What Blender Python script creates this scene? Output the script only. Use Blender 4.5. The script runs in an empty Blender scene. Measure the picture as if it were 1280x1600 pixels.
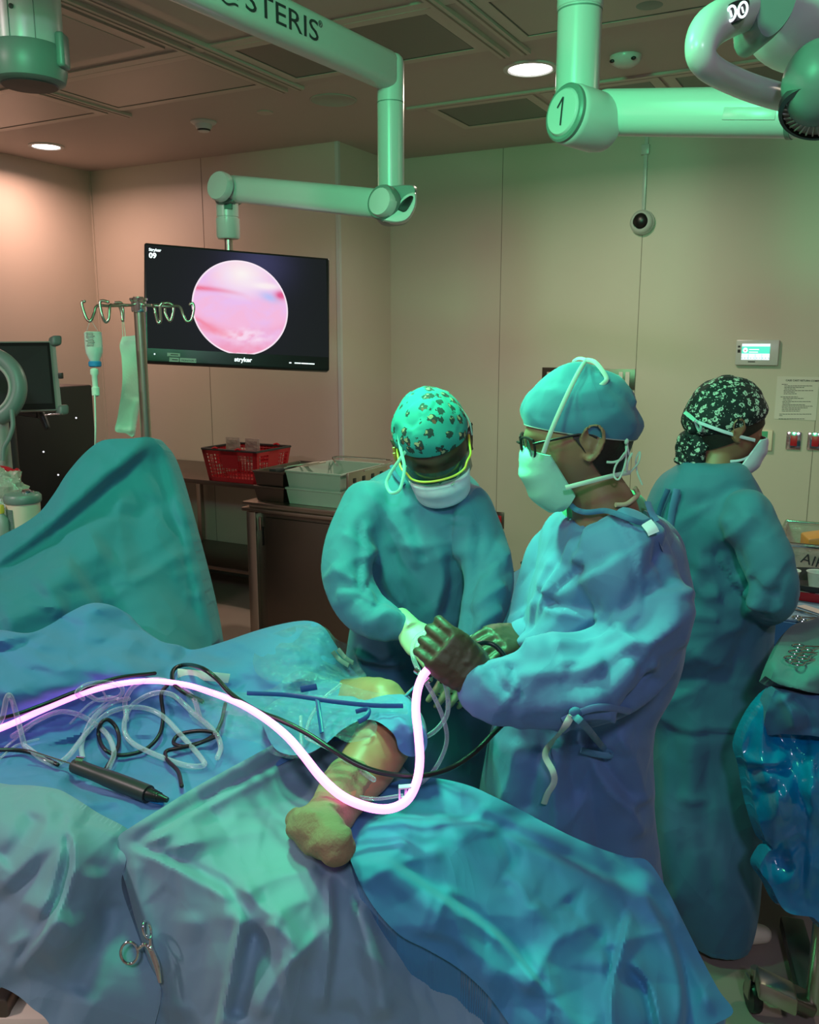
import bpy, bmesh, math, random
import numpy as np
from mathutils import Vector, Matrix
random.seed(7); np.random.seed(7)
sc = bpy.context.scene
COL = sc.collection
# ------------------------------------------------------------------ camera
F = 1370.0; PITCH = math.radians(11.1); YAW = math.radians(27.9); H = 1.75
FW = np.array((-math.sin(YAW)*math.cos(PITCH), math.cos(YAW)*math.cos(PITCH), -math.sin(PITCH)))
RT = np.array((math.cos(YAW), math.sin(YAW), 0.0))
UP = np.array((-math.sin(YAW)*math.sin(PITCH), math.cos(YAW)*math.sin(PITCH), math.cos(PITCH)))
FH = np.array((-math.sin(YAW), math.cos(YAW), 0.0))
ZZ = np.array((0, 0, 1.0))
CAM = np.array((0, 0, H))
def ray(px, py): return FW + (px-640)/F*RT + (800-py)/F*UP
def P(px, py, d): return CAM + ray(px, py)*d
def DZ(px, py, z): return (z-H)/ray(px, py)[2]
def PZ(px, py, z): return P(px, py, DZ(px, py, z))
def PY(px, py, Y): return P(px, py, Y/ray(px, py)[1])
def PXX(px, py, X): return P(px, py, X/ray(px, py)[0])
def proj(V):
    Q = V-CAM; d = Q@FW
    return 640+F*(Q@RT)/d, 800-F*(Q@UP)/d, d
cd = bpy.data.cameras.new('camera'); cam = bpy.data.objects.new('camera', cd); COL.objects.link(cam)
cam.location = (0, 0, H); cam.rotation_euler = (math.pi/2-PITCH, 0, YAW)
cd.sensor_fit = 'HORIZONTAL'; cd.sensor_width = 36; cd.lens = 36*F/1280; cd.clip_start = .05
sc.camera = cam
# ------------------------------------------------------------------ world, lights, exposure
sc.view_settings.view_transform = 'Standard'; sc.view_settings.look = 'None'
sc.view_settings.exposure = -0.1; sc.view_settings.gamma = 1.0
w = bpy.data.worlds.new('world'); sc.world = w; w.use_nodes = True
w.node_tree.nodes['Background'].inputs[0].default_value = (.9, .85, .8, 1)
w.node_tree.nodes['Background'].inputs[1].default_value = 0.02
def area(name, loc, target, size, power, color, shape='DISK', spread=180, size_y=None):
    l = bpy.data.lights.new(name, 'AREA'); l.energy = power; l.color = color; l.shape = shape; l.size = size
    if size_y: l.size_y = size_y
    l.spread = math.radians(spread)
    o = bpy.data.objects.new(name, l); COL.objects.link(o); o.location = loc
    o.rotation_euler = (Vector(target)-Vector(loc)).to_track_quat('-Z', 'Y').to_euler()
    return o
GREEN = (.12, 1.0, .42)
WARM = (1.0, .86, .68)
LILAC = (.78, .74, 1.0)
area('surgical_and_added_green', (-1.1, 1.1, 2.85), (-.5, 1.5, 0.8), .26, 15, GREEN, spread=130)
area('surgical_and_added_green', (-.85, .0, 2.78), (-.9, 3.0, 2.35), .5, 19, GREEN, spread=95)  # added green spot, aimed level at the booms and upper wall
area('surgical_and_added_green', (-1.35, 1.75, 2.7), (-.45, 1.5, 1.2), .22, 7, GREEN, spread=52)  # extra green spot, added to turn the surgeon's gown front teal
area('downlight_and_fill', (-4.968, 4.284, 2.93), (-4.968, 4.284, 0), .30, 17, (1.0, .56, .46), spread=170)
area('downlight_and_fill', (-1.575, 4.185, 2.93), (-1.548, 4.191, 0), .18, 30, WARM, spread=170)
area('downlight_and_fill', (1.1, 3.6, 2.95), (1.1, 3.6, 0), .2, 15, WARM, spread=170)
area('downlight_and_fill', (.7, -1.0, 2.95), (.3, 0, 0), .3, 36, LILAC, spread=170)  # lilac fill added behind the camera, not an actual downlight
area('downlight_and_fill', (-2.8, -.4, 2.95), (-2.6, 0, 0), .3, 44, (1, .76, .78), spread=170)  # added pinkish fill that lifts the left side, no fixture here
# ------------------------------------------------------------------ materials
def nm(name):
    m = bpy.data.materials.new(name); m.use_nodes = True
    return m, m.node_tree.nodes, m.node_tree.links, m.node_tree.nodes['Principled BSDF']
def bump(N, L, b, kind, scale, strength, dist=.002, detail=3):
    tc = N.new('ShaderNodeTexCoord')
    t = N.new('ShaderNodeTexNoise' if kind == 'n' else 'ShaderNodeTexVoronoi')
    t.inputs['Scale'].default_value = scale
    if kind == 'n': t.inputs['Detail'].default_value = detail
    bp = N.new('ShaderNodeBump'); bp.inputs['Strength'].default_value = strength; bp.inputs['Distance'].default_value = dist
    L.new(tc.outputs['Object'], t.inputs['Vector']); L.new(t.outputs[0], bp.inputs['Height']); L.new(bp.outputs[0], b.inputs['Normal'])
    return tc, t
def mat(name, col, rough=.5, metal=0, bs=None, vary=0, spec=.5, sheen=0):
    m, N, L, b = nm(name)
    b.inputs['Base Color'].default_value = (*col, 1); b.inputs['Roughness'].default_value = rough; b.inputs['Metallic'].default_value = metal
    b.inputs['Specular IOR Level'].default_value = spec
    if sheen: b.inputs['Sheen Weight'].default_value = sheen
    tc, t = bump(N, L, b, *(bs or ('n', 60, .05, .001)))
    if vary:
        t2 = N.new('ShaderNodeTexNoise'); t2.inputs['Scale'].default_value = 5; t2.inputs['Detail'].default_value = 4
        mx = N.new('ShaderNodeMix'); mx.data_type = 'RGBA'
        mx.inputs[6].default_value = (*[c*(1-vary) for c in col], 1); mx.inputs[7].default_value = (*[min(1, c*(1+vary)) for c in col], 1)
        L.new(tc.outputs['Object'], t2.inputs['Vector']); L.new(t2.outputs[0], mx.inputs[0]); L.new(mx.outputs[2], b.inputs['Base Color'])
    return m
def emis(name, col, s):
    m, N, L, b = nm(name)
    b.inputs['Base Color'].default_value = (*col, 1); b.inputs['Emission Color'].default_value = (*col, 1); b.inputs['Emission Strength'].default_value = s
    return m
def clear(name, col, alpha, rough=.08, bmp=None, edge=None):
    m, N, L, b = nm(name)
    b.inputs['Base Color'].default_value = (*col, 1); b.inputs['Roughness'].default_value = rough
    b.inputs['Specular IOR Level'].default_value = .9
    tr = N.new('ShaderNodeBsdfTransparent'); mx = N.new('ShaderNodeMixShader'); lw = N.new('ShaderNodeLayerWeight'); lw.inputs[0].default_value = .35
    ma = N.new('ShaderNodeMath'); ma.operation = 'MULTIPLY_ADD'; ma.inputs[1].default_value = 1.0-alpha if edge is None else edge; ma.inputs[2].default_value = alpha; ma.use_clamp = True
    pw = N.new('ShaderNodeMath'); pw.operation = 'POWER'; pw.inputs[1].default_value = 1 if edge is None else 2.2; L.new(lw.outputs['Facing'], pw.inputs[0])
    L.new(pw.outputs[0], ma.inputs[0]); L.new(ma.outputs[0], mx.inputs[0]); L.new(tr.outputs[0], mx.inputs[1]); L.new(b.outputs[0], mx.inputs[2])
    if bmp: bump(N, L, b, *bmp)
    L.new(mx.outputs[0], N['Material Output'].inputs[0])
    return m
M = {}
M['wall'] = mat('wall_panel', (.57, .52, .43), .42, bs=('n', 25, .04, .001), vary=.02)
M['ceil'] = mat('ceiling_paint', (.46, .41, .37), .6, vary=.02)
M['ceil_rail'] = mat('ceiling_rail', (.50, .46, .40), .4)
M['lens'] = mat('ceiling_lens', (.40, .37, .32), .35, vary=.03)
M['lens_dark'] = mat('ceiling_lens_dark', (.13, .13, .11), .3)
M['seam'] = mat('seam', (.25, .21, .17), .7)
M['floor'] = mat('floor_vinyl', (.30, .24, .20), .42, bs=('n', 40, .05, .001), vary=.06)
def fabric(name, col, rough=.72, fine=1500, amt=.25, vary=.05):
    m, N, L, b = nm(name)
    b.inputs['Roughness'].default_value = rough; b.inputs['Sheen Weight'].default_value = .12; b.inputs['Specular IOR Level'].default_value = .3
    tc = N.new('ShaderNodeTexCoord')
    t = N.new('ShaderNodeTexNoise'); t.inputs['Scale'].default_value = 9; t.inputs['Detail'].default_value = 5; L.new(tc.outputs['Object'], t.inputs['Vector'])
    prev = None
    for sc_, det, dist, st, ds in ((3.6, 1.5, 1.0, .55, .030), (8.5, 1.0, .8, .40, .012)):
        mp = N.new('ShaderNodeMapping'); mp.inputs['Scale'].default_value = (1, 1, .62); mp.inputs['Rotation'].default_value = (.3, .5, .2)
        n1 = N.new('ShaderNodeTexNoise'); n1.inputs['Scale'].default_value = sc_; n1.inputs['Detail'].default_value = det; n1.inputs['Distortion'].default_value = dist
        s1 = N.new('ShaderNodeMath'); s1.operation = 'SUBTRACT'; s1.inputs[1].default_value = .5
        a1 = N.new('ShaderNodeMath'); a1.operation = 'ABSOLUTE'; bp = N.new('ShaderNodeBump'); bp.inputs['Strength'].default_value = st; bp.inputs['Distance'].default_value = -ds
        bp.invert = True; bp.inputs['Distance'].default_value = ds
        L.new(tc.outputs['Object'], mp.inputs[0]); L.new(mp.outputs[0], n1.inputs['Vector']); L.new(n1.outputs[0], s1.inputs[0]); L.new(s1.outputs[0], a1.inputs[0]); L.new(a1.outputs[0], bp.inputs['Height'])
        if prev: L.new(prev.outputs[0], bp.inputs['Normal'])
        prev = bp
    v = N.new('ShaderNodeTexVoronoi'); v.inputs['Scale'].default_value = 6.5
    dn = N.new('ShaderNodeTexNoise'); dn.inputs['Scale'].default_value = 3.0
    ad = N.new('ShaderNodeVectorMath'); ad.operation = 'MULTIPLY_ADD'; ad.inputs[1].default_value = (.3, .3, .3)
    L.new(tc.outputs['Object'], dn.inputs['Vector']); L.new(dn.outputs['Color'], ad.inputs[0]); L.new(tc.outputs['Object'], ad.inputs[2]); L.new(ad.outputs[0], v.inputs['Vector'])
    b2 = N.new('ShaderNodeBump'); b2.inputs['Strength'].default_value = .30; b2.inputs['Distance'].default_value = .018
    L.new(v.outputs['Distance'], b2.inputs['Height']); L.new(prev.outputs[0], b2.inputs['Normal']); L.new(b2.outputs[0], b.inputs['Normal'])
    mx = N.new('ShaderNodeMix'); mx.data_type = 'RGBA'
    mx.inputs[6].default_value = (*[c*(1-vary) for c in col], 1); mx.inputs[7].default_value = (*[min(1, c*(1+vary)) for c in col], 1)
    L.new(t.outputs[0], mx.inputs[0]); L.new(mx.outputs[2], b.inputs['Base Color'])
    return m
M['drape'] = fabric('drape_blue', (.085, .23, .46))
M['drape2'] = fabric('drape_grey_green', (.19, .33, .41))
M['stand_cloth'] = fabric('stand_cloth_grey', (.10, .16, .20))
M['sheet'] = fabric('sheet_teal', (.055, .24, .43))
M['screen_drape'] = fabric('drape_teal', (.040, .20, .28))
M['gown'] = fabric('gown_blue', (.095, .185, .37))
M['gown2'] = fabric('gown_teal', (.058, .175, .275))
M['gown_dark'] = fabric('gown_binding', (.05, .12, .26))
M['white_plastic'] = mat('white_enamel', (.56, .60, .57), .28, bs=('n', 20, .02, .001))
M['grey_plastic'] = mat('grey_plastic', (.16, .24, .21), .4)
M['dark_plastic'] = mat('dark_plastic', (.03, .035, .035), .4)
M['black'] = mat('black', (.008, .008, .009), .35)
M['steel'] = mat('brushed_steel', (.50, .44, .38), .33, 1, bs=('n', 90, .08, .001))
M['steel_dark'] = mat('dark_steel', (.20, .17, .145), .38, 1, bs=('n', 90, .08, .001))
M['chrome'] = mat('chrome', (.75, .75, .75), .12, 1)
M['skin_brown'] = mat('skin_brown', (.24, .125, .075), .5, vary=.15, bs=('n', 90, .2, .001))
M['skin_dark'] = mat('skin_dark', (.065, .035, .022), .45, vary=.12, bs=('n', 90, .15, .001))
M['skin_tan'] = mat('skin_tan', (.34, .15, .09), .5, vary=.12, bs=('n', 90, .15, .001))
M['skin_leg'] = mat('skin_leg', (.46, .22, .12), .45, vary=.12, bs=('n', 40, .2, .002))
M['glove_light'] = mat('glove_cream', (.42, .46, .30), .42, bs=('n', 45, .3, .003))
M['glove_dark'] = mat('glove_brown', (.060, .038, .022), .5, bs=('n', 45, .3, .003))
M['mask'] = mat('mask_white', (.66, .60, .74), .75, bs=('n', 200, .2, .001))
M['mask_green'] = mat('mask_aqua', (.30, .58, .50), .75, bs=('n', 200, .2, .001))
M['tie'] = mat('tie_white', (.46, .55, .50), .75, bs=('n', 200, .2, .001))
M['hair'] = mat('hair_black', (.012, .009, .007), .5, bs=('n', 200, .5, .002))
M['scrub'] = fabric('scrub_green', (.08, .42, .22))
M['tshirt'] = mat('tshirt_cream', (.55, .42, .30), .8, bs=('n', 300, .3, .001))
M['red'] = mat('red_plastic', (.42, .012, .02), .35)
M['yellow'] = mat('yellow_plastic', (.75, .52, .06), .35)
M['stocking'] = mat('stocking_tan', (.27, .20, .11), .85, bs=('n', 160, .6, .003), vary=.1)
M['tray_grey'] = mat('tray_grey', (.34, .38, .33), .4)
M['paper'] = mat('paper', (.66, .64, .57), .8)
M['ink'] = mat('ink', (.03, .03, .035), .7)
M['blue_strip'] = mat('blue_strip', (.01, .07, .25), .4)
M['blue_bag'] = clear('blue_bag', (.0, .21, .46), .93, .18, ('n', 12, .6, .01))
M['clear_film'] = clear('clear_film', (.22, .32, .38), .12, .24, ('n', 38, 1.0, .02), .7)
M['tube'] = clear('clear_tubing', (.60, .64, .74), .14, .1)
M['bag_film'] = clear('bag_film', (.50, .58, .46), .45, .15, ('n', 28, 1, .012))
M['air_film'] = clear('air_film', (.52, .47, .40), .5, .15, ('n', 28, 1, .012))
M['bottle'] = clear('bottle_clear', (.75, .85, .8), .55, .1)
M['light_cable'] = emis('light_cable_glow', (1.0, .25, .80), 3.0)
M['lamp'] = emis('lamp_glow', (1.0, .86, .88), 9)
M['towel'] = mat('towel_white', (.62, .76, .64), .85, bs=('n', 120, .3, .002))
M['lens_glass'] = clear('goggle_lens', (.02, .08, .07), .55, .08)
M['wood_orange'] = mat('orange_plastic', (.55, .28, .05), .4)
M['cream'] = mat('cream_plastic', (.75, .66, .50), .5)
M['blue'] = mat('blue_plastic', (.02, .22, .50), .4)
# ------------------------------------------------------------------ object helpers
ORG = {}
def thing(name, label, cat, loc, group=None):
    o = bpy.data.objects.new(name, None); COL.objects.link(o); o.empty_display_size = .1
    o.location = tuple(float(x) for x in loc); o['label'] = label; o['category'] = cat
    if group: o['group'] = group
    ORG[o.name] = np.array([float(x) for x in loc]); return o
def obj(name, VF, m, parent=None, smooth=True, label=None, auto=40):
    V, Fc = VF; V = np.asarray(V, float)
    if parent is not None: org = ORG[parent.name]
    else:
        mn = V.min(0); mx = V.max(0); org = np.array([(mn[0]+mx[0])/2, (mn[1]+mx[1])/2, mn[2]])
    me = bpy.data.meshes.new(name)
    me.from_pydata((V-org).tolist(), [], Fc)
    me.materials.append(m); me.update()
    bm = bmesh.new(); bm.from_mesh(me); bmesh.ops.recalc_face_normals(bm, faces=bm.faces); bm.to_mesh(me); bm.free()
    if smooth:
        me.polygons.foreach_set('use_smooth', [True]*len(me.polygons))
        if auto: me.set_sharp_from_angle(angle=math.radians(auto))
    o = bpy.data.objects.new(name, me); COL.objects.link(o)
    if parent is not None: o.parent = parent
    else: o.location = org
    ORG[o.name] = org
    if label: o['label'] = label
    return o
def tag(o, label, cat, group=None, kind=None):
    o['label'] = label; o['category'] = cat
    if group: o['group'] = group
    if kind: o['kind'] = kind
    return o
def struct(name, VF, m, smooth=False):
    o = obj(name, VF, m, smooth=smooth); o['kind'] = 'structure'; return o
def merge(*parts):
    V = []; Fc = []; n = 0
    for v, f in parts:
        V.append(np.asarray(v, float)); Fc += [[i+n for i in q] for q in f]; n += len(v)
    return np.vstack(V), Fc
def norm(v): v = np.asarray(v, float); return v/np.linalg.norm(v)
def frame(z, x=None):
    z = norm(z); x = np.array([1, 0, 0.]) if x is None else np.asarray(x, float)
    if abs(z@norm(x)) > .98: x = np.array([0, 1., 0]) if x[0] else np.array([1., 0, 0])
    x = norm(x-(x@z)*z); return x, np.cross(z, x), z
def box(c, s, R=None, bev=0, seg=2):
    bm = bmesh.new(); bmesh.ops.create_cube(bm, size=1)
    for v in bm.verts: v.co = Vector((v.co.x*s[0], v.co.y*s[1], v.co.z*s[2]))
    if bev: bmesh.ops.bevel(bm, geom=bm.edges[:], offset=bev, segments=seg, profile=.5, affect='EDGES')
    V = np.array([v.co[:] for v in bm.verts]); Fc = [[v.index for v in f.verts] for f in bm.faces]; bm.free()
    if R is not None: V = V@np.array(R)       # rows of R are the box's own axes
    return V+np.asarray(c, float), Fc
def box2(a, b, bev=0): a = np.array(a, float); b = np.array(b, float); return box((a+b)/2, np.abs(b-a), None, bev)
def catmull(pts, n=8):
    p = [np.asarray(q, float) for q in pts]; p = [2*p[0]-p[1]]+p+[2*p[-1]-p[-2]]; out = []
    for i in range(1, len(p)-2):
        for k in range(n):
            t = k/n
            out.append(.5*((2*p[i])+(-p[i-1]+p[i+1])*t+(2*p[i-1]-5*p[i]+4*p[i+1]-p[i+2])*t*t+(-p[i-1]+3*p[i]-3*p[i+1]+p[i+2])*t**3))
    out.append(p[-2]); return np.array(out)
def tube(pts, r, n=12, sm=0, cap=True, flat=None, rnd=False):
    """pts with constant or per-point radius; flat=(ratio, direction) squashes the section"""
    pts = np.asarray(pts, float); r = np.full(len(pts), r, float) if np.isscalar(r) else np.asarray(r, float)
    if sm:
        q = catmull(np.hstack([pts, r[:, None]]), sm); pts, r = q[:, :3], np.maximum(q[:, 3], 1e-4)
    if rnd:      # rounded ends
        a = norm(pts[0]-pts[1]); b = norm(pts[-1]-pts[-2]); A = []; B = []
        for t in (1.45, 1.1, .7, .35):
            A.append((pts[0]+a*r[0]*math.sin(t), r[0]*math.cos(t))); B.append((pts[-1]+b*r[-1]*math.sin(t), r[-1]*math.cos(t)))
        B = B[::-1]
        pts = np.vstack([[x[0] for x in A], pts, [x[0] for x in B]]); r = np.concatenate([[x[1] for x in A], r, [x[1] for x in B]])
    T = np.gradient(pts, axis=0); T /= np.linalg.norm(T, axis=1)[:, None]+1e-12
    x, y, z = frame(T[0], flat[1] if flat else (0, 0, 1)); V = []
    for i, (p, t, rr) in enumerate(zip(pts, T, r)):
        if flat: x = norm(np.asarray(flat[1])-(np.asarray(flat[1])@t)*t)
        else: x = norm(x-(x@t)*t)
        y = np.cross(t, x)
        for k in range(n):
            a = 2*math.pi*k/n
            V.append(p+rr*(math.cos(a)*x*(flat[0] if flat else 1)+math.sin(a)*y))
    Fc = [[i*n+k, i*n+(k+1) % n, (i+1)*n+(k+1) % n, (i+1)*n+k] for i in range(len(pts)-1) for k in range(n)]
    if cap: Fc += [list(range(n))[::-1], [(len(pts)-1)*n+k for k in range(n)]]
    return np.array(V), Fc
def cyl(a, b, r, r2=None, n=28, bev=0): 
    a = np.asarray(a, float); b = np.asarray(b, float); r2 = r if r2 is None else r2
    if bev:
        u = norm(b-a)*bev; return tube([a, a+u*.3, a+u, b-u, b-u*.3, b], [r-bev, r-bev*.3, r, r2, r2-bev*.3, r2-bev], n)
    return tube([a, b], [r, r2], n)
def lathe(c, axis, prof, n=28, cap=True):
    """prof: (radius, height along axis)"""
    x, y, z = frame(axis); c = np.asarray(c, float); V = []
    for r, h in prof:
        for k in range(n):
            a = 2*math.pi*k/n; V.append(c+z*h+max(r, 1e-5)*(math.cos(a)*x+math.sin(a)*y))
    m = len(prof)
    Fc = [[i*n+k, i*n+(k+1) % n, (i+1)*n+(k+1) % n, (i+1)*n+k] for i in range(m-1) for k in range(n)]
    if cap: Fc += [list(range(n))[::-1], [(m-1)*n+k for k in range(n)]]
    return np.array(V), Fc
def ellipsoid(c, ax, n=20, m=12):
    ax = [np.asarray(a, float) for a in ax]; V = []
    for i in range(m+1):
        t = math.pi*i/m
        for k in range(n):
            a = 2*math.pi*k/n
            V.append(np.asarray(c)+ax[0]*math.sin(t)*math.cos(a)+ax[1]*math.sin(t)*math.sin(a)+ax[2]*math.cos(t))
    return np.array(V), [[i*n+k, i*n+(k+1) % n, (i+1)*n+(k+1) % n, (i+1)*n+k] for i in range(m) for k in range(n)]
def prism(poly, o, ux, uy, un, th):
    """polygon in the ux,uy plane at o, extruded along un by th"""
    o, ux, uy, un = [np.asarray(q, float) for q in (o, ux, uy, un)]
    A = [o+ux*a+uy*b for a, b in poly]; B = [q+un*th for q in A]; n = len(A)
    return np.array(A+B), [list(range(n))[::-1], list(range(n, 2*n))]+[[i, (i+1) % n, n+(i+1) % n, n+i] for i in range(n)]
def quadbox(a, b, c, d, un, th):
    A = [np.asarray(q, float) for q in (a, b, c, d)]; un = np.asarray(un, float)
    V = A+[q+un*th for q in A]
    return np.array(V), [[3, 2, 1, 0], [4, 5, 6, 7], [0, 1, 5, 4], [1, 2, 6, 5], [2, 3, 7, 6], [3, 0, 4, 7]]
def text(name, s, o, ux, uy, size, m, parent, depth=.0006, label=None, stretch=1, thick=0):
    c = bpy.data.curves.new('t', 'FONT'); c.body = s; c.size = size; c.extrude = depth/2; c.offset = thick; c.align_x = 'LEFT'; c.resolution_u = 3
    t = bpy.data.objects.new('t', c); me = bpy.data.meshes.new_from_object(t)
    V = np.array([v.co[:] for v in me.vertices]); Fc = [list(p.vertices) for p in me.polygons]
    bpy.data.objects.remove(t); bpy.data.meshes.remove(me)
    ux = norm(ux); uy = norm(uy); un = np.cross(ux, uy)
    W = np.asarray(o)+V[:, :1]*ux*stretch+V[:, 1:2]*uy+V[:, 2:3]*un
    return obj(name, (W, Fc), m, parent, smooth=False, label=label)
# ------------------------------------------------------------------ noise, numpy only
def _h(i, j, k, s):
    n = (i*73856093) ^ (j*19349663) ^ (k*83492791) ^ (s*2654435761)
    n = (n ^ (n >> 13))*1274126177 & 0x7fffffff
    n = (n ^ (n >> 16)) & 0xffff
    return n/65535.
def vnoise(p, s=0):
    i = np.floor(p).astype(np.int64); f = p-i; f = f*f*(3-2*f); r = 0
    for a in (0, 1):
        for b in (0, 1):
            for c in (0, 1):
                wgt = (f[:, 0] if a else 1-f[:, 0])*(f[:, 1] if b else 1-f[:, 1])*(f[:, 2] if c else 1-f[:, 2])
                r = r+wgt*_h(i[:, 0]+a, i[:, 1]+b, i[:, 2]+c, s)
    return r*2-1
def fbm(p, s=0, o=3): return sum(vnoise(p*2**k+11.3*k, s+k)*.5**k for k in range(o))
def ridged(p, s=0): return 1-2*np.abs(vnoise(p, s))
def crumple(p, s=0):
    """tilted facets meeting in fairly crisp creases, like folded sheet"""
    q = p+.30*np.stack([vnoise(p*.9, s+1), vnoise(p*.9+5, s+2), vnoise(p*.9+9, s+3)], 1)
    i = np.floor(q).astype(np.int64); num = np.zeros(len(q)); den = np.zeros(len(q))+1e-9
    for a in (-1, 0, 1):
        for b in (-1, 0, 1):
            for c in (-1, 0, 1):
                u = i+np.array([a, b, c])
                jx, jy, jz, = [_h(u[:, 0], u[:, 1], u[:, 2], s+10+t) for t in range(3)]
                gx, gy, gz = [_h(u[:, 0], u[:, 1], u[:, 2], s+20+t)*2-1 for t in range(3)]
                v = q-(u+np.stack([jx, jy, jz], 1)); w_ = np.exp(-42*(v**2).sum(1)); num += w_*(gx*v[:, 0]+gy*v[:, 1]+gz*v[:, 2]); den += w_
    return num/den*1.6
# ------------------------------------------------------------------ creases, given in photo coordinates, cut into real surfaces
def seg_dist(X, Y, pl):
    best = np.full(X.shape, 1e9); side = np.zeros(X.shape); tt = np.zeros(X.shape)
    pl = np.asarray(pl, float); L = np.r_[0, np.cumsum(np.hypot(*np.diff(pl, axis=0).T))]
    for i in range(len(pl)-1):
        a, b = pl[i], pl[i+1]; e = b-a; l2 = (e**2).sum()+1e-9
        t = np.clip(((X-a[0])*e[0]+(Y-a[1])*e[1])/l2, 0, 1)
        dx = X-a[0]-t*e[0]; dy = Y-a[1]-t*e[1]; dd = np.hypot(dx, dy)
        m_ = dd < best; best = np.where(m_, dd, best); side = np.where(m_, np.sign(e[0]*dy-e[1]*dx), side)
        tt = np.where(m_, (L[i]+t*math.sqrt(l2))/L[-1], tt)
    return best, side, tt
def crease_field(X, Y, creases):
    """kinds: r ridge (amp>0 towards the eye), s step (amp on the left of travel raised), f broad soft fold"""
    out = np.zeros(X.shape)
    for kind, w_, amp, pl in creases:
        pl2 = catmull([(*q, 0) for q in pl], 6)[:, :2] if len(pl) > 2 else pl
        dd, sd, t = seg_dist(X, Y, pl2)
        end = np.clip(7*np.minimum(t, 1-t), 0, 1); end = end*end*(3-2*end)
        if kind == 'r': out += 1.15*amp*end*(np.exp(-(np.sqrt(dd*dd+2)-1.4)/(w_*2.0)))
        elif kind == 'f': out += amp*end*np.exp(-(dd/w_)**2)
        elif kind == 's': out += amp*end*np.tanh(-sd*dd/max(5, w_*.35))*np.exp(-dd/w_)*1.3
    return out
from mathutils.geometry import delaunay_2d_cdt
def tin(X, Y, spacing, amp, seed, theta=0.0, stretch=1.0):
    """folded-paper relief: random heights on scattered points, flat triangles between them"""
    rs = np.random.RandomState(seed); c, s = math.cos(theta), math.sin(theta); sh = X.shape; X = X.ravel(); Y = Y.ravel()
    u = (X*c+Y*s)/stretch/spacing; v = (-X*s+Y*c)/spacing
    # gentle warp so that the folds do not run perfectly straight
    w3 = np.stack([u*.35, v*.35, u*0+seed], 1); u = u+.55*vnoise(w3, seed); v = v+.55*vnoise(w3+7, seed+1)
    u0, u1, v0, v1 = int(math.floor(u.min()))-2, int(math.ceil(u.max()))+2, int(math.floor(v.min()))-2, int(math.ceil(v.max()))+2
    pts = [(i+rs.uniform(-.42, .42), j+rs.uniform(-.42, .42)) for i in range(u0, u1+1) for j in range(v0, v1+1)]
    h = rs.uniform(-1, 1, len(pts))
    _, _, tris, ov, _, _ = delaunay_2d_cdt([Vector(q) for q in pts], [], [], 0, 1e-6)
    P2 = np.array(pts); out = np.zeros(len(u))
    order = np.argsort(u); us = u[order]
    for t_ in tris:
        a, b, c2 = P2[t_[0]], P2[t_[1]], P2[t_[2]]
        i0, i1 = np.searchsorted(us, [min(a[0], b[0], c2[0]), max(a[0], b[0], c2[0])])
        if i0 == i1: continue
        ix = order[i0:i1]; vv = v[ix]; m_ = (vv >= min(a[1], b[1], c2[1])) & (vv <= max(a[1], b[1], c2[1])); ix = ix[m_]
        if not len(ix): continue
        den = (b[1]-c2[1])*(a[0]-c2[0])+(c2[0]-b[0])*(a[1]-c2[1])
        if abs(den) < 1e-12: continue
        l1 = ((b[1]-c2[1])*(u[ix]-c2[0])+(c2[0]-b[0])*(v[ix]-c2[1]))/den; l2 = ((c2[1]-a[1])*(u[ix]-c2[0])+(a[0]-c2[0])*(v[ix]-c2[1]))/den; l3 = 1-l1-l2
        k = (l1 > -1e-9) & (l2 > -1e-9) & (l3 > -1e-9); out[ix[k]] = (l1*h[t_[0]]+l2*h[t_[1]]+l3*h[t_[2]])[k]
    return (out*amp).reshape(sh)
def folds(X, Y, seed, amp, spacing=62, theta=0.0, stretch=2.0):
    msk = .45+.55*np.clip(.5+vnoise(np.stack([X.ravel()/150, Y.ravel()/150, X.ravel()*0+seed], 1), seed+3).reshape(X.shape)*1.4, 0, 1)
    return tin(X, Y, spacing, amp, seed, theta, stretch)+msk*tin(X, Y, spacing*.42, amp*.30, seed+1, theta+.5, stretch*.8)
def inside(X, Y, poly):
    r = np.zeros(X.shape, bool); poly = np.asarray(poly, float); n = len(poly)
    for i in range(n):
        x1, y1 = poly[i]; x2, y2 = poly[(i+1) % n]
        c = ((y1 > Y) != (y2 > Y)); xi = (x2-x1)*(Y-y1)/((y2-y1) if y2 != y1 else 1e-9)+x1
        r ^= c & (X < xi)
    return r
class Surf:
    """smooth depth field through control points (px, py, depth) or (px, py, 'z', height)"""
    def __init__(s, ctrl, smooth=1e-3):
        q = [(c[0], c[1], DZ(c[0], c[1], c[3]) if c[2] == 'z' else c[2]) for c in ctrl]
        q = np.array(q, float); s.c = q[:, :2]/100; n = len(q)
        K = s.k(s.c, s.c)+np.eye(n)*smooth; A = np.zeros((n+3, n+3)); A[:n, :n] = K; A[:n, n] = 1; A[:n, n+1:] = s.c; A[n, :n] = 1; A[n+1:, :n] = s.c.T
        s.w = np.linalg.solve(A, np.r_[q[:, 2], 0, 0, 0])
    def k(s, a, b):
        return np.sqrt(((a[:, None]-b[None])**2).sum(2)+.06)
    def __call__(s, X, Y):
        X = np.asarray(X, float); Y = np.asarray(Y, float); sh = X.shape
        a = np.stack([X.ravel(), Y.ravel()], 1)/100; n = len(s.c)
        r = s.k(a, s.c)@s.w[:n]+s.w[n]+a@s.w[n+1:]
        return r.reshape(sh)
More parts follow.
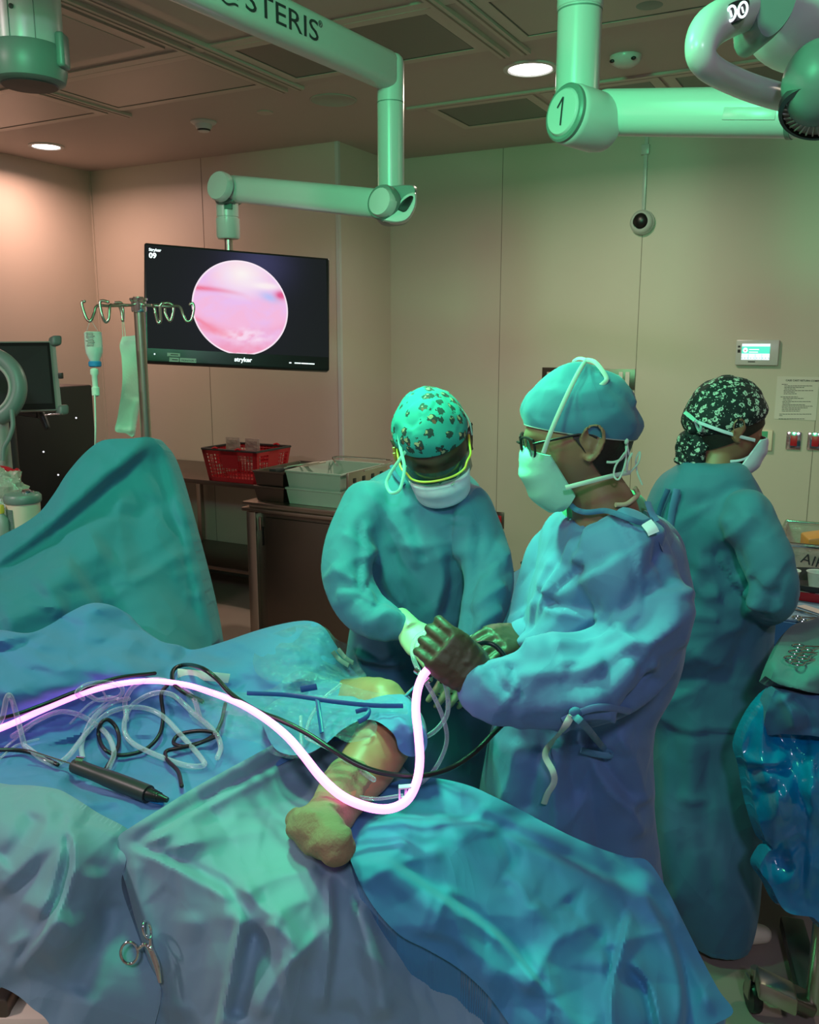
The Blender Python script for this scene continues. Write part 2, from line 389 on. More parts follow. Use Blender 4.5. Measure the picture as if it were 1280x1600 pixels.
def sheet(poly, surf, creases=(), res=3.5, noise=None, skirt=(.05, .1), hem=0, th=.004, sm=True):
    """cloth sheet: outline and depth field -> real curved surface with thickness and a turned-down rim"""
    poly = np.array(poly, float)
    if sm: 
        c = catmull([(*q, 0) for q in np.vstack([poly, poly[:1]])], 5)[:, :2]; poly = c[:-1]
    x0, y0 = poly.min(0)-res; x1, y1 = poly.max(0)+res
    xs = np.arange(x0, x1+res, res); ys = np.arange(y0, y1+res, res); X, Y = np.meshgrid(xs, ys); ins = inside(X, Y, poly)
    ny, nx = X.shape
    cell = ins[:-1, :-1].astype(int)+ins[1:, :-1]+ins[:-1, 1:]+ins[1:, 1:] >= 2
    used = np.zeros_like(ins); 
    used[:-1, :-1] |= cell; used[1:, :-1] |= cell; used[:-1, 1:] |= cell; used[1:, 1:] |= cell
    # snap border vertices onto the outline
    pl = np.vstack([poly, poly[:1]])
    cnt = np.zeros(ins.shape, int); cnt[:-1, :-1] += cell; cnt[1:, :-1] += cell; cnt[:-1, 1:] += cell; cnt[1:, 1:] += cell
    bd = used & (cnt < 4); bi = np.argwhere(bd); bx = X[bd]; by = Y[bd]; best = np.full(bx.shape, 1e9); nx_, ny_ = bx.copy(), by.copy()
    for i in range(len(pl)-1):
        a, b = pl[i], pl[i+1]; e = b-a; t = np.clip(((bx-a[0])*e[0]+(by-a[1])*e[1])/((e**2).sum()+1e-9), 0, 1)
        qx = a[0]+t*e[0]; qy = a[1]+t*e[1]; dd = np.hypot(bx-qx, by-qy); m_ = dd < best
        best = np.where(m_, dd, best); nx_ = np.where(m_, qx, nx_); ny_ = np.where(m_, qy, ny_)
    X[bd] = nx_; Y[bd] = ny_
    idx = -np.ones(ins.shape, int); idx[used] = np.arange(used.sum()); Xu = X[used]; Yu = Y[used]
    G = crease_field(X, Y, creases)
    for _ in range(2):
        q_ = np.pad(G, 1, mode='edge'); G = (q_[1:-1, 1:-1]*2+q_[:-2, 1:-1]+q_[2:, 1:-1]+q_[1:-1, :-2]+q_[1:-1, 2:])/6
    if noise and noise[3] == 'c':
        th_f = noise[4] if len(noise) > 4 else .3
        G = G+folds(X, Y, noise[2], noise[1]*1.8, noise[5] if len(noise) > 5 else 60, th_f, noise[6] if len(noise) > 6 else 2.0)
        q_ = np.pad(G, 1, mode='edge'); G = (q_[1:-1, 1:-1]*4+q_[:-2, 1:-1]+q_[2:, 1:-1]+q_[1:-1, :-2]+q_[1:-1, 2:])/8
    d = surf(Xu, Yu)-G[used]
    A = (FW[None]+((Xu-640)/F)[:, None]*RT+((800-Yu)/F)[:, None]*UP)
    V = CAM+A*d[:, None]
    if noise:
        sc_, amp, s_, mode = noise[:4]
        nn = .5*fbm(V*sc_*.6, s_) if mode == 'c' else fbm(V*sc_, s_)
        edge = np.ones(len(V))
        V = CAM+A*(d-amp*nn*edge)[:, None]
    Fc = [[idx[j, i], idx[j+1, i], idx[j+1, i+1], idx[j, i+1]] for j, i in np.argwhere(cell)]
    # rim: boundary edges turned back and down
    if skirt:
        cntE = {}
        for f in Fc:
            for a, b in zip(f, f[1:]+f[:1]): cntE[(min(a, b), max(a, b))] = cntE.get((min(a, b), max(a, b)), 0)+1
        be = []
        for f in Fc:
            for a, b in zip(f, f[1:]+f[:1]):
                if cntE[(min(a, b), max(a, b))] == 1: be.append((a, b))
        vs = sorted({v for e in be for v in e}); mp1 = {v: len(V)+i for i, v in enumerate(vs)}; mp2 = {v: len(V)+len(vs)+i for i, v in enumerate(vs)}
        bk, dr = skirt
        cen = np.array([Xu.mean(), Yu.mean()]); W = V[vs]
        V = np.vstack([V, W+FH*bk*.5-ZZ*dr*.12, W+FH*bk-ZZ*dr])
        for a, b in be: Fc += [[b, a, mp1[a], mp1[b]], [mp1[b], mp1[a], mp2[a], mp2[b]]]
    return V, Fc
# ------------------------------------------------------------------ bodies
def remesh(VF, voxel, smooth=4, fac=.6):
    me = bpy.data.meshes.new('r'); V, Fc = VF; me.from_pydata(np.asarray(V).tolist(), [], Fc); me.update()
    bm = bmesh.new(); bm.from_mesh(me); bmesh.ops.recalc_face_normals(bm, faces=bm.faces); bm.to_mesh(me); bm.free()
    o = bpy.data.objects.new('r', me); COL.objects.link(o)
    md = o.modifiers.new('a', 'REMESH'); md.mode = 'VOXEL'; md.voxel_size = voxel
    if smooth: ms = o.modifiers.new('b', 'SMOOTH'); ms.iterations = smooth; ms.factor = fac
    dg = bpy.context.evaluated_depsgraph_get(); e = o.evaluated_get(dg); m2 = e.to_mesh()
    n = len(m2.vertices); A = np.empty(n*3); m2.vertices.foreach_get('co', A); Fq = [list(p.vertices) for p in m2.polygons]
    e.to_mesh_clear(); bpy.data.objects.remove(o); bpy.data.meshes.remove(me)
    return A.reshape(-1, 3), Fq
def vnormals(V, Fc):
    q = np.array([f if len(f) == 4 else f+[f[-1]] for f in Fc])
    n = np.cross(V[q[:, 2]]-V[q[:, 0]], V[q[:, 3]]-V[q[:, 1]]); N_ = np.zeros_like(V)
    for k in range(4): np.add.at(N_, q[:, k], n)
    return N_/(np.linalg.norm(N_, axis=1)[:, None]+1e-12)
def clothify(VF, creases, amp=.006, scale=(7, 7, 3), seed=0, camp=.006, cscale=5, it=0, ths=(-.9, 1.45, 1120), fs=52):
    V, Fc = VF; Nn = vnormals(V, Fc)
    if ((V-V.mean(0))*Nn).sum() < 0: Nn = -Nn
    X, Y, d = proj(V); front = np.clip(-(Nn*(V-CAM)).sum(1)/np.linalg.norm(V-CAM, axis=1)*2.5+.15, 0, 1)
    sa = np.array(scale); wp_ = V+.06*np.stack([vnoise(V*4, seed+31), vnoise(V*4, seed+32), vnoise(V*4, seed+33)], 1)
    h = .5*amp*(ridged(wp_*sa, seed)+.6*ridged(wp_*sa*1.9+4, seed+5)*vnoise(V*3, seed+3)) + .35*camp*fbm(V*cscale*.6, seed+9)
    bl = np.clip((Y-ths[2]+40)/80, 0, 1)
    h = h+front*(crease_field(X, Y, creases)+folds(X, Y, seed+2, camp*1.9, fs, ths[0], 2.6)*(1-bl)+folds(X, Y, seed+4, camp*1.9, fs*1.1, ths[1], 3.0)*bl)
    return V+Nn*h[:, None], Fc
def loft_rows(rows, n=40, e=2.3):
    """rows: (x_left, x_right, y, depth, half thickness) -> horizontal rings"""
    rows = np.array(rows, float); q = catmull(rows, 5); V = []
    for xl, xr, y, d, t in q:
        d = d/(1+ray(640, y)[2]*math.sin(PITCH))      # keeps the body upright
        c = P((xl+xr)/2, y, d); a = (xr-xl)/2*d/F
        for k in range(n):
            u = 2*math.pi*k/n; cu, su = math.cos(u), math.sin(u)
            V.append(c+RT*a*np.sign(cu)*abs(cu)**(2/e)+FH*t*np.sign(su)*abs(su)**(2/e))
    m = len(q)
    return np.array(V), [[i*n+k, i*n+(k+1) % n, (i+1)*n+(k+1) % n, (i+1)*n+k] for i in range(m-1) for k in range(n)]+[list(range(n))[::-1], [(m-1)*n+k for k in range(n)]]
def limb(rows, n=20, flat=None, sm=6):
    """rows: (px, py, depth, radius in px)"""
    return tube([P(a, b, d) for a, b, d, r in rows], [r*d/F for a, b, d, r in rows], n, sm, flat=flat, rnd=True)
def head_frame(fwd, up=(0, 0, 1)):
    f = norm(fwd); x = norm(np.cross(f, up)); return np.array([x, f, np.cross(x, f)])
def head_pt(x, y, z, s=1.0, cap=0):
    """direction -> head surface point, local x right, y face, z up"""
    p = np.stack([x*.076, y*.096, z*.116], -1)
    t = np.clip(-z, 0, 1); u = np.clip(y, 0, 1)
    p[..., 0] *= 1-.34*t**1.5
    p[..., 1] = np.where(y < 0, p[..., 1]*(1-.30*t), p[..., 1]*(1-.02*t))+.012*t*t*(y > -.3)
    g = lambda cx, cz, sx, sz: np.exp(-((p[..., 0]-cx)/sx)**2-((p[..., 2]-cz)/sz)**2)*(y > 0)
    if not cap:
        p[..., 1] += .022*g(0, -.038, .010, .018)+.010*g(0, -.015, .008, .022)       # nose
        p[..., 1] += .006*g(0, .018, .05, .010)                                      # brow
        p[..., 1] -= .010*(g(.031, -.002, .015, .012)+g(-.031, -.002, .015, .012))   # sockets
        p[..., 1] += .006*g(0, -.068, .022, .008)+.008*g(0, -.104, .020, .012)       # lips, chin
        p[..., 1] += .004*(g(.040, -.035, .018, .02)+g(-.040, -.035, .018, .02))
    return p*s
def head_mesh(c, R, s=1.0, n=64, m=44):
    t = np.linspace(0.02, math.pi-.02, m); a = np.linspace(0, 2*math.pi, n, endpoint=False); T, A_ = np.meshgrid(t, a, indexing='ij')
    p = head_pt(np.sin(T)*np.sin(A_), np.sin(T)*np.cos(A_), np.cos(T), s).reshape(-1, 3)
    Fc = [[i*n+k, i*n+(k+1) % n, (i+1)*n+(k+1) % n, (i+1)*n+k] for i in range(m-1) for k in range(n)]+[list(range(n)), [(m-1)*n+k for k in range(n)][::-1]]
    return p@R+c, Fc
def ear(c, R, s, side):
    """helix rim, lobe and bowl, joined to the head"""
    x = side*.074*s; pts = [(x, .010, -.012), (x+side*.008, .014, .008), (x+side*.014, .004, .026), (x+side*.018, -.014, .028), (x+side*.018, -.022, .012), (x+side*.014, -.018, -.008), (x+side*.010, -.006, -.024), (x+side*.006, .006, -.030), (x, .012, -.022)]
    a = tube([np.array(q)*[1, s, s]@R+c for q in pts], [.003, .0034, .0038, .004, .0042, .0042, .0048, .006, .003], 10, 4)
    b = ellipsoid(np.array([x+side*.004, -.003, .0])@R+c, [R[0]*.006, R[1]*.016*s, R[2]*.025*s], 16, 8)
    k = ellipsoid(np.array([x+side*.008, .004, -.008])@R+c, [R[0]*.005, R[1]*.005, R[2]*.009], 10, 6)
    return merge(a, b, k)
def cap_mesh(c, R, s, z0, kx, puff=.012, back=.01, n=72, m=30, seed=0, wr=.003, kside=0):
    """cloth cap covering the head above the plane z = z0 + kx*y"""
    V = []; 
    for i in range(m+1):
        for k in range(n):
            a = 2*math.pi*k/n
            # lowest polar angle on this meridian where the surface meets the plane
            lo, hi = .0, 2.4
            for _ in range(14):
                mid = (lo+hi)/2; q = head_pt(*[np.array([v]) for v in (math.sin(mid)*math.sin(a), math.sin(mid)*math.cos(a), math.cos(mid))], s, 1)[0]
                if q[2] > z0+kx*q[1]+kside*abs(q[0]): lo = mid
                else: hi = mid
            t = lo*i/m; q = head_pt(*[np.array([v]) for v in (math.sin(t)*math.sin(a), math.sin(t)*math.cos(a), math.cos(t))], s, 1)[0]
            f = i/m; pf = puff*math.sin(min(1, (1-f)*5+.12)*math.pi/2)
            V.append(q*(1+.0)+norm(q)*(pf+.0045)+np.array([0, -back*max(0, -math.cos(a))*math.sin(min(1, f*1.4)*math.pi*.8), 0]))
    V = np.array(V)
    nn = crumple(V*22, seed); edge = np.repeat(np.minimum(1, (m-np.arange(m+1))/5+.2), n)
    V += (V/np.linalg.norm(V, axis=1)[:, None])*((nn*wr+wr*.8*ridged(V*np.array([9, 9, 26]), seed+3))*edge)[:, None]
    rim = V[-n:]*.95; V = np.vstack([V, rim])
    Fc = [[i*n+k, i*n+(k+1) % n, (i+1)*n+(k+1) % n, (i+1)*n+k] for i in range(m+1) for k in range(n)]
    return V@R+c, Fc
def mask_mesh(c, R, s, nu=40, nv=26, top=.0, drop=0.0, out=0.0):
    ctr = catmull([(0, .103+out, -.006+top), (0, .117+out, -.034), (0, .114+out, -.062), (0, .104+out, -.094), (0, .078, -.120-drop), (0, .058, -.122-drop)], 8)
    V = []
    for j in range(nv+1):
        v = j/nv; q = ctr[min(len(ctr)-1, int(v*(len(ctr)-1)))]
        se = np.array([.070, .070-.036*v, -.016+top*.6-.080*v])
        for i in range(nu+1):
            u = -1+2*i/nu; w_ = math.cos(u*math.pi/2)**.75 if abs(u) < 1 else 0
            x = .070*math.sin(u*math.pi/2)*(1-.12*v); y = se[1]+(q[1]-se[1])*w_; z = se[2]+(q[2]-se[2])*w_
            pl = .0022*math.sin(v*22)*w_
            V.append((x, y+pl, z+pl*.5))
    V = np.array(V)*s; In = V*np.array([.96, .965, .97]); V = np.vstack([V, In]); o = (nu+1)*(nv+1)
    Fc = []
    for j in range(nv):
        for i in range(nu):
            a = j*(nu+1)+i; b = a+1; d_ = a+nu+1; e = d_+1
            Fc += [[a, b, e, d_], [o+a, o+d_, o+e, o+b]]
    ring = [i for i in range(nu+1)]+[(j+1)*(nu+1)-1 for j in range(1, nv+1)]+[nv*(nu+1)+i for i in range(nu-1, -1, -1)]+[j*(nu+1) for j in range(nv-1, 0, -1)]
    Fc += [[a, b, o+b, o+a] for a, b in zip(ring, ring[1:]+ring[:1])]
    return V@R+c, Fc
def hand(w0, direction, back, side=1, s=1.0, curl=(.7, .8, .85, .95), thumb=(.6, .5), thin=1.0, spread=1.0):
    """wrist, finger direction, back-of-hand normal, side=+1 puts the thumb on +y; returns joined parts for a remesh"""
    x = norm(direction); z = norm(np.asarray(back)-(np.asarray(back)@x)*x); y = np.cross(z, x)*side
    R = np.array([x, y, z]); w0 = np.asarray(w0, float); G = lambda *q: np.array(q, float)*s@R+w0
    t = thin; parts = []
    pal = []
    for xx, hw, hz in ((-.03, .026, .022), (0, .028, .021), (.03, .038, .019), (.065, .043, .016), (.092, .040, .013)):
        pal.append([(xx, hw*t*math.cos(a)*(abs(math.cos(a))**-.25 if abs(math.cos(a)) > 1e-3 else 0), hz*t*math.sin(a)) for a in np.linspace(0, 2*math.pi, 20, endpoint=False)])
    V = np.array([G(*q) for r in pal for q in r]); n = 20
    parts.append((V, [[i*n+k, i*n+(k+1) % n, (i+1)*n+(k+1) % n, (i+1)*n+k] for i in range(4) for k in range(n)]+[list(range(n))[::-1], [4*n+k for k in range(n)]]))
    for k, (by, ln, rr) in enumerate(((.031, .074, .0088), (.0105, .082, .009), (-.011, .076, .0086), (-.031, .060, .0078))):
        p = np.array([.070, by*.92, 0.]); a = .10+curl[k]*.45; pts = [p.copy()]; rad = [rr*1.06]
        p = p+np.array([.024, by*.06*spread, -.002]); pts.append(p.copy()); rad.append(rr*1.05)
        for j, fr in enumerate((.46, .30, .24)):
            dv = np.array([math.cos(a), by*2.2*spread*max(0, math.cos(a)), -math.sin(a)]); p = p+dv*ln*fr; pts.append(p.copy()); rad.append(rr*(1-.09*(j+1))); a += curl[k]*(.95 if j == 0 else .6)
        parts.append(tube([G(*q) for q in pts], np.array(rad)*s*t, 12, 4, rnd=True))
    p0 = np.array([.012, .022, -.006]); d1 = np.array([.62, .72, -.30]); d1 = norm(d1+np.array([0, -thumb[0]*.5, -thumb[0]*.5])); d2 = norm(d1+np.array([.35*thumb[1]*2, -.45*thumb[1]*2, -.25*thumb[1]]))
    p1 = p0+d1*.040; p2 = p1+d2*.034; p3 = p2+norm(d2+np.array([.2, -.2, 0]))*.026
    parts.append(tube([G(*q) for q in (p0, p1, p2, p3)], np.array([.016, .0125, .0105, .0088])*s*t, 12, 4, rnd=True))
    return merge(*parts)
def strap(pts, w_, th=.0012, nrm=None, sm=6):
    return tube(pts, w_/2, 8, sm, flat=(th/w_*2, nrm if nrm is not None else FW))
# ================================================================== ROOM
YB, YR, XS, XL, CZ = 5.06, 5.75, -3.2, -5.42, 3.0
struct('floor', box2((-5.7, -2.6, -.1), (3.4, 6.1, 0)), M['floor'])
struct('ceiling', box2((-5.7, -2.6, CZ), (3.4, 6.1, CZ+.1)), M['ceil'])
struct('wall_left', box2((XL-.1, -2.6, 0), (XL, YB, CZ)), M['wall'])
struct('wall_back', box2((XL-.1, YB, 0), (XS, YB+.9, CZ)), M['wall'])
struct('wall_alcove', box2((XS-.005, YR, 0), (3.4, YR+.1, CZ)), M['wall'])
struct('wall_right', box2((3.2, -2.6, 0), (3.3, YR, CZ)), M['wall'])
struct('wall_rear', box2((XL, -2.6, 0), (3.3, -2.5, CZ)), M['wall'])
struct('baseboard_back', box2((XL, YB-.012, 0), (XS, YB, .12)), M['grey_plastic'])
struct('baseboard_alcove', box2((XS, YR-.012, 0), (3.2, YR, .12)), M['grey_plastic'])
n = 0
def trim(a, b, m='seam'):
    global n
    n += 1; struct('trim_%d' % n, box2(a, b), M[m])
for x in (-4.335, ): trim((x-.002, YB-.0015, .12), (x+.002, YB+.001, CZ))
for x in (-2.34, -1.391, -.31, .8): trim((x-.002, YR-.0015, .12), (x+.002, YR+.001, CZ), 'seam')
trim((XS-.022, YB-.004, 0), (XS+.004, YB+.02, CZ), 'white_plastic')
trim((XL, YB-.012, 0), (XL+.012, YB, CZ), 'wall')
# ceiling rails (pairs of low profiles) in both directions
for x in (-3.87, -2.80, -2.70, -1.60, -1.50, -.42, -.32):
    trim((x-.022, .3, CZ-.018), (x+.022, 3.93, CZ+.001), 'ceil_rail')
    trim((x-.004, .3, CZ-.020), (x+.004, 3.93, CZ-.017), 'seam')
for y in (.95, 3.235):
    trim((-3.9, y-.03, CZ-.008), (1.5, y+.03, CZ+.001), 'ceil_rail')
    trim((-3.9, y+.030, CZ-.007), (1.5, y+.036, CZ+.001), 'seam')
trim((-2.42, 4.53, CZ-.012), (1.3, 4.56, CZ+.001), 'ceil_rail')
def ceiling_panel(x0, x1, y0, y1, lens, label, group):
    t = thing('ceiling_light_panel', label, 'light panel', ((x0+x1)/2, (y0+y1)/2, CZ-.02), group)
    f = .05; z0, z1 = CZ-.009, CZ+.001
    fr = merge(box2((x0-f, y0-f, z0), (x1+f, y0, z1)), box2((x0-f, y1, z0), (x1+f, y1+f, z1)), box2((x0-f, y0, z0), (x0, y1, z1)), box2((x1, y0, z0), (x1+f, y1, z1)))
    obj('frame', fr, M['ceil_rail'], t, False)
    obj('lens', box2((x0+.006, y0+.006, CZ-.006), (x1-.006, y1-.006, CZ-.001)), M[lens], t, False)
    g = .006
    obj('gasket', merge(box2((x0, y0, z0+.002), (x1, y0+g, z1)), box2((x0, y1-g, z0+.002), (x1, y1, z1)), box2((x0, y0, z0+.002), (x0+g, y1, z1)), box2((x1-g, y0, z0+.002), (x1, y1, z1))), M['black'], t, False)
ceiling_panel(-4.95, -4.0, 3.30, 3.80, 'lens', 'flush ceiling light panel nearest the left downlight, its lens tinted pink', 'flush ceiling panels')
ceiling_panel(-3.80, -2.86, 3.31, 3.78, 'lens', 'pale flush ceiling panel left of the double rail, right of the top left boom', 'flush ceiling panels')
ceiling_panel(-2.62, -1.68, 3.31, 3.78, 'lens_dark', 'dark flush ceiling panel crossing behind the lettered boom arm', 'flush ceiling panels')
ceiling_panel(-1.42, -.50, 3.31, 3.74, 'lens', 'unlit flush ceiling panel above the bright downlight', 'flush ceiling panels')
ceiling_panel(-2.28, -1.76, 4.63, 5.06, 'lens_dark', 'small dark ceiling panel just below the bright downlight', 'dark ceiling panels at the far wall')
ceiling_panel(-1.62, -1.12, 4.63, 5.06, 'lens_dark', 'small dark ceiling panel right of the numbered boom column', 'dark ceiling panels at the far wall')
ceiling_panel(-1.0, -.2, 4.63, 5.06, 'lens_dark', 'dark ceiling panel partly hidden by the light head handle', 'dark ceiling panels at the far wall')
for x0, x1, y0 in ((-3.78, -2.87, 1.02), (-2.62, -1.68, 1.02), (-1.42, -.5, 1.02)):
    trim((x0, y0, CZ-.010), (x1, 3.15, CZ+.001), 'lens')
    trim((x0+.06, y0+.06, CZ-.012), (x1-.06, 3.09, CZ+.001), 'ceil')
def downlight(c, label, r=.085):
    t = thing('recessed_downlight', label, 'ceiling light', (*c, CZ), 'recessed downlights')
    obj('trim_ring', lathe((*c, CZ+.001), (0, 0, -1), [(r+.028, 0), (r+.026, .007), (r+.006, .010), (r, .004), (r, 0)], 40), M['white_plastic'], t)
    obj('lamp', lathe((*c, CZ-.001), (0, 0, -1), [(r, 0), (r*.97, .003), (r*.5, .005), (0, .006)], 40), M['lamp'], t)
downlight((-4.968, 4.284), 'lit round downlight in the left part of the ceiling')
downlight((-1.575, 4.185), 'brightest round downlight, beside the numbered boom column', .10)
def smoke(c, label):
    t = thing('smoke_detector', label, 'smoke detector', (*c, CZ), None)
    obj('base', lathe((*c, CZ), (0, 0, -1), [(.075, 0), (.075, .006), (.062, .016)], 32), M['white_plastic'], t)
    obj('sensor_head', lathe((*c, CZ), (0, 0, -1), [(.050, .014), (.048, .03), (.036, .05), (.03, .056), (0, .057)], 28), M['white_plastic'], t)
    obj('vent', lathe((*c, CZ), (0, 0, -1), [(.0385, .043), (.040, .044), (.036, .052), (.034, .052)], 28), M['black'], t)
smoke((-3.616, 4.26), 'white domed smoke detector left of the boom arm')
t = thing('motion_sensor', 'white dome ceiling sensor between the numbered column and the light head', 'sensor', (-1.134, 4.217, CZ))
obj('housing', lathe((-1.134, 4.217, CZ), (0, 0, -1), [(.07, 0), (.07, .012), (.06, .03), (.035, .044), (0, .046)], 32), M['white_plastic'], t)
for s in (-1, 1):
    obj('sensor_eye', ellipsoid((-1.134+s*.048, 4.17, CZ-.026), [np.array((.012, 0, 0)), np.array((0, .008, 0)), np.array((0, 0, .008))], 12, 8), M['black'], t)
tag(obj('ceiling_speaker', lathe((-2.69, 4.216, CZ), (0, 0, -1), [(.125, 0), (.125, .004), (.115, .006), (.112, .004), (0, .005)], 40), M['tray_grey']), 'round grey perforated speaker set in the ceiling above the monitor arm', 'speaker')
tag(obj('sprinkler_cover', lathe((-3.165, 4.251, CZ), (0, 0, -1), [(.045, 0), (.045, .006), (0, .008)], 28), M['ceil_rail']), 'small flat white sprinkler cover between smoke detector and ceiling speaker', 'sprinkler')
tag(obj('ceiling_vent_cap', lathe((-.895, 3.635, CZ), (0, 0, -1), [(.05, 0), (.05, .006), (.03, .01), (0, .01)], 28), M['grey_plastic']), 'small round grey cap in the ceiling at the top edge right of the column', 'ceiling cap')
# ================================================================== WALL FITTINGS (alcove wall)
def wp(px, py, off=0.0): q = PY(px, py, YR); return q+np.array([0, -off, 0])
def plate(x0, y0, x1, y1, th=.008, off=0.0, bev=.002):
    a = wp(x0, y0); b = wp(x1, y1); return box(((a[0]+b[0])/2, YR-off-th/2, (a[2]+b[2])/2), (abs(b[0]-a[0]), th, abs(a[2]-b[2])), None, bev)
t = thing('dome_camera', 'white round security camera with a black lens at the end of a wall conduit', 'security camera', wp(1005, 348))
c = wp(1005, 348)
obj('back_box', lathe(c, (0, -1, 0), [(.075, 0), (.075, .03), (.068, .038)], 32), M['white_plastic'], t)
obj('dome', lathe(c, (0, -1, 0), [(.070, .038), (.068, .055), (.055, .07), (.046, .074)], 32, cap=False), M['white_plastic'], t)
obj('lens', ellipsoid(c+np.array([0, -.062, .006]), [np.array((.047, 0, 0)), np.array((0, .03, 0)), np.array((0, 0, .047))], 24, 14), M['black'], t)
a = wp(1013, 215); 
o = obj('wall_conduit', merge(box(((c[0]-.0), YR-.008, (c[2]+CZ)/2+.03), (.022, .016, CZ-c[2]-.09), None, .003), box((c[0]-.004, YR-.012, 2.90), (.05, .022, .06), None, .004)), M['white_plastic'])
tag(o, 'thin white surface conduit running down the wall to the dome camera', 'conduit')
t = thing('touch_panel', 'lit green and white wall touch panel in a grey bezel', 'touch panel', wp(1184, 551))
obj('bezel', plate(1152, 531, 1216, 571, .028, 0, .006), M['white_plastic'], t)
def colored(name, V, Fc, colr, strength, parent):
    m, N, L, b = nm(name); at = N.new('ShaderNodeAttribute'); at.attribute_name = 'tint'
    b.inputs['Base Color'].default_value = (.01, .01, .01, 1); b.inputs['Roughness'].default_value = .25
    b.inputs['Specular IOR Level'].default_value = .04; b.inputs['Roughness'].default_value = .5; L.new(at.outputs['Color'], b.inputs['Emission Color']); b.inputs['Emission Strength'].default_value = strength
    o = obj(name, (V, Fc), m, parent, smooth=False)
    ca = o.data.color_attributes.new('tint', 'FLOAT_COLOR', 'POINT'); ca.data.foreach_set('color', np.hstack([colr, np.ones((len(colr), 1))]).ravel()); return o
def gridplane(o, ux, uy, nx, ny, fn=None):
    V = []; uv = []
    for j in range(ny+1):
        for i in range(nx+1): V.append(o+ux*i/nx+uy*j/ny); uv.append((i/nx, j/ny))
    Fc = [[j*(nx+1)+i, j*(nx+1)+i+1, (j+1)*(nx+1)+i+1, (j+1)*(nx+1)+i] for j in range(ny) for i in range(nx)]
    return np.array(V), Fc, np.array(uv)
A0 = wp(1161, 537, .0285); B0 = wp(1205, 537, .0285); C0 = wp(1161, 562, .0285)
V, Fc, uv = gridplane(A0, np.array([B0[0]-A0[0], 0, 0]), np.array([0, 0, C0[2]-A0[2]]), 90, 50)
u, v = uv[:, 0], uv[:, 1]; col = np.tile((.82, .98, 1.0), (len(u), 1)); col[(v > .17) & (v < .62)] = (.10, .80, .56)
col[((u-.13)**2+((v-.4)*.56)**2) < .0075] = (1, 1, 1); col[((u-.13)**2+((v-.42)*.56)**2) < .0006] = (.5, .05, .05)
for y0, x1 in ((.32, .62), (.48, .58)): col[(u > .26) & (u < x1) & (v > y0) & (v < y0+.08)] = (.95, 1, 1)
for x in (.25, .49, .73): col[(abs(u-x) < .012) & (v > .64)] = (.45, .8, .75)
col[(v > .87) & (v < .92) & (np.sin(u*60) > .3)] = (.2, .4, .4)
colored('screen', V, Fc, col, 1.3, t)
for q_ in ((1170, 564.3, 1181, 565.8), (1154.5, 540, 1158, 543), (1154, 546, 1158, 551)): obj('bezel_mark', plate(*q_, .0012, .028, 0), M['ink'], t)
t = thing('wall_notice', 'laminated printed instruction sheet taped to the wall under the touch panel', 'notice', wp(1245, 650))
obj('sheet', plate(1215, 588, 1275, 657, .003, 0, 0), M['paper'], t, False)
q0 = wp(1228, 595.5, .0035); text('heading', 'CASE CART RETURN COMPLIANCE', q0, (1, 0, 0), (0, 0, 1), .0145, M['ink'], t, thick=.0003)
def scribble(x, y, wpx, h=1.0): return plate(x, y, x+wpx, y+h, .0004, .003, 0)
L_ = []
yy = 600
random.seed(3)
for ln in ((1222, 9), (1226, 44), (1226, 31), (1226, 18), (1225, 46), (1225, 17), (1225, 20), None, (1220, 27), (1224, 32), (1224, 13), (1223, 44), (1223, 12), (1223, 35), (1222, 48), (1222, 40), (1222, 29), (1222, 28), None, (1218, 50), (1218, 5), None, (1217, 41)):
    if ln: 
        x = ln[0]
        while x < ln[0]+ln[1]:
            w_ = random.uniform(2, 5.5); L_.append(scribble(x, yy, min(w_, ln[0]+ln[1]-x), .95)); x += w_+.7
    yy += 2.45
obj('printed_lines', merge(*L_), M['ink'], t, False)
def outlet(x0, y0, x1, y1, label, face='red', group=None, rim='chrome'):
    t = thing('wall_outlet', label, 'outlet', wp((x0+x1)/2, (y0+y1)/2), group)
    obj('cover_plate', plate(x0, y0, x1, y1, .012, 0, .004), M[rim], t)
    w_ = (x1-x0); h_ = (y1-y0)
    obj('socket', plate(x0+w_*.30, y0+h_*.22, x1-w_*.26, y1-h_*.22, .006, .011, .002), M[face], t)
outlet(1230, 674, 1251, 703, 'red hospital outlet on steel plate, left one under the notice', group='red outlets at right')
outlet(1263, 675, 1285, 704, 'red hospital outlet on steel plate at the right photo edge', group='red outlets at right')
outlet(774.5, 799, 788, 826, 'dark red outlet low on the wall between the two standing surgeons', 'red', None, 'steel_dark')
t = thing('wall_thermostat', 'white wall thermostat with green display beside the nurse face', 'thermostat', wp(1197, 688))
obj('case', plate(1184, 671, 1206, 704, .024, 0, .004), M['cream'], t); obj('display', plate(1187, 673, 1200, 685, .002, .0235, 0), M['scrub'], t)
t = thing('call_station', 'grey wall plate with a red push button above the nurse scarf', 'push button', wp(1178, 622))
obj('plate', plate(1168, 609, 1188, 636, .010, 0, .002), M['tray_grey'], t); q = wp(1179.5, 624, .01)
obj('button', lathe(q, (0, -1, 0), [(.018, 0), (.018, .008), (.010, .014), (0, .014)], 20), M['red'], t)
t = thing('steel_switch_plate', 'wide brown steel wall plate with white switches behind the surgeon cap', 'switch plate', wp(920, 592))
obj('plate', plate(848, 574, 992, 609, .008, 0, .002), M['steel_dark'], t)
for x in (856, 968, 978.5): obj('switch', plate(x, 581, x+5.5, 603, .008, .008, .001), M['paper'], t)
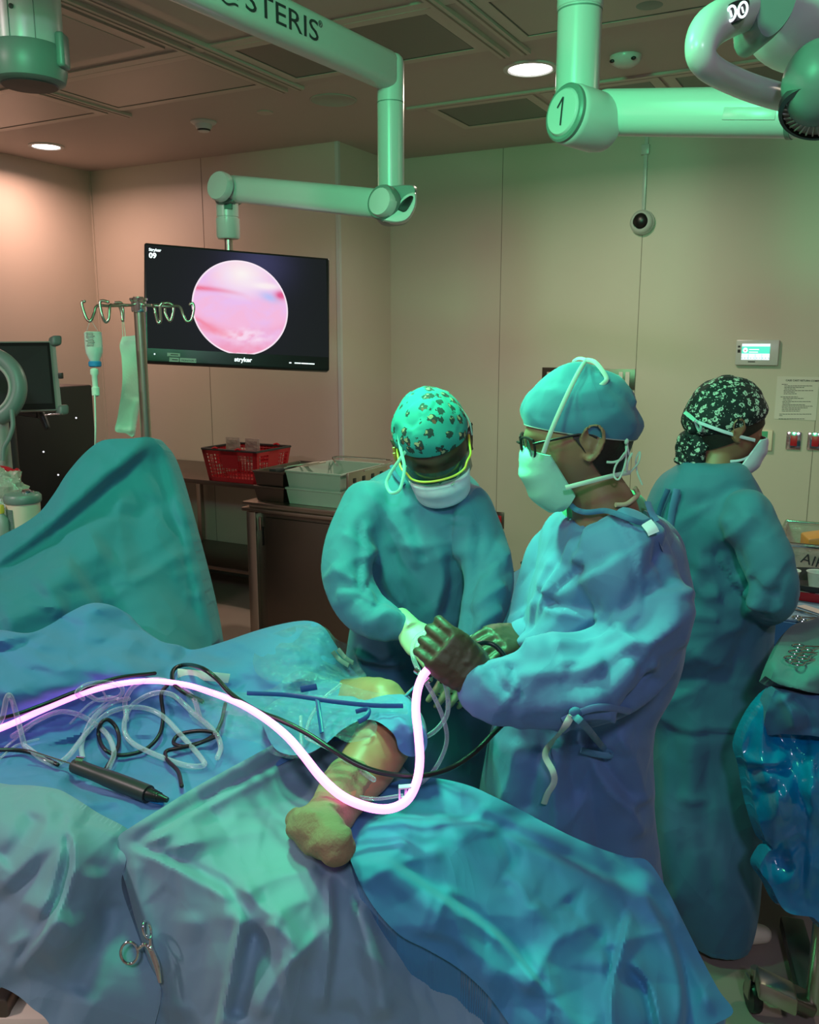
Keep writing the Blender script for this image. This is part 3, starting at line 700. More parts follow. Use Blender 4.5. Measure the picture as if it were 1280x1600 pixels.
# ================================================================== MONITOR BOOM
def fin(p): return p
t = thing('monitor_boom_arm', 'jointed white ceiling arm with black lettering carrying the monitor', 'boom arm', P(628, 160, 3.0))
e0 = P(604, 110, 3.0); e1 = PZ(430, 30, e0[2]); ax = norm(e0-e1); ax[2] = 0; ax = norm(ax)
nrm = np.cross(ax, ZZ); nrm = nrm if nrm@FH < 0 else -nrm
st = e0-ax*1.75; en = P(626, 112, 3.0); en = e0+ax*((en-e0)@ax)
R = np.array([ax, nrm, ZZ])
sec = [(.038, .0), (.040, .03), (.034, .050), (.018, .060), (0, .0615)]
obj('upper_arm', box((st+en)/2, (np.linalg.norm(en-st), .084, .122), R, .03, 5), M['white_plastic'], t)
cpos = en.copy(); ct = cpos+ZZ*.055
cr = .0465; zb = P(628, 292, 3.0)[2]
col_ = lathe((cpos[0], cpos[1], zb), (0, 0, 1), [(cr, 0), (cr, .505-.25), (cr, ct[2]-zb-.03), (cr*.93, ct[2]-zb-.012), (cr*.7, ct[2]-zb-.001), (0, ct[2]-zb)], 40)
obj('drop_column', col_, M['white_plastic'], t)
zs = P(628, 157, 3.0)[2]
obj('seam_ring', lathe((cpos[0], cpos[1], zs), (0, 0, 1), [(cr+.0012, 0), (cr+.0012, .003)], 40), M['grey_plastic'], t)
# lettering
th_ = .043
pos = lambda along, up_: e0+nrm*th_-ax*along+ZZ*up_
def al(px, py): # distance along the arm for a photo point on its side face
    r = ray(px, py); k = ((e0+nrm*th_-CAM)@nrm)/(r@nrm); q = CAM+r*k; return (q-e0)@ax, q[2]-e0[2]
s0 = al(383, 20); s1 = al(497, 72)
so = text('lettering', 'STERIS', e0+nrm*th_+ax*s0[0]+ZZ*(-.030), ax, (0, 0, 1), .082, M['ink'], t)
bb = [v.co.x for v in so.data.vertices]; 
Vt = np.array([v.co[:] for v in so.data.vertices]); al_ = Vt@ax; k = (s1[0]-s0[0])/(al_.max()-al_.min()); Vt = Vt+np.outer((al_-al_.min())*(k-1)-0, ax)
so.data.vertices.foreach_set('co', Vt.ravel()); so.data.update()
text('registered_mark', '®', e0+nrm*th_+ax*(s1[0]+.004)+ZZ*(.014), ax, (0, 0, 1), .026, M['ink'], t)
wl = s0[0]-.02
waves = []
for i in range(5):
    pts = [e0+nrm*(th_+.0003)+ax*(wl-.095+.011*k)+ZZ*(.030-.016*i+.004*math.sin(k*1.1)) for k in range(9)]
    waves.append(tube(pts, .0030, 6, 2, flat=(.2, nrm)))
obj('wave_logo', merge(*waves), M['ink'], t)
# knuckle
def pol(pts, d, back, th, bev=0):
    """outline traced on a plane facing the eye at depth d, real thickness th behind it"""
    return [P(x, y, d) for x, y in pts]
def slab(pts, d, th, sm=4):
    c = catmull([(*q, 0) for q in pts+[pts[0]]], sm)[:-1, :2] if sm else np.array(pts)
    ctr = c.mean(0); V = []; n_ = len(c)
    for dd, k in ((0, .90), (.08, .97), (.2, 1), (.8, 1), (.92, .97), (1, .90)):
        for x, y in c: V.append(P(ctr[0]+(x-ctr[0])*k, ctr[1]+(y-ctr[1])*k, d)+FH*th*dd)
    Fc = [[i*n_+k, i*n_+(k+1) % n_, (i+1)*n_+(k+1) % n_, (i+1)*n_+k] for i in range(5) for k in range(n_)]+[list(range(n_)), [5*n_+k for k in range(n_)][::-1]]
    return np.array(V), Fc
obj('elbow_joint', slab([(577, 322), (578, 304), (592, 293), (612, 289), (648, 288), (651, 306), (648, 322), (636, 342), (618, 347), (595, 345)], 2.94, .13), M['grey_plastic'], t)
obj('elbow_cover', slab([(598, 345), (612, 336), (622, 318), (634, 304), (649, 300), (650, 320), (638, 342), (620, 348)], 2.93, .06), M['white_plastic'], t)
obj('elbow_vent', slab([(622, 328), (628, 315), (640, 306), (646, 308), (640, 322), (632, 331)], 2.925, .02), M['black'], t)
def disc(c, n_, r, h, m, name, par): return obj(name, lathe(c, n_, [(r, 0), (r, h*.7), (r*.93, h), (0, h*1.12)], 36), m, par)
dn_ = norm(-FW*.75-RT*.55)
disc(P(604, 319, 2.96), dn_, .058, .035, M['grey_plastic'], 'joint_ring', t)
disc(P(603, 319, 2.94), dn_, .047, .036, M['white_plastic'], 'joint_cap', t)
A_ = P(596, 319, 3.02); B_ = P(357, 294, 3.40)
axs = norm(B_-A_); ns = norm(np.cross(axs, ZZ)); us = np.cross(ns, axs)
obj('spring_arm', box((A_+B_)/2, (np.linalg.norm(B_-A_), .085, .098), np.array([axs, ns, us]), .036, 6), M['white_plastic'], t)
obj('tilt_joint', slab([(333, 300), (333, 285), (342, 273), (358, 272), (376, 280), (378, 300), (368, 314), (352, 318), (336, 316)], 3.36, .11), M['grey_plastic'], t)
dn2 = norm(-FW*.8-RT*.5)
disc(P(348, 293, 3.34), dn2, .055, .03, M['white_plastic'], 'joint_cap', t)
bc = P(355, 320, 3.42)
obj('swivel', lathe(bc+ZZ*.0, (0, 0, -1), [(.043, -.02), (.043, .045), (.040, .047), (.040, .05), (.046, .052), (.046, .12), (.040, .128)], 32), M['white_plastic'], t)
obj('swivel_slot', box(bc-FH*.038-ZZ*.012+RT*.012, (.03, .014, .02), np.array([RT, FH, ZZ])), M['black'], t)
zp = P(355, 470, 3.5)[2]
obj('post', cyl(bc-ZZ*.12, (bc[0], bc[1], zp), .016), M['steel'], t)
# ------------------------------------------------------------------ monitor
TL, TR, BL = P(223, 378.5, 3.3), P(513, 403, 3.5), P(227.5, 566, 3.3)
U_, V_ = TR-TL, BL-TL; MN = norm(np.cross(V_, U_)); MN = MN if MN@FW < 0 else -MN
def MP(u, v, off=0.0): return TL+U_*u+V_*v+MN*off
t = thing('surgical_monitor', 'wide black surgical monitor showing a round pink endoscope picture', 'monitor', MP(.5, 1))
uM, vM = norm(U_), norm(V_); wM, hM = np.linalg.norm(U_), np.linalg.norm(V_)
obj('housing', box(MP(.5, .5, -.022), (wM, hM, .044), np.array([uM, norm(vM-(vM@uM)*uM), MN]), .008, 3), M['black'], t)
obj('rear_mount', box(MP(.46, .5, -.06), (.16, .16, .06), np.array([uM, norm(vM-(vM@uM)*uM), MN]), .01), M['grey_plastic'], t)
V, Fc, uv = gridplane(MP(.012, .02, .0008), U_*.976, V_*.86, 60, 36)
u, v = uv[:, 0], uv[:, 1]; g = np.exp(-((u-.5)/.30)**2-((v-.42)/.6)**2); g2 = np.exp(-((u-.62)/.16)**2-((v-.08)/.25)**2)
col = np.stack([.010+.006*g+.03*g2, .009+.003*g+.03*g2, .012+.012*g+.09*g2], 1)
colored('screen', V, Fc, col, 1.0, t)
# endoscope picture
RC = .184; V = []; uv = []; nr, na = 50, 144; cc = MP(.505, .495, .002)
def circ(r, a):
    x, y = r*math.cos(a), r*math.sin(a); y = min(y, .965)   # flat lower edge
    return x, y
for i in range(nr+1):
    for k in range(na):
        x, y = circ(i/nr, 2*math.pi*k/na); V.append(cc+uM*RC*x+vM*RC*y); uv.append((x, y))
V = np.array(V); uv = np.array(uv); x, y = uv.T
p3 = np.stack([x*2.4, y*4+.8*vnoise(np.stack([x*2, y*2, x*0], 1), 3), x*0+.5], 1); nn = fbm(p3, 4, 4); fine = fbm(np.stack([x*9+2*y, y*14, x*0], 1), 9, 3)
c = np.array([.93, .50, .74])+np.zeros((len(x), 3)); mixc = lambda w_, q: c*(1-w_[:, None])+np.array(q)*w_[:, None]
c = mixc(np.clip(.5+nn, 0, 1)*.6, (.80, .55, .97))
c = mixc(np.clip(.9-np.hypot((x-.05)*1.1, (y+.72)*1.5), 0, 1), (1, .97, .92)); c = mixc(np.exp(-((y+.33-.04*x-.1*(x+.6)**2)/.05)**2)*np.clip(.2-x, 0, 1)*1.0, (.85, .16, .28))
c = mixc(np.clip(np.exp(-((y-.55+.28*x*x+.1*nn)/.12)**2)*.75, 0, 1)*np.clip(.6+x*-.6, 0.3, 1), (.92, .20, .28))
c = mixc(np.clip((y-.62+.25*nn)*2.2, 0, .85), (.90, .25, .36)); c = mixc(np.clip(np.exp(-((x-.12)/.40)**2-((y-.60)/.14)**2)*(.75+.9*fine), 0, .9), (.96, .72, .90))
c = mixc(np.exp(-((x-.62)/.20)**2-((y+.27-.2*(x-.6))/.10)**2)*.9, (.45, .55, .95)); c = mixc(np.clip(np.exp(-((x-.86)/.12)**2-((y+.33)/.09)**2)*1.2, 0, .95), (.75, .08, .25))
c = mixc(np.clip(np.exp(-((x-.55)/.3)**2-((y+.50)/.07)**2), 0, .8), (1, .92, .9)); rr = np.hypot(x, y); c = mixc((rr > .972)*.9+(y > .955)*.9*(rr <= .972), (1, .86, .96))
Fc = [[i*na+k, i*na+(k+1) % na, (i+1)*na+(k+1) % na, (i+1)*na+k] for i in range(nr) for k in range(na)]
colored('endoscope_picture', V, Fc, np.clip(c, 0, 1), 1.05, t)
vo = norm(-(vM-(vM@uM)*uM))
M['glow_white'] = emis('glow_white', (.9, .92, 1.0), 1.1)
text('brand_lettering', 'stryker', MP(.465, .955, .001), uM, vo, .023, M['glow_white'], t, thick=.0007)
text('screen_caption', 'Stryker', MP(.030, .068, .002), uM, vo, .015, M['glow_white'], t, thick=.0006); text('screen_caption', '09', MP(.030, .125, .002), uM, vo, .027, M['glow_white'], t, thick=.0012)
obj('status_light', box(MP(.047, .928, .001), (.005, .005, .002), np.array([uM, vo, MN])), M['glow_white'], t)
for a_, b_ in ((.765, .012), (.795, .035), (.833, .042), (.877, .030)): obj('button_light', box(MP(a_+b_/2, .945, .0006), (wM*b_, .0045, .002), np.array([uM, vo, MN])), M['glow_white'], t)
for (u0, v0, u1, v1, s) in ((.112, .912, .178, .940, ''), (.122, .950, .172, .985, ''), (.176, .950, .262, .985, 'MONITOR 1')):
    lb = obj('asset_label', box(MP((u0+u1)/2, (v0+v1)/2, .001), ((u1-u0)*wM, (v1-v0)*hM, .001), np.array([uM, vo, MN])), M['tray_grey'], t)
    if s: text('label_text', s, MP(u0+.008, v1-.008, .002), uM, vo, .010, M['ink'], lb)
    else: obj('label_text', box(MP((u0+u1)/2+.004, (v0+v1)/2, .002), ((u1-u0)*wM*.6, .003, .001), np.array([uM, vo, MN])), M['ink'], lb)
# ================================================================== NUMBERED BOOM COLUMN
t = thing('light_boom_arm', 'white ceiling boom marked with a number 1 at its round joint', 'boom arm', P(906, 160, 2.42))
cc = P(905, 60, 2.45); cx, cy = cc[0], cc[1]; zt = CZ; zb = P(903, 165, 2.45)[2]
obj('drop_column', lathe((cx, cy, zb-.05), (0, 0, 1), [(.061, 0), (.061, zt-zb+.05)], 44), M['white_plastic'], t)
obj('column_sleeve', lathe((cx, cy, P(905, 18, 2.45)[2]), (0, 0, 1), [(.0605, 0), (.0635, .003), (.0635, CZ-P(905, 18, 2.45)[2])], 44), M['white_plastic'], t)
obj('seam_ring', lathe((cx, cy, P(905, 22, 2.45)[2]), (0, 0, 1), [(.0620, 0), (.0620, .004)], 44), M['grey_plastic'], t)
obj('ceiling_mount', lathe((cx, cy, CZ), (0, 0, -1), [(.16, 0), (.16, .04), (.10, .06)], 40), M['white_plastic'], t)
jn = norm(-FW*.52-RT*.85); jc = P(889, 178, 2.38)
obj('joint_drum', lathe(jc, -jn, [(.070, -.012), (.0775, -.004), (.079, .01), (.079, .10), (.072, .13), (.05, .145), (0, .15)], 48), M['white_plastic'], t)
obj('joint_ring', lathe(jc+jn*.012, jn, [(.0755, -.012), (.0755, .004), (.070, .009)], 48), M['grey_plastic'], t)
obj('joint_cap', lathe(jc+jn*.014, jn, [(.062, 0), (.062, .007), (.057, .013), (0, .014)], 48), M['white_plastic'], t)
jx = norm(np.cross(ZZ, jn)); jx = jx if jx@RT > 0 else -jx; ju = norm(np.cross(jn, jx)); ju = ju if ju[2] > 0 else -ju
nb0 = jc+jn*.0292
obj('number', merge(tube([nb0+ju*.036+jx*.004, nb0-ju*.036+jx*.004], .0032, 8, flat=(.25, jn)), tube([nb0+ju*.036+jx*.004, nb0+ju*.012-jx*.016], .0030, 8, flat=(.25, jn))), M['ink'], t)
A_ = P(925, 176, 2.46); B_ = P(1275, 176, 2.15)
axs = norm(B_-A_); ns = norm(np.cross(axs, ZZ)); us = np.cross(ns, axs)
obj('spring_arm', box((A_+B_)/2, (np.linalg.norm(B_-A_), .105, .118), np.array([axs, ns, us]), .045, 6), M['white_plastic'], t)
q0 = P(1140, 190, 2.23)-FH*.0; nb = -ns if (-ns)@FW < 0 else ns
obj('arm_hatch', box(A_+axs*((P(1170, 190, 2.2)-A_)@axs)+nb*.0515-us*.012, (.13, .004, .03), np.array([axs, nb, us]), .0015), M['white_plastic'], t)
obj('arm_collar', lathe(A_+axs*((P(1236, 190, 2.2)-A_)@axs), axs, [(.0625, 0), (.0625, .012)], 40), M['grey_plastic'], t)
# ================================================================== SURGICAL LIGHT HEAD, top right
t = thing('surgical_light_head', 'rounded surgical light head with loop handle and lit buttons at top right', 'surgical light', P(1180, 90, 1.3))
hp = [(1300, -40, 1.42, 30), (1225, -5, 1.30, 30), (1160, 18, 1.22, 30), (1112, 42, 1.17, 30), (1095, 78, 1.15, 24), (1108, 105, 1.17, 21), (1150, 128, 1.24, 20), (1200, 146, 1.32, 20), (1262, 162, 1.42, 20)]
obj('loop_handle', tube([P(a, b, d) for a, b, d, r in hp], [r*d/F for a, b, d, r in hp], 28, 8, rnd=True), M['white_plastic'], t)
pn = norm(-FW*.8-RT*.5+ZZ*.1)
pf = [(1133, 20), (1136, 8), (1146, 0), (1160, -4), (1172, -3), (1172, 10), (1166, 24), (1150, 34), (1136, 36)]
obj('button_panel', slab([(x, y+2) for x, y in pf], 1.155, .02), M['black'], t)
for x, y in ((1143, 21), (1161, 15)):
    rp = [P(x+7.0*math.cos(a), y+11.5*math.sin(a)-3*math.cos(a), 1.152) for a in np.linspace(0, 2*math.pi, 24)]
    obj('button_ring', tube(rp, .0016, 8, cap=False), M['glow_white'], t)
    obj('button_symbol', tube([P(x-1.5, y-4, 1.151), P(x+1, y+5, 1.151)], .0012, 8), M['glow_white'], t)
obj('pivot_cover', slab([(1182, 44), (1180, 10), (1184, -40), (1250, -45), (1245, 8), (1226, 42), (1204, 61), (1190, 58)], 1.20, .09), M['grey_plastic'], t)
cb = P(1275, 5, 1.34)
obj('head_shell', ellipsoid(cb, [RT*.108, FH*.11, ZZ*.098], 44, 26), M['white_plastic'], t)
cg = P(1278, 162, 1.25)
obj('lamp_yoke', ellipsoid(cg+ZZ*.028, [RT*.050, FH*.055, ZZ*.058], 32, 18), M['grey_plastic'], t)
gn = norm(-RT*.35-FH*.45-ZZ*.85); gx, gy, gz = frame(gn)
obj('lamp_bezel', lathe(cg-ZZ*.004, gn, [(.046, -.02), (.052, .004), (.050, .014), (.044, .016)], 40, cap=False), M['dark_plastic'], t)
fins = [lathe(cg-ZZ*.004, gn, [(.045, .008), (.0, .010)], 40)]
for k in range(30):
    a = 2*math.pi*k/30; dv = gx*math.cos(a)+gy*math.sin(a); fins.append(cyl(cg-ZZ*.004+gn*.011+dv*.018, cg-ZZ*.004+gn*.011+dv*.044, .0014, n=6))
fins.append(lathe(cg-ZZ*.004, gn, [(.016, .009), (.016, .016), (0, .017)], 24))
obj('lamp_grille', merge(*fins), M['tray_grey'], t)
# ================================================================== BOOM HUB, top left
t = thing('boom_hub', 'white cylindrical boom hub with dark green base at the top left corner', 'boom hub', P(46, 100, 2.3))
bc = P(45, 108, 2.3); r = .091
zt = CZ
obj('hub_drum', lathe((bc[0], bc[1], P(45, 92, 2.3)[2]), (0, 0, 1), [(r*.96, -.03), (r, 0), (r, zt-P(45, 92, 2.3)[2])], 48), M['white_plastic'], t)
zc = P(45, 125, 2.3)[2]
obj('hub_base', lathe((bc[0], bc[1], zc), (0, 0, 1), [(0, -.012), (r*.8, -.012), (r*.98, -.004), (r*1.05, .02), (r*1.06, .075), (r*1.02, .08)], 48), M['grey_plastic'], t)
obj('base_underside', lathe((bc[0], bc[1], zc-.012), (0, 0, -1), [(r*.80, -.001), (r*.76, .003), (0, .004)], 48), M['dark_plastic'], t)
tb = P(98, 80, 2.28); obj('brake_tab', box(tb-FH*.0, (.022, .05, .085), np.array([RT, FH, ZZ]), .008, 3), M['grey_plastic'], t)
hd = norm(-FH*.8+RT*.35); hx = norm(np.cross(hd, ZZ))
hc = np.array([bc[0], bc[1], P(60, 25, 2.2)[2]])
hv = []
for zz in (-.085, .12):
    pass
obj('access_hatch', merge(*[tube([np.array([bc[0], bc[1], hc[2]+z])+(-FH*math.cos(a)+RT*math.sin(a))*(r+.0006) for a in np.linspace(-.05, .62, 10)], .0012, 6) for z in (-.075, .13)]+[tube([np.array([bc[0], bc[1], hc[2]+z])+(-FH*math.cos(a)+RT*math.sin(a))*(r+.0006) for z in (-.075, .13)], .0012, 6) for a in (-.05, .62)]), M['grey_plastic'], t)
obj('hatch_lock', lathe(np.array([bc[0], bc[1], hc[2]+.02])+(-FH*math.cos(.05)+RT*math.sin(.05))*r, norm(-FH*math.cos(.05)+RT*math.sin(.05)), [(.006, 0), (.006, .003), (0, .004)], 16), M['dark_plastic'], t)
# ================================================================== LEFT SIDE EQUIPMENT
qb = P(144, 601, 4.45)
t = thing('equipment_cabinet', 'tall black equipment cabinet standing at the left behind the display', 'cabinet', (qb[0]-.45, qb[1]-.2, 0))
obj('body', box2((qb[0]-.9, qb[1]-.5, .05), (qb[0], qb[1], qb[2]), .01), M['black'], t)
obj('door', box2((qb[0]-.86, qb[1]-.515, .12), (qb[0]-.02, qb[1]-.498, qb[2]-.16), .004), M['black'], t)
obj('top_band', box2((qb[0]-.9, qb[1]-.512, qb[2]-.10), (qb[0]+.003, qb[1]-.497, qb[2]-.075), .003), M['dark_plastic'], t)
for i in range(3): obj('indicator_light', ellipsoid(P((68, 119, 91)[i], (706, 653, 742)[i], 3.78), [RT*.004, FH*.004, ZZ*.004], 10, 6), M['glow_white'], t)
t = thing('imaging_display', 'grey framed blank display tilted on a bracket at the left edge', 'display', P(40, 650, 3.2))
a, b, c_, d_ = P(-60, 534, 3.0), P(86, 533, 3.2), P(97, 641, 3.2), P(-60, 645, 3.0)
dn = norm(np.cross(b-a, d_-a)); dn = dn if dn@FW > 0 else -dn
obj('housing', quadbox(a, b, c_, d_, dn, .05), M['tray_grey'], t, False)
lerp = lambda p_, q_, k: p_+(q_-p_)*k
def inset(a, b, c, d, i0, i1, j0, j1, off):
    f = lambda u, v: lerp(lerp(a, b, u), lerp(d, c, u), v)-dn*off
    return f(i0, j0), f(i1, j0), f(i1, j1), f(i0, j1)
obj('bezel', quadbox(*inset(a, b, c_, d_, .0, .93, .02, .98, .004), dn, .004), M['black'], t, False)
obj('panel', quadbox(*inset(a, b, c_, d_, .0, .90, .07, .90, .006), dn, .003), M['dark_plastic'], t, False)
for q in (b, c_): obj('corner_bumper', box(q-dn*.002, (.036, .05, .036), np.array([norm(b-a), dn, norm(d_-a)]), .010, 3), M['grey_plastic'], t)
obj('side_latch', box(P(95, 587, 3.19), (.014, .02, .022), np.array([RT, FH, ZZ]), .003), M['dark_plastic'], t)
obj('bracket', merge(limb([(60, 640, 3.25, 8), (68, 655, 3.25, 6), (73, 667, 3.25, 5)], 12), cyl(P(20, 640, 3.25), P(60, 646, 3.25), .018)), M['dark_plastic'], t)
obj('foot_bar', cyl(P(70, 648, 3.18), P(98, 646, 3.18), .004), M['chrome'], t)
obj('support_column', cyl(P(10, 648, 3.35), PZ(10, 648, .0)*0+np.array([*P(10, 648, 3.35)[:2], 0.05]), .03), M['dark_plastic'], t)
t = thing('curved_yoke_stand', 'grey green curved yoke on a stand in front of the left display', 'equipment stand', P(0, 700, 2.7))
arc = [(-25+54*math.cos(a), 606+52*math.sin(a), 2.7, 13) for a in np.linspace(-1.5, 1.0, 10)]
obj('yoke', tube([P(x, y, d) for x, y, d, r in arc], [r*d/F for *_, d, r in arc], 16, 4, flat=(1.0, FW), rnd=True), M['grey_plastic'], t)
obj('yoke_lining', tube([P(-25+41*math.cos(a), 606+40*math.sin(a), 2.68) for a in np.linspace(-1.3, 1.0, 12)], .006, 10, 3), M['tray_grey'], t)
obj('column', cyl(P(-2, 645, 2.72), np.array([*P(-2, 645, 2.72)[:2], 0.03]), .026), M['tray_grey'], t)
obj('cable', tube([P(x, y, 2.66) for x, y in ((18, 640), (20, 665), (14, 685), (6, 700), (4, 720))], .007, 10, 6), M['grey_plastic'], t)
obj('base', lathe((*P(-2, 645, 2.72)[:2], 0), (0, 0, 1), [(.13, 0), (.13, .03), (.05, .06)], 32), M['dark_plastic'], t)
t = thing('red_knob_handle', 'red round knob on a short lever before the black cabinet', 'knob', P(20, 738, 2.66))
obj('knob', ellipsoid(P(27, 741, 2.66), [RT*.012, FH*.014, ZZ*.019], 18, 12), M['red'], t); obj('lever', tube([P(-3, 731, 2.70), P(12, 733, 2.68), P(24, 740, 2.66)], .008, 10, 4), M['red'], t)
t = thing('supply_cart', 'low cart at the left edge under the bag and canister', 'cart', (*P(10, 830, 2.55)[:2], 0))
pc = P(20, 826, 2.55)
obj('top_shelf', box((pc[0]-.05, pc[1]+.02, pc[2]-.015), (.42, .42, .03), None, .006), M['tray_grey'], t)
for sx in (-1, 1):
    for sy in (-1, 1): obj('leg', cyl((pc[0]-.05+sx*.18, pc[1]+.02+sy*.18, pc[2]-.03), (pc[0]-.05+sx*.18, pc[1]+.02+sy*.18, 0), .012), M['steel'], t)
zc = pc[2]
t = thing('suction_canister', 'white round canister with a dark green lid beside the teal drape', 'canister', (*P(37, 812, 2.5)[:2], zc))
q = P(37, 800, 2.5); q[2] = zc
obj('body', lathe(q, (0, 0, 1), [(.040, 0), (.044, .01), (.046, .088)], 36), M['cream'], t)
obj('lid', lathe(q, (0, 0, 1), [(.049, .086), (.051, .090), (.051, .104), (.046, .110), (.03, .112), (0, .113)], 36), M['grey_plastic'], t)
obj('lid_port', merge(lathe(q+ZZ*.112+RT*.012, (0, 0, 1), [(.014, 0), (.014, .006), (.010, .010), (0, .010)], 18), tube([q+ZZ*.115+RT*x for x in (.0, .02, .034)], .004, 8)), M['chrome'], t)
obj('label', merge(*[tube([q+(-FH*math.cos(a)+RT*math.sin(a))*.0468+ZZ*z for a in np.linspace(-.9, -.25, 8)], .0012, 6) for z in np.linspace(.012, .070, 22)]), M['grey_plastic'], t)
qg = P(8, 780, 2.52)
bag = ellipsoid(P(4, 775, 2.60), [RT*.072, FH*.05, ZZ*.092], 40, 26); bV, bF = bag; bV = bV+(norm([1, 0, 0])*0+((bV-bV.mean(0))*.22)*crumple(bV*28, 3)[:, None]+((bV-bV.mean(0))*.12)*fbm(bV*14, 3)[:, None])
tag(obj('plastic_bag', (bV, bF), M['bag_film'], auto=30), 'crumpled clear plastic bag glinting green at the left edge', 'plastic bag')
t = thing('small_bottle', 'small bottle with yellow cap at the left edge beside the canister', 'bottle', P(2, 828, 2.46)); q = P(1, 806, 2.46); q[2] = zc
obj('body', lathe(q, (0, 0, 1), [(.018, 0), (.020, .004), (.020, .045), (.010, .058), (.009, .064)], 24), M['tray_grey'], t); obj('cap', lathe(q, (0, 0, 1), [(.011, .062), (.011, .082), (.009, .085), (0, .085)], 20), M['yellow'], t)
# ------------------------------------------------------------------ IV pole
ip = P(217, 480, 2.6)
t = thing('iv_pole', 'chrome infusion pole with curled hooks left of the monitor', 'iv pole', (ip[0], ip[1], 0))
obj('pole', cyl((ip[0], ip[1], .06), (ip[0], ip[1], ip[2]+.03), .0155), M['steel'], t)
obj('hub', lathe((ip[0], ip[1], ip[2]-.014), (0, 0, 1), [(.020, 0), (.022, .004), (.022, .030), (.026, .034), (.026, .040), (0, .041)], 24), M['chrome'], t)
obj('base', merge(*[tube([(ip[0], ip[1], .08), (ip[0]+.3*math.cos(a), ip[1]+.3*math.sin(a), .045)], .014, 10) for a in np.arange(5)*1.2566]), M['steel'], t)
def hookpx(pts): return tube([P(x, y, d) for x, y, d in pts], .0042, 10, 6, rnd=True)
hk = [[(205, 477, 2.6), (170, 478, 2.58), (152, 478, 2.55), (147, 490, 2.54), (142, 501, 2.53), (136, 499, 2.53), (130, 484, 2.53), (128, 473, 2.53), (132, 471, 2.53)],
      [(205, 477, 2.6), (178, 477, 2.5), (172, 478, 2.48), (170, 498, 2.47), (165, 503, 2.47), (160, 494, 2.46), (156, 474, 2.46), (160, 470, 2.46), (169, 472, 2.46)],
      [(212, 477, 2.6), (197, 477, 2.70), (187, 476, 2.72), (190, 488, 2.73), (192, 502, 2.73), (193, 490, 2.74), (190, 474, 2.74), (180, 473, 2.74)],
      [(229, 477, 2.6), (262, 479, 2.62), (280, 479, 2.64), (286, 492, 2.65), (292, 502, 2.65), (299, 499, 2.65), (303, 482, 2.65), (301, 474, 2.65), (297, 476, 2.65)],
      [(229, 477, 2.6), (240, 479, 2.5), (243, 490, 2.49), (247, 504, 2.48), (251, 500, 2.48), (250, 480, 2.47), (253, 474, 2.47)],
      [(229, 477, 2.6), (255, 478, 2.72), (258, 490, 2.73), (264, 501, 2.73), (268, 498, 2.73), (271, 480, 2.73), (265, 474, 2.73), (256, 474, 2.73)]]
for h_ in hk: obj('hook', hookpx(h_), M['steel'], t)
t = thing('infusion_bottle', 'clear infusion bottle with blue cap hanging upside down from a pole hook', 'infusion bottle', P(145, 570, 2.53))
bt = P(145, 518, 2.53); pxm = 2.53/F
obj('bottle', lathe(bt, (0, 0, -1), [(0, 0), (.020, 0), (.0245, .003), (.0245, .050), (.023, .062), (.014, .083), (.012, .092)], 30), M['bottle'], t)
obj('fluid', lathe(bt, (0, 0, -1), [(.0, .045), (.023, .045), (.022, .062), (.012, .084), (0, .088)], 30), M['towel'], t)
obj('cap', lathe(bt, (0, 0, -1), [(.015, .084), (.018, .087), (.018, .098), (.014, .101), (0, .101)], 26), M['blue'], t)
obj('label', merge(*[box(bt-FH*.0243-ZZ*(.004+.0045*i)+RT*(random.uniform(-.002, .002)), (random.choice((.016, .02, .024, .026)), .002, .0013), np.array([RT, FH, ZZ])) for i in range(9)]), M['ink'], t)
obj('hanger', merge(tube([P(141, 500, 2.53), P(135, 519, 2.53)], .0009, 6), tube([P(142, 500, 2.53), P(154, 519, 2.53)], .0009, 6)), M['tube'], t)
obj('drip_chamber', lathe(P(147, 575, 2.53), (0, 0, -1), [(.004, 0), (.011, .004), (.012, .016), (.008, .022), (.008, .054), (.011, .056), (.011, .078), (.004, .082)], 22), M['towel'], t)
obj('drip_tube', tube([P(148, 616, 2.53), P(149, 650, 2.54), P(149, 690, 2.56), P(147, 760, 2.7)], .0026, 8, 6), M['towel'], t)
t = thing('pressure_sleeve', 'pale green fabric sleeve hanging on strings from the pole hook', 'fabric sleeve', P(203, 678, 2.72))
sf = Surf([(188, 525, 2.70), (216, 525, 2.72), (184, 670, 2.70), (215, 690, 2.75), (196, 600, 2.66), (212, 600, 2.71)])
obj('sleeve', sheet([(191, 526), (203, 525), (216, 524), (221, 530), (222, 560), (221, 600), (219, 620), (212, 660), (208, 682), (196, 677), (180, 673), (184, 650), (191, 600), (190, 560), (187, 541)], sf, [('r', 4, .008, [(216, 620), (208, 650), (205, 680)]), ('r', 2, .004, [(188, 533), (216, 532)]), ('r', 2, .003, [(181, 669), (208, 676)])], 1.5, (9, .004, 3, 'n'), (.012, .002)), M['towel'], t)
obj('string', merge(tube([P(191, 500, 2.73), P(192, 526, 2.72)], .001, 6), tube([P(193, 500, 2.73), P(196, 526, 2.72)], .001, 6)), M['towel'], t)
# ================================================================== STEEL WALL TABLE
zt = .855; fy = PZ(330, 751, zt)[1]
t = thing('steel_wall_table', 'long stainless steel table with undershelf against the back wall', 'table', (-4.1, (fy+YB)/2, 0))
obj('tabletop', box2((-5.0, fy, zt-.03), (-3.22, YB-.01, zt), .004), M['steel_dark'], t)
obj('undershelf', box2((-4.96, fy+.05, .24), (-3.26, YB-.04, .265), .004), M['steel_dark'], t)
for x in (-4.93, -4.42, -3.3):
    for y in (fy+.05, YB-.07): obj('leg', box((x, y, (zt-.03)/2), (.04, .04, zt-.03), None, .006), M['steel'], t)
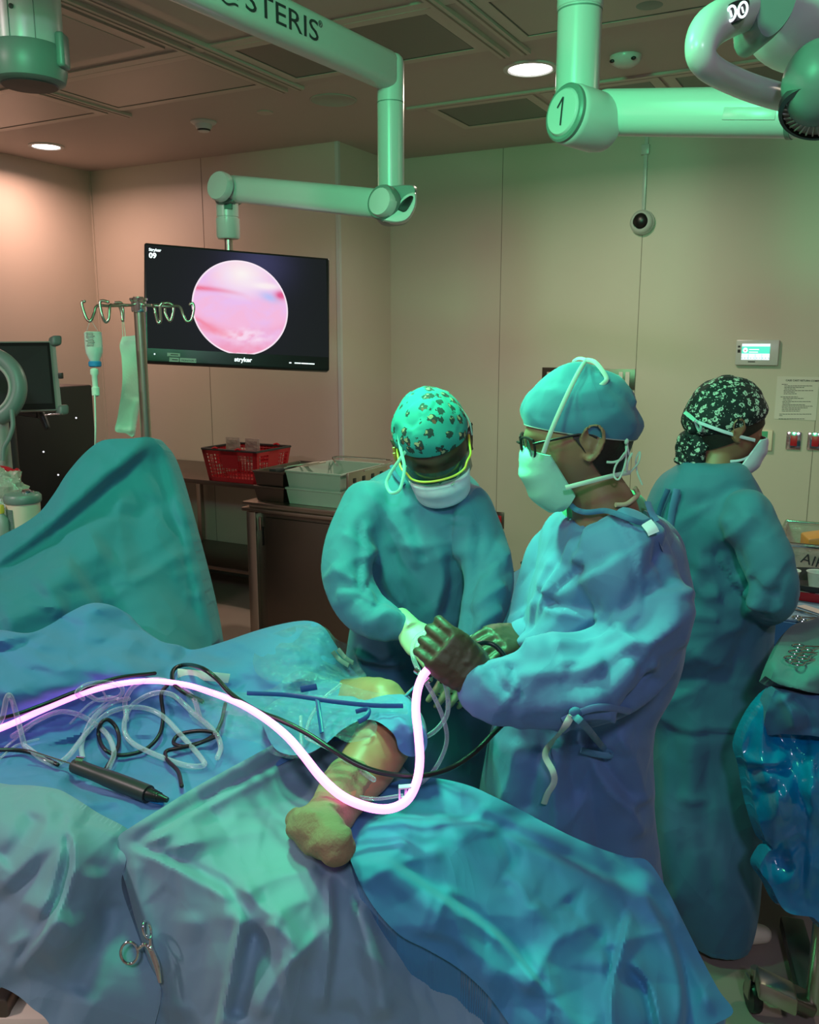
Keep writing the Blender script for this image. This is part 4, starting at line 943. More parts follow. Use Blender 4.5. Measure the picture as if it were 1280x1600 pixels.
# red basket
FRb = PZ(401, 757, zt); d0 = FRb
t = thing('shopping_basket', 'red plastic hand basket with dark rim on the steel wall table', 'basket', d0)
dd = DZ(401, 757, zt); hb = 50/F*dd*1.03
q1 = PZ(343, 747, zt); wb = abs(q1[0]-d0[0]); lb = .30
x0, x1, y0, y1 = d0[0]-wb, d0[0], d0[1], d0[1]+lb; k = .03
def bw(a, b, z0_, z1_, gx=0): pass
bot = [(x0, y0), (x1, y0), (x1, y1), (x0, y1)]; top = [(x0-k, y0-k), (x1+k, y0-k), (x1+k, y1+k), (x0-k, y1+k)]
bars = []; solid = []
B3 = lambda i, h: np.array([*(np.array(bot[i])*(1-h)+np.array(top[i])*h), zt+hb*h])
def wallpt(i, u, h): return lerp(B3(i, h), B3((i+1) % 4, h), u)
for i in range(4):
    nb_ = 16 if i % 2 == 0 else 14
    for j in range(nb_+1):
        u = j/nb_
        bars.append(tube([wallpt(i, u, .04), wallpt(i, u, .95)], .0032, 5))
    for h in np.linspace(.1, .9, 8): bars.append(tube([wallpt(i, 0, h), wallpt(i, 1, h)], .0030, 5))
    for (u0, u1, h0, h1) in ((0, .06, 0, 1), (.94, 1, 0, 1), (0, 1, 0, .13), (0, 1, .86, 1), (.34, .66, .45, 1)):
        q = [wallpt(i, u0, h0), wallpt(i, u1, h0), wallpt(i, u1, h1), wallpt(i, u0, h1)]; nn_ = norm(np.cross(q[1]-q[0], q[3]-q[0])); solid.append(quadbox(*q, nn_, .004))
bars.append(box2((x0, y0, zt), (x1, y1, zt+.006)))
obj('mesh_walls', merge(*bars), M['red'], t, False); obj('wall_panels', merge(*solid), M['red'], t, False)
obj('rim', tube([B3(i % 4, 1.0) for i in range(5)], .008, 8), M['dark_plastic'], t)
for i in (0, 2):
    obj('handle', tube([wallpt(i, .2, 1)+ZZ*.004, wallpt(i, .25, 1)+ZZ*.012, wallpt(i, .3, 1)+ZZ*.006], .007, 8, 4), M['red'], t)
    obj('handle', tube([wallpt(i, .62, 1)+ZZ*.004, wallpt(i, .67, 1)+ZZ*.012, wallpt(i, .72, 1)+ZZ*.006], .007, 8, 4), M['red'], t)
for i, (u0, yo, lab) in enumerate(((.28, .13, 'clear sterile pouch standing at the left in the red basket'), (.70, .13, 'clear sterile pouch standing at the right in the red basket'))):
    o_ = np.array([x0+(x1-x0)*u0-.07, y0+yo, zt+.12]); 
    o = obj('sterile_pouch', merge(box(o_+np.array([.06, 0, .075]), (.115, .006, .155), None, .002), box(o_+np.array([.06, -.004, .09]), (.09, .004, .09))), M['paper'] if False else M['air_film']); tag(o, lab, 'pouch', 'pouches in the red basket')
# ------------------------------------------------------------------ steel instrument cabinet
c0 = PZ(385, 790, .90)
CX0, CY0 = c0[0], c0[1]; CX1, CY1 = CX0+.95, CY0+.55
t = thing('steel_cabinet', 'stainless steel cabinet with dark door carrying stacked trays', 'cabinet', ((CX0+CX1)/2, (CY0+CY1)/2, 0))
obj('top', merge(box2((CX0-.02, CY0-.02, .875), (CX1+.02, CY1+.02, .895), .006), box2((CX0-.015, CY0-.015, .91), (CX1+.015, CY1, .925), .004), box2((CX0+.01, CY0+.01, .89), (CX1-.01, CY1, .915))), M['steel'], t)
obj('body', box2((CX0+.005, CY0+.015, .12), (CX1, CY1, .875), .004), M['steel_dark'], t)
for x in (CX0+.03, CX1-.03):
    for y in (CY0+.02, CY1-.03): obj('leg', box((x, y, .435), (.06, .05, .87), None, .005), M['steel'], t)
dr = obj('door', box2((CX0+.12, CY0-.004, .16), (CX1-.08, CY0+.015, .85), .004), M['steel_dark'], t)
obj('handle', box2((CX0+.105, CY0-.014, .70), (CX0+.112, CY0-.002, .80), .002), M['black'], dr)
obj('latch', box2((CX0+.085, CY0-.012, .78), (CX0+.10, CY0-.001, .85), .002), M['steel'], dr)
def tray(x0, y0, z0, w_, l_, h_, m, label, group, lip=.01):
    t = thing('instrument_tray', label, 'tray', (x0+w_/2, y0+l_/2, z0), group); th = .006; tp = .012
    a = [np.array(q, float) for q in ((x0+tp, y0+tp, z0), (x0+w_-tp, y0+tp, z0), (x0+w_-tp, y0+l_-tp, z0), (x0+tp, y0+l_-tp, z0))]
    b = [np.array(q, float) for q in ((x0, y0, z0+h_), (x0+w_, y0, z0+h_), (x0+w_, y0+l_, z0+h_), (x0, y0+l_, z0+h_))]
    parts = [quadbox(a[0], a[1], a[2], a[3], (0, 0, 1), th)]
    for i in range(4):
        q = [a[i], a[(i+1) % 4], b[(i+1) % 4], b[i]]; nn_ = norm(np.cross(q[1]-q[0], q[3]-q[0])); cen_ = (a[0]+a[2])/2
        if nn_@(cen_-a[i]) < 0: nn_ = -nn_
        parts.append(quadbox(*q, nn_, th))
    obj('pan', merge(*parts), m, t, False)
    obj('rim', tube([b[i % 4] for i in range(5)], .006, 8), m, t)
    return t
tray(CX0+.03, CY0+.03, .927, .19, .42, .075, M['steel_dark'], 'lower dark steel tray of the left stack on the steel cabinet', 'dark steel trays')
tray(CX0+.03, CY0+.03, 1.005, .19, .42, .075, M['steel_dark'], 'upper dark steel tray with an instrument on its rim', 'dark steel trays')
tray(CX0+.235, CY0+.03, .927, .33, .44, .08, M['tray_grey'], 'lower pale green grey tray of the right stack on the steel cabinet', 'pale trays')
tray(CX0+.235, CY0+.03, 1.01, .33, .44, .085, M['tray_grey'], 'upper pale green grey tray, left of the bent surgeon shoulder', 'pale trays')
t = thing('tray_carrier', 'chrome wire carrier rack resting across the pale trays', 'rack', (CX0+.45, CY0+.3, 1.1))
z_ = 1.115
pts = [(CX0+.28, CY0+.42), (CX0+.28, CY0+.50), (CX0+.60, CY0+.50), (CX0+.66, CY0+.10)]
obj('wire_frame', merge(tube([(x, y, z_) for x, y in pts], .004, 8, 5), tube([(CX0+.30, CY0+.40, z_-.02), (CX0+.28, CY0+.44, z_+.01), (CX0+.62, CY0+.44, z_+.012)], .004, 8, 4)), M['chrome'], t)
obj('perforated_rail', box2((CX0+.585, CY0+.05, 1.02), (CX0+.60, CY0+.44, 1.105), .003), M['steel'], t)
for i in range(4): obj('rail_hole', box2((CX0+.582, CY0+.09+i*.09, 1.05), (CX0+.603, CY0+.12+i*.09, 1.075), .003), M['black'], t)
t = thing('rongeur', 'steel hinged instrument lying across the dark tray rim', 'instrument', (CX0+.2, CY0+.2, 1.1))
obj('jaws', merge(tube([(CX0+.15, CY0+.10, 1.09), (CX0+.22, CY0+.17, 1.10), (CX0+.30, CY0+.30, 1.115)], .008, 8, 4), tube([(CX0+.18, CY0+.12, 1.10), (CX0+.26, CY0+.17, 1.115), (CX0+.30, CY0+.24, 1.12)], .006, 8, 4)), M['steel'], t)
obj('grip', box2((CX0+.12, CY0+.04, 1.075), (CX0+.17, CY0+.12, 1.10), .008), M['dark_plastic'], t)
# ================================================================== DRAPED BACK TABLES
def draped_table(x0, x1, y0, y1, z, m, label, name='draped_back_table', fl=.03, bot=.12, seed=1, dark=None):
    t = thing(name, label, 'table', ((x0+x1)/2, (y0+y1)/2, 0))
    nx, nz = 90, 30; V = []; Fc = []
    per = []
    for k in range(nx):
        s_ = k/nx*4; i = int(s_); f = s_-i; c_ = [(x0, y0), (x1, y0), (x1, y1), (x0, y1)]
        a, b = np.array(c_[i]), np.array(c_[(i+1) % 4]); per.append(a+(b-a)*f)
    cen_ = np.array([(x0+x1)/2, (y0+y1)/2])
    for j in range(nz+1):
        h = j/nz
        for k, q in enumerate(per):
            o_ = norm(q-cen_); w_ = fl*h*(math.sin(k*1.3+seed)+.6*math.sin(k*2.9+seed*2))+.02*h
            p_ = q+o_*w_; V.append((p_[0], p_[1], z-.008*(1 if j else 0)-(z-bot)*h))
    Fc = [[j*nx+k, j*nx+(k+1) % nx, (j+1)*nx+(k+1) % nx, (j+1)*nx+k] for j in range(nz) for k in range(nx)]+[list(range(nx))]
    obj('drape', (np.array(V), Fc), M[m], t)
    for x in (x0+.08, x1-.08):
        for y in (y0+.08, y1-.08): obj('leg', cyl((x, y, 0), (x, y, z-.03), .016), M['steel'], t)
    return t
bz = P(830, 925, 3.0)[2]
b0 = PZ(806, 925, .90)
draped_table(b0[0]-.10, b0[0]+.55, b0[1]-.12, b0[1]+.50, .90, 'sheet', 'teal draped table behind the standing surgeon with a dark tray on top', seed=3)
tray(b0[0]+.02, b0[1]+.0, .905, .42, .40, .10, M['dark_plastic'], 'dark sterilisation tray on the table between the two surgeons', None)
t = thing('tray_insert', 'wire and brown insert standing in the dark tray', 'tray insert', (b0[0]+.2, b0[1]+.15, .95))
obj('wire_handle', tube([(b0[0]+.06, b0[1]+.12, .99), (b0[0]+.08, b0[1]+.14, 1.06), (b0[0]+.30, b0[1]+.14, 1.06), (b0[0]+.32, b0[1]+.12, .99)], .005, 8, 3), M['black'], t)
obj('insert_block', box((b0[0]+.20, b0[1]+.20, .985), (.16, .10, .05), None, .006), M['red'], t)
obj('cup', lathe((b0[0]+.17, b0[1]+.26, 1.0), (0, 0, 1), [(.04, 0), (.03, .09), (0, .09)], 20), M['cream'], t)
o = obj('folded_towel', box((b0[0]+.33, b0[1]+.30, 1.05), (.22, .06, .17), None, .02, 3), M['gown']); tag(o, 'grey blue folded towel standing behind the dark tray', 'towel')
# right hand back table
r0 = PZ(1196, 968, .92)
TX0, TY0 = r0[0], r0[1]
draped_table(TX0-.05, TX0+1.3, TY0, TY0+.85, .92, 'sheet', 'teal draped instrument table at the right edge before the nurse', seed=8, bot=.35)
M['top_blue'] = fabric('table_cover_light_blue', (.22, .42, .52))
o = obj('table_cover', box2((TX0-.04, TY0+.01, .921), (TX0+1.28, TY0+.84, .928), .003), M['top_blue']); tag(o, 'light blue cover sheet on the instrument table at the right edge', 'table cover')
tz = .929
def onT(px, py, z=tz): return PZ(px, py, z)
# bin of supplies with film bag
q = onT(1205, 900)
t = thing('supply_bin', 'clear plastic bagged bin of supplies behind the instruments at the right edge', 'bin', (q[0]+.2, q[1]+.2, tz))
bx0, by0 = q[0], q[1]+.04; zr = PY(1230, 850, by0)[2]
p_a, p_b = (bx0, by0), (bx0+.60, by0+.42)
obj('liner', merge(box2((bx0, by0, tz+.02), (bx0+.6, by0+.008, zr), 0), box2((bx0, by0, tz+.02), (bx0+.008, by0+.42, zr)), box2((bx0, by0+.412, tz+.02), (bx0+.6, by0+.42, zr)), box2((bx0, by0, tz+.02), (bx0+.6, by0+.42, tz+.03))), M['air_film'], t, False)
obj('rim', tube([(bx0, by0, zr), (bx0+.6, by0, zr), (bx0+.6, by0+.42, zr), (bx0, by0+.42, zr), (bx0, by0, zr)], .008, 8), M['chrome'], t)
qa = PY(1216, 879, by0-.004)
text('lettering', 'AIR', PY(1250, 878, by0-.006), norm(np.array([.95, 0, -.22])), norm(np.array([.22, 0, .95])), .052, M['ink'], t)
o = obj('orange_case', box((bx0+.16, by0+.2, zr-.01), (.16, .12, .05), np.array([norm([1, .3, .2]), norm([-.3, 1, 0]), ZZ]), .006), M['wood_orange']); tag(o, 'orange plastic case lying in the clear bin', 'case')
o = obj('cream_wrapper', box((bx0+.26, by0+.12, zr-.02), (.12, .05, .03), np.array([norm([1, .2, .1]), norm([-.2, 1, 0]), ZZ]), .01), M['cream']); tag(o, 'cream paper packet beside the orange case in the bin', 'packet')
q = onT(1275, 925)
t = thing('specimen_bowl', 'dark round basin holding cups on the instrument table', 'basin', q)
obj('basin', lathe(q, (0, 0, 1), [(.09, 0), (.12, .01), (.135, .05), (.13, .05), (.11, .012), (0, .01)], 36), M['dark_plastic'], t)
for i, (dx, dy) in enumerate(((.0, .02), (-.085, .0))):
    o = obj('plastic_cup', lathe(q+np.array([dx, dy, .012]), (0, 0, 1), [(.024, 0), (.033, .050), (.036, .053), (.031, .050), (.022, .005), (0, .005)], 26), M['bottle']); tag(o, ['clear plastic cup standing in the basin at the right edge', 'clear plastic cup at the left side of the basin'][i], 'cup')
for i, (x, y) in enumerate(((1262, 937), (1290, 940))):
    q = onT(x, y); t = thing('suture_box', ['dark red box with white label on the light blue cover', 'dark red box end at the right photo edge'][i], 'box', q)
    obj('carton', box(q+ZZ*.014, (.12, .05, .028), np.array([norm([1, -.05, 0]), norm([.05, 1, 0]), ZZ]), .002), M['red'], t); obj('label', box(q+ZZ*.0285-FH*.002, (.085, .030, .001), np.array([norm([1, -.05, 0]), norm([.05, 1, 0]), ZZ])), M['paper'], t)
def scissors(c, direction, ln, label, up=ZZ, name='scissors', m='chrome', group=None, par=None):
    t = thing(name, label, 'instrument', c, group); x = norm(direction); y = norm(np.cross(up, x)); c = np.asarray(c, float)
    for s in (1, -1):
        rp = [c-x*ln*.32+y*s*ln*.10+(x*math.cos(a)*ln*.085+y*math.sin(a)*ln*.065) for a in np.linspace(0, 2*math.pi, 20)]
        obj('finger_ring', tube(rp, ln*.014, 8, cap=False), M[m], t)
        obj('blade', tube([c-x*ln*.24+y*s*ln*.085, c-x*ln*.05+y*s*ln*.03, c+x*ln*.12-y*s*ln*.004, c+x*ln*.5-y*s*ln*.004], [ln*.014, ln*.018, ln*.02, ln*.006], 8, 4), M[m], t)
    obj('pivot_screw', ellipsoid(c+x*ln*.06, [x*ln*.02, y*ln*.02, norm(up)*ln*.02], 12, 6), M[m], t)
    return t
scissors(onT(1252, 957)+ZZ*.004, RT*.4-FH*.6, .15, 'small scissors on the light blue cover, closest to the nurse sleeve')
scissors(onT(1275, 968)+ZZ*.004, RT*.9+FH*.1, .16, 'shiny clamp at the right edge on the light blue cover', name='clamp')
o = obj('paper_card', box(onT(1272, 954)+ZZ*.002, (.10, .035, .002), np.array([norm([.8, -.6, 0]), norm([.6, .8, 0]), ZZ]), 0), M['paper']); tag(o, 'small white card lying beside the red box', 'card')
# ------------------------------------------------------------------ Mayo stand, right
t = thing('instrument_stand', 'wheeled instrument stand under a grey green cloth at the lower right', 'instrument stand', PZ(1250, 1560, 0))
md = 2.12
sf = Surf([(1210, 1040, 2.0), (1290, 1040, 1.95), (1230, 985, 2.25), (1290, 975, 2.25), (1205, 1068, 2.0), (1290, 1085, 1.96), (1250, 1020, 2.08)])
obj('cloth', sheet([(1204, 1062), (1216, 1030), (1233, 995), (1250, 979), (1275, 973), (1300, 972), (1310, 1086), (1282, 1084), (1262, 1081), (1245, 1076), (1222, 1071)], sf, [('s', 7, -.010, [(1222, 1017), (1250, 1032), (1290, 1040)]), ('r', 4, .008, [(1205, 1062), (1235, 1070), (1285, 1084)]), ('r', 5, .006, [(1235, 1000), (1260, 1045), (1262, 1075)])], 2.5, (7, .006, 5, 'n'), (.06, .03)), M['stand_cloth'], t)
bp = PZ(1272, 1572, .06)
obj('pole', cyl((bp[0], bp[1], .05), (bp[0], bp[1], .95), .022), M['steel'], t)
f1 = PZ(1182, 1530, .11)
obj('foot_bar', merge(box((f1+bp)/2, (np.linalg.norm((f1-bp)), .07, .035), np.array([norm(f1-bp), norm(np.cross(ZZ, f1-bp)), norm(np.cross(f1-bp, np.cross(ZZ, f1-bp)))]), .01, 3)), M['steel_dark'], t)
obj('foot_block', box(PZ(1213, 1548, .125), (.10, .07, .05), np.array([norm(f1-bp), norm(np.cross(ZZ, f1-bp)), ZZ]), .008), M['steel'], t)
f2 = PZ(1237, 1442, .06); 
obj('foot_bar', box((f2+bp)/2, (np.linalg.norm(f2-bp), .065, .04), np.array([norm(f2-bp), norm(np.cross(ZZ, f2-bp)), ZZ]), .006), M['dark_plastic'], t)
cw = PZ(1177, 1556, .045)
ca = obj('caster', lathe(cw-RT*.012, RT, [(.0, 0), (.038, 0), (.042, .006), (.042, .018), (.038, .024), (0, .024)], 28), M['black'], t)
obj('wheel_hub', lathe(cw+RT*.012-FH*.0, RT, [(.024, 0), (.022, .003), (0, .004)], 20), M['tray_grey'], ca)
obj('fork', merge(box(cw+RT*.018+ZZ*.03, (.004, .03, .06), np.array([RT, FH, ZZ])), box(cw-RT*.018+ZZ*.03, (.004, .03, .06), np.array([RT, FH, ZZ])), cyl(cw+ZZ*.05, cw+ZZ*.085, .012)), M['steel'], ca)
sf = Surf([(1170, 1180, 2.10), (1290, 1180, 2.02), (1215, 1085, 2.05), (1290, 1090, 2.00), (1195, 1330, 2.14), (1290, 1430, 2.10), (1230, 1250, 2.02), (1230, 1420, 2.12)])
o = obj('blue_plastic_bag', sheet([(1217, 1076), (1240, 1080), (1265, 1086), (1310, 1090), (1310, 1440), (1270, 1433), (1228, 1424), (1205, 1385), (1188, 1358), (1200, 1332), (1210, 1326), (1196, 1312), (1178, 1255), (1168, 1200), (1160, 1165), (1178, 1120), (1200, 1090)], sf,
    [('r', 6, .018, [(1225, 1100), (1240, 1150), (1262, 1200), (1270, 1260)]), ('r', 5, -.014, [(1240, 1110), (1252, 1190), (1240, 1280)]), ('r', 6, .014, [(1212, 1230), (1225, 1290), (1240, 1360), (1236, 1400)]), ('s', 9, .02, [(1162, 1195), (1200, 1198), (1240, 1196)]), ('r', 5, -.02, [(1208, 1328), (1222, 1345), (1240, 1362)]), ('r', 7, .016, [(1200, 1090), (1190, 1160), (1200, 1240)]), ('s', 10, .015, [(1262, 1090), (1264, 1250), (1258, 1420)]), ('f', 20, -.02, [(1195, 1142), (1240, 1146), (1290, 1140)])], 3, (11, .012, 8, 'c', 1.2, 34), (.06, .02)), M['blue_bag'])
tag(o, 'shiny blue plastic bag hanging from the stand at the lower right', 'plastic bag')
o = obj('bag_cuff', sheet([(1212, 1078), (1240, 1083), (1265, 1087), (1310, 1090), (1310, 1150), (1265, 1149), (1225, 1147), (1196, 1146), (1198, 1110)], Surf([(1200, 1090, 2.03), (1290, 1090, 1.99), (1200, 1145, 2.06), (1290, 1145, 2.0), (1240, 1120, 2.0)]), [('r', 5, .02, [(1215, 1085), (1235, 1110), (1245, 1146)]), ('r', 4, -.015, [(1235, 1085), (1262, 1115), (1266, 1147)])], 2.5, (12, .012, 18, 'c'), (.05, .01)), M['gown_dark']); tag(o, 'folded dark blue cuff at the top of the blue plastic bag', 'bag cuff')
for i, (x, y, a) in enumerate(((1262, 1030, .05), (1268, 1020, .1), (1272, 1010, .12))):
    dd = float(Surf([(1210, 1040, 2.0), (1290, 1040, 1.95), (1230, 985, 2.25), (1290, 975, 2.25), (1205, 1068, 2.0), (1290, 1085, 1.96), (1250, 1020, 2.08)])(x, y))-.022
    scissors(P(x+16, y+2, dd), RT+FH*a, .17, ['steel forceps nearest the front on the stand cloth', 'steel forceps in the middle on the stand cloth', 'steel forceps farthest back on the stand cloth'][i], name='forceps', group='forceps on the stand')
# ================================================================== OPERATING TABLE AND DRAPES
def on(V, pts, off=.004, rad=7):
    X, Y, d = proj(np.asarray(V)); out = []
    for x, y in pts:
        m_ = np.hypot(X-x, Y-y); k = m_ < rad
        dd = d[k].min() if k.any() else d[m_.argmin()]
        out.append(P(x, y, dd-off))
    return np.array(out)
t = thing('operating_table', 'operating table under the blue drapes, only its base showing at the lower left', 'operating table', (*P(250, 1200, 1.75)[:2], 0))
pa, pb = PZ(235, 1375, .86), PZ(620, 1120, .86)
tx = norm((P(330, 1330, 1.5)-P(120, 1050, 2.1))*np.array([1, 1, 0])); tx = norm(FH*-.72+RT*.69); ty = np.cross(ZZ, tx)
tc = P(230, 1180, 1.9); tc[2] = 0
obj('table_top', box(tc+ZZ*.78, (.90, .42, .08), np.array([tx, ty, ZZ]), .01), M['dark_plastic'], t)
obj('pedestal', box(tc+ZZ*.42, (.42, .34, .66), np.array([tx, ty, ZZ]), .02), M['steel_dark'], t)
obj('base', box(tc+ZZ*.06, (.95, .50, .12), np.array([tx, ty, ZZ]), .03), M['cream'], t)
q = P(28, 1590, 1.75)
obj('base_foot', box(np.array([q[0], q[1], q[2]]), (.20, .12, .10), np.array([RT, FH, ZZ]), .02), M['cream'], t)
obj('base_cover', box(P(8, 1562, 1.74), (.06, .10, .08), np.array([RT, FH, ZZ]), .006), M['steel_dark'], t)
SA = Surf([(-30, 870, 2.12), (60, 803, 2.22), (150, 690, 2.36), (232, 684, 2.40), (262, 715, 2.44), (305, 860, 2.36), (332, 1005, 2.26), (240, 800, 2.30), (120, 800, 2.20), (60, 900, 2.04), (160, 955, 2.08), (240, 930, 2.19), (-30, 1000, 1.90), (150, 1040, 1.98), (300, 1012, 2.16), (230, 1040, 2.0), (0, 930, 1.98), (200, 860, 2.22), (290, 940, 2.26)])
vA = sheet([(-40, 862), (0, 838), (34, 820), (62, 800), (84, 772), (103, 742), (128, 712), (152, 692), (172, 686), (205, 685), (234, 683), (248, 694), (262, 713), (276, 750), (290, 800), (306, 862), (318, 915), (326, 962), (332, 1006), (306, 1022), (270, 1045), (120, 1050), (-40, 1050)], SA,
  [('s', 30, -.042, [(246, 688), (196, 730), (150, 768), (70, 836), (0, 884), (-30, 900)]), ('r', 8, .012, [(150, 700), (110, 752), (84, 800), (30, 840)]),
   ('s', 30, -.020, [(100, 862), (130, 905), (158, 950), (170, 990)]), ('r', 9, .018, [(158, 948), (205, 915), (255, 880), (300, 862)]), ('r', 8, -.014, [(150, 945), (190, 975), (220, 1000)]),
   ('s', 12, .014, [(246, 700), (272, 790), (296, 880), (318, 990)]), ('f', 26, .024, [(60, 930), (110, 890), (170, 850)]), ('f', 26, -.016, [(235, 900), (215, 830), (240, 770)]),
   ('r', 6, .010, [(232, 792), (270, 835), (300, 880)]), ('r', 5, .010, [(270, 900), (306, 892)]), ('r', 5, .010, [(285, 930), (318, 930)]), ('r', 7, .008, [(150, 700), (165, 730), (230, 722)]), ('r', 6, .009, [(0, 900), (60, 880), (95, 855)]), ('f', 20, .02, [(0, 975), (60, 955), (110, 950)])],
  3.5, (3.2, .018, 4, 'c', -.7, 75), (.16, .12))
o = obj('anesthesia_screen_drape', vA, M['screen_drape']); tag(o, 'tall teal drape hung up in front of the infusion pole at the left', 'surgical drape')
SB = Surf([(-40, 985, 1.84), (0, 985, 1.84), (60, 990, 1.86), (105, 962, 1.95), (150, 946, 1.98), (200, 970, 2.0), (250, 1000, 2.0), (300, 1014, 2.02), (345, 1003, 2.05), (400, 986, 2.05), (470, 971, 2.04), (505, 980, 2.02), (545, 1040, 1.94), (590, 1110, 1.78), (420, 1030, 1.90), (470, 1020, 1.90), (350, 1050, 1.90), (300, 1060, 1.84), (200, 1050, 1.82), (100, 1060, 1.76), (0, 1060, 1.70), (0, 1130, 'z', 1.02), (100, 1130, 'z', .98), (200, 1130, 'z', .97), (300, 1130, 'z', .98), (400, 1110, 'z', 1.0), (480, 1110, 1.76), (0, 1235, 'z', .96), (100, 1260, 'z', .955), (190, 1312, 'z', .94), (300, 1250, 'z', .955), (400, 1195, 'z', .965), (500, 1150, 'z', .98), (150, 1200, 'z', .95)])
vB = sheet([(-40, 984), (0, 984), (45, 989), (80, 975), (108, 957), (145, 942), (185, 950), (212, 976), (250, 1001), (280, 1008), (302, 1015), (345, 1004), (395, 987), (435, 976), (470, 970), (492, 972), (508, 982), (522, 1003), (536, 1025), (556, 1052), (585, 1080), (600, 1120), (560, 1150), (500, 1165), (400, 1215), (300, 1270), (220, 1315), (185, 1320), (150, 1312), (100, 1290), (0, 1260), (-40, 1255)], SB,
  [('f', 14, .016, [(-30, 990), (60, 1000), (150, 1026), (215, 1048), (262, 1062)]), ('r', 9, .020, [(262, 1064), (310, 1030), (380, 1000), (440, 980)]), ('r', 7, .014, [(262, 1064), (330, 1050), (420, 1020), (470, 985)]), ('f', 16, -.026, [(255, 1068), (285, 1040), (300, 1018)]),
   ('f', 12, .012, [(0, 1036), (90, 1040), (200, 1058), (262, 1068)]), ('r', 6, .012, [(110, 962), (160, 985), (230, 1010), (290, 1030)]), ('r', 6, .012, [(215, 985), (180, 1000), (120, 990)]), ('r', 6, .012, [(240, 1000), (280, 1022)]),
   ('r', 8, .016, [(470, 972), (462, 1000), (430, 1030), (400, 1060)]), ('r', 7, .012, [(506, 984), (500, 1020), (530, 1050)]), ('r', 6, -.010, [(400, 1030), (450, 1040), (500, 1040)]), ('f', 14, .016, [(400, 1070), (470, 1062), (540, 1058)]),
   ('f', 14, .012, [(0, 1090), (80, 1078), (160, 1068)]), ('f', 14, -.010, [(0, 1115), (100, 1100), (200, 1090)]), ('f', 10, .006, [(60, 1150), (160, 1130), (240, 1160)]), ('f', 10, .007, [(20, 1215), (120, 1200), (220, 1150)]), ('f', 10, -.006, [(240, 1230), (330, 1180), (430, 1150)]),
   ('f', 10, .006, [(290, 1130), (370, 1150), (440, 1130)]), ('r', 5, .006, [(330, 1100), (370, 1130), (420, 1150)]), ('r', 5, .005, [(240, 1250), (290, 1190), (330, 1160)]), ('r', 5, .006, [(120, 1215), (180, 1250), (200, 1290)]), ('f', 16, -.02, [(100, 1205), (180, 1235), (270, 1220)])],
  3.5, (4.5, .016, 14, 'c', -.2, 30, 3.2), (.10, .22))
oB = obj('patient_body_drape', vB, M['drape']); tag(oB, 'blue drape over the patient body with tubing coiled on it', 'surgical drape')
SC = Surf([(185, 1318, 'z', .95), (200, 1298, 'z', .97), (300, 1236, 'z', .99), (400, 1180, 'z', 1.0), (490, 1135, 'z', 1.02), (530, 1120, 1.74), (375, 1402, 1.31), (280, 1357, 1.37), (400, 1290, 'z', .945), (330, 1300, 'z', .955), (450, 1210, 'z', .94), (480, 1270, 'z', .935), (500, 1345, 'z', .935), (560, 1180, 'z', .95), (600, 1250, 'z', .93), (375, 1500, 1.29), (375, 1600, 1.30), (375, 1700, 1.32), (250, 1540, 1.385), (240, 1680, 1.41), (300, 1480, 1.345), (520, 1450, 1.33), (520, 1600, 1.31), (700, 1450, 1.40), (700, 1700, 1.36), (650, 1300, 'z', .92), (780, 1300, 1.55), (640, 1200, 'z', .95), (440, 1375, 'z', .93)])
vC = sheet([(178, 1330), (186, 1306), (205, 1292), (250, 1264), (300, 1233), (350, 1205), (400, 1178), (450, 1150), (488, 1130), (515, 1118), (560, 1130), (600, 1160), (650, 1215), (760, 1260), (820, 1400), (830, 1690), (225, 1690), (240, 1610), (252, 1548), (232, 1500), (212, 1440), (196, 1380)], SC,
  [('r', 13, .020, [(190, 1308), (300, 1240), (400, 1184), (500, 1132)]), ('s', 10, -.022, [(205, 1330), (300, 1268), (400, 1214), (490, 1166)]),
   ('r', 9, .012, [(195, 1325), (290, 1300), (400, 1288), (470, 1300)]), ('r', 8, .012, [(225, 1338), (300, 1318), (400, 1300), (440, 1305)]), ('r', 8, .011, [(250, 1330), (340, 1300), (380, 1270), (440, 1270)]), ('r', 7, -.010, [(300, 1290), (370, 1280), (430, 1285)]),
   ('s', 18, .020, [(375, 1405), (280, 1352), (195, 1318)]), ('r', 12, .020, [(375, 1400), (430, 1372), (505, 1352)]), ('r', 14, .026, [(374, 1402), (368, 1450), (345, 1560), (338, 1680)]), ('s', 14, .022, [(375, 1420), (360, 1500), (340, 1600), (335, 1680)]),
   ('f', 18, -.024, [(400, 1440), (385, 1520), (365, 1600)]), ('r', 12, .020, [(420, 1400), (455, 1470), (440, 1560), (400, 1680)]), ('r', 9, .016, [(515, 1352), (518, 1400), (520, 1500), (512, 1590)]), ('s', 12, -.016, [(515, 1360), (522, 1450), (508, 1590)]),
   ('r', 8, .014, [(520, 1430), (480, 1480), (430, 1530), (400, 1600)]), ('r', 7, .012, [(415, 1440), (450, 1465), (470, 1490), (455, 1510)]), ('f', 16, .020, [(560, 1400), (580, 1480), (600, 1600)]),
   ('s', 10, .018, [(196, 1325), (206, 1400), (224, 1460), (246, 1535)]), ('r', 6, .012, [(208, 1330), (216, 1400), (236, 1470), (250, 1530)]), ('r', 5, -.010, [(200, 1330), (210, 1400), (230, 1470)]),
   ('f', 22, .014, [(300, 1420), (290, 1500), (280, 1600)]), ('r', 8, .010, [(250, 1548), (225, 1600), (215, 1660)]), ('r', 6, .008, [(360, 1395), (400, 1370), (420, 1350)])],
  3.5, (4.2, .011, 21, 'c', 1.2, 68), (.05, .35))
oC = obj('foot_end_drape', vC, M['drape2']); tag(oC, 'grey green drape over the table corner in the front', 'surgical drape')
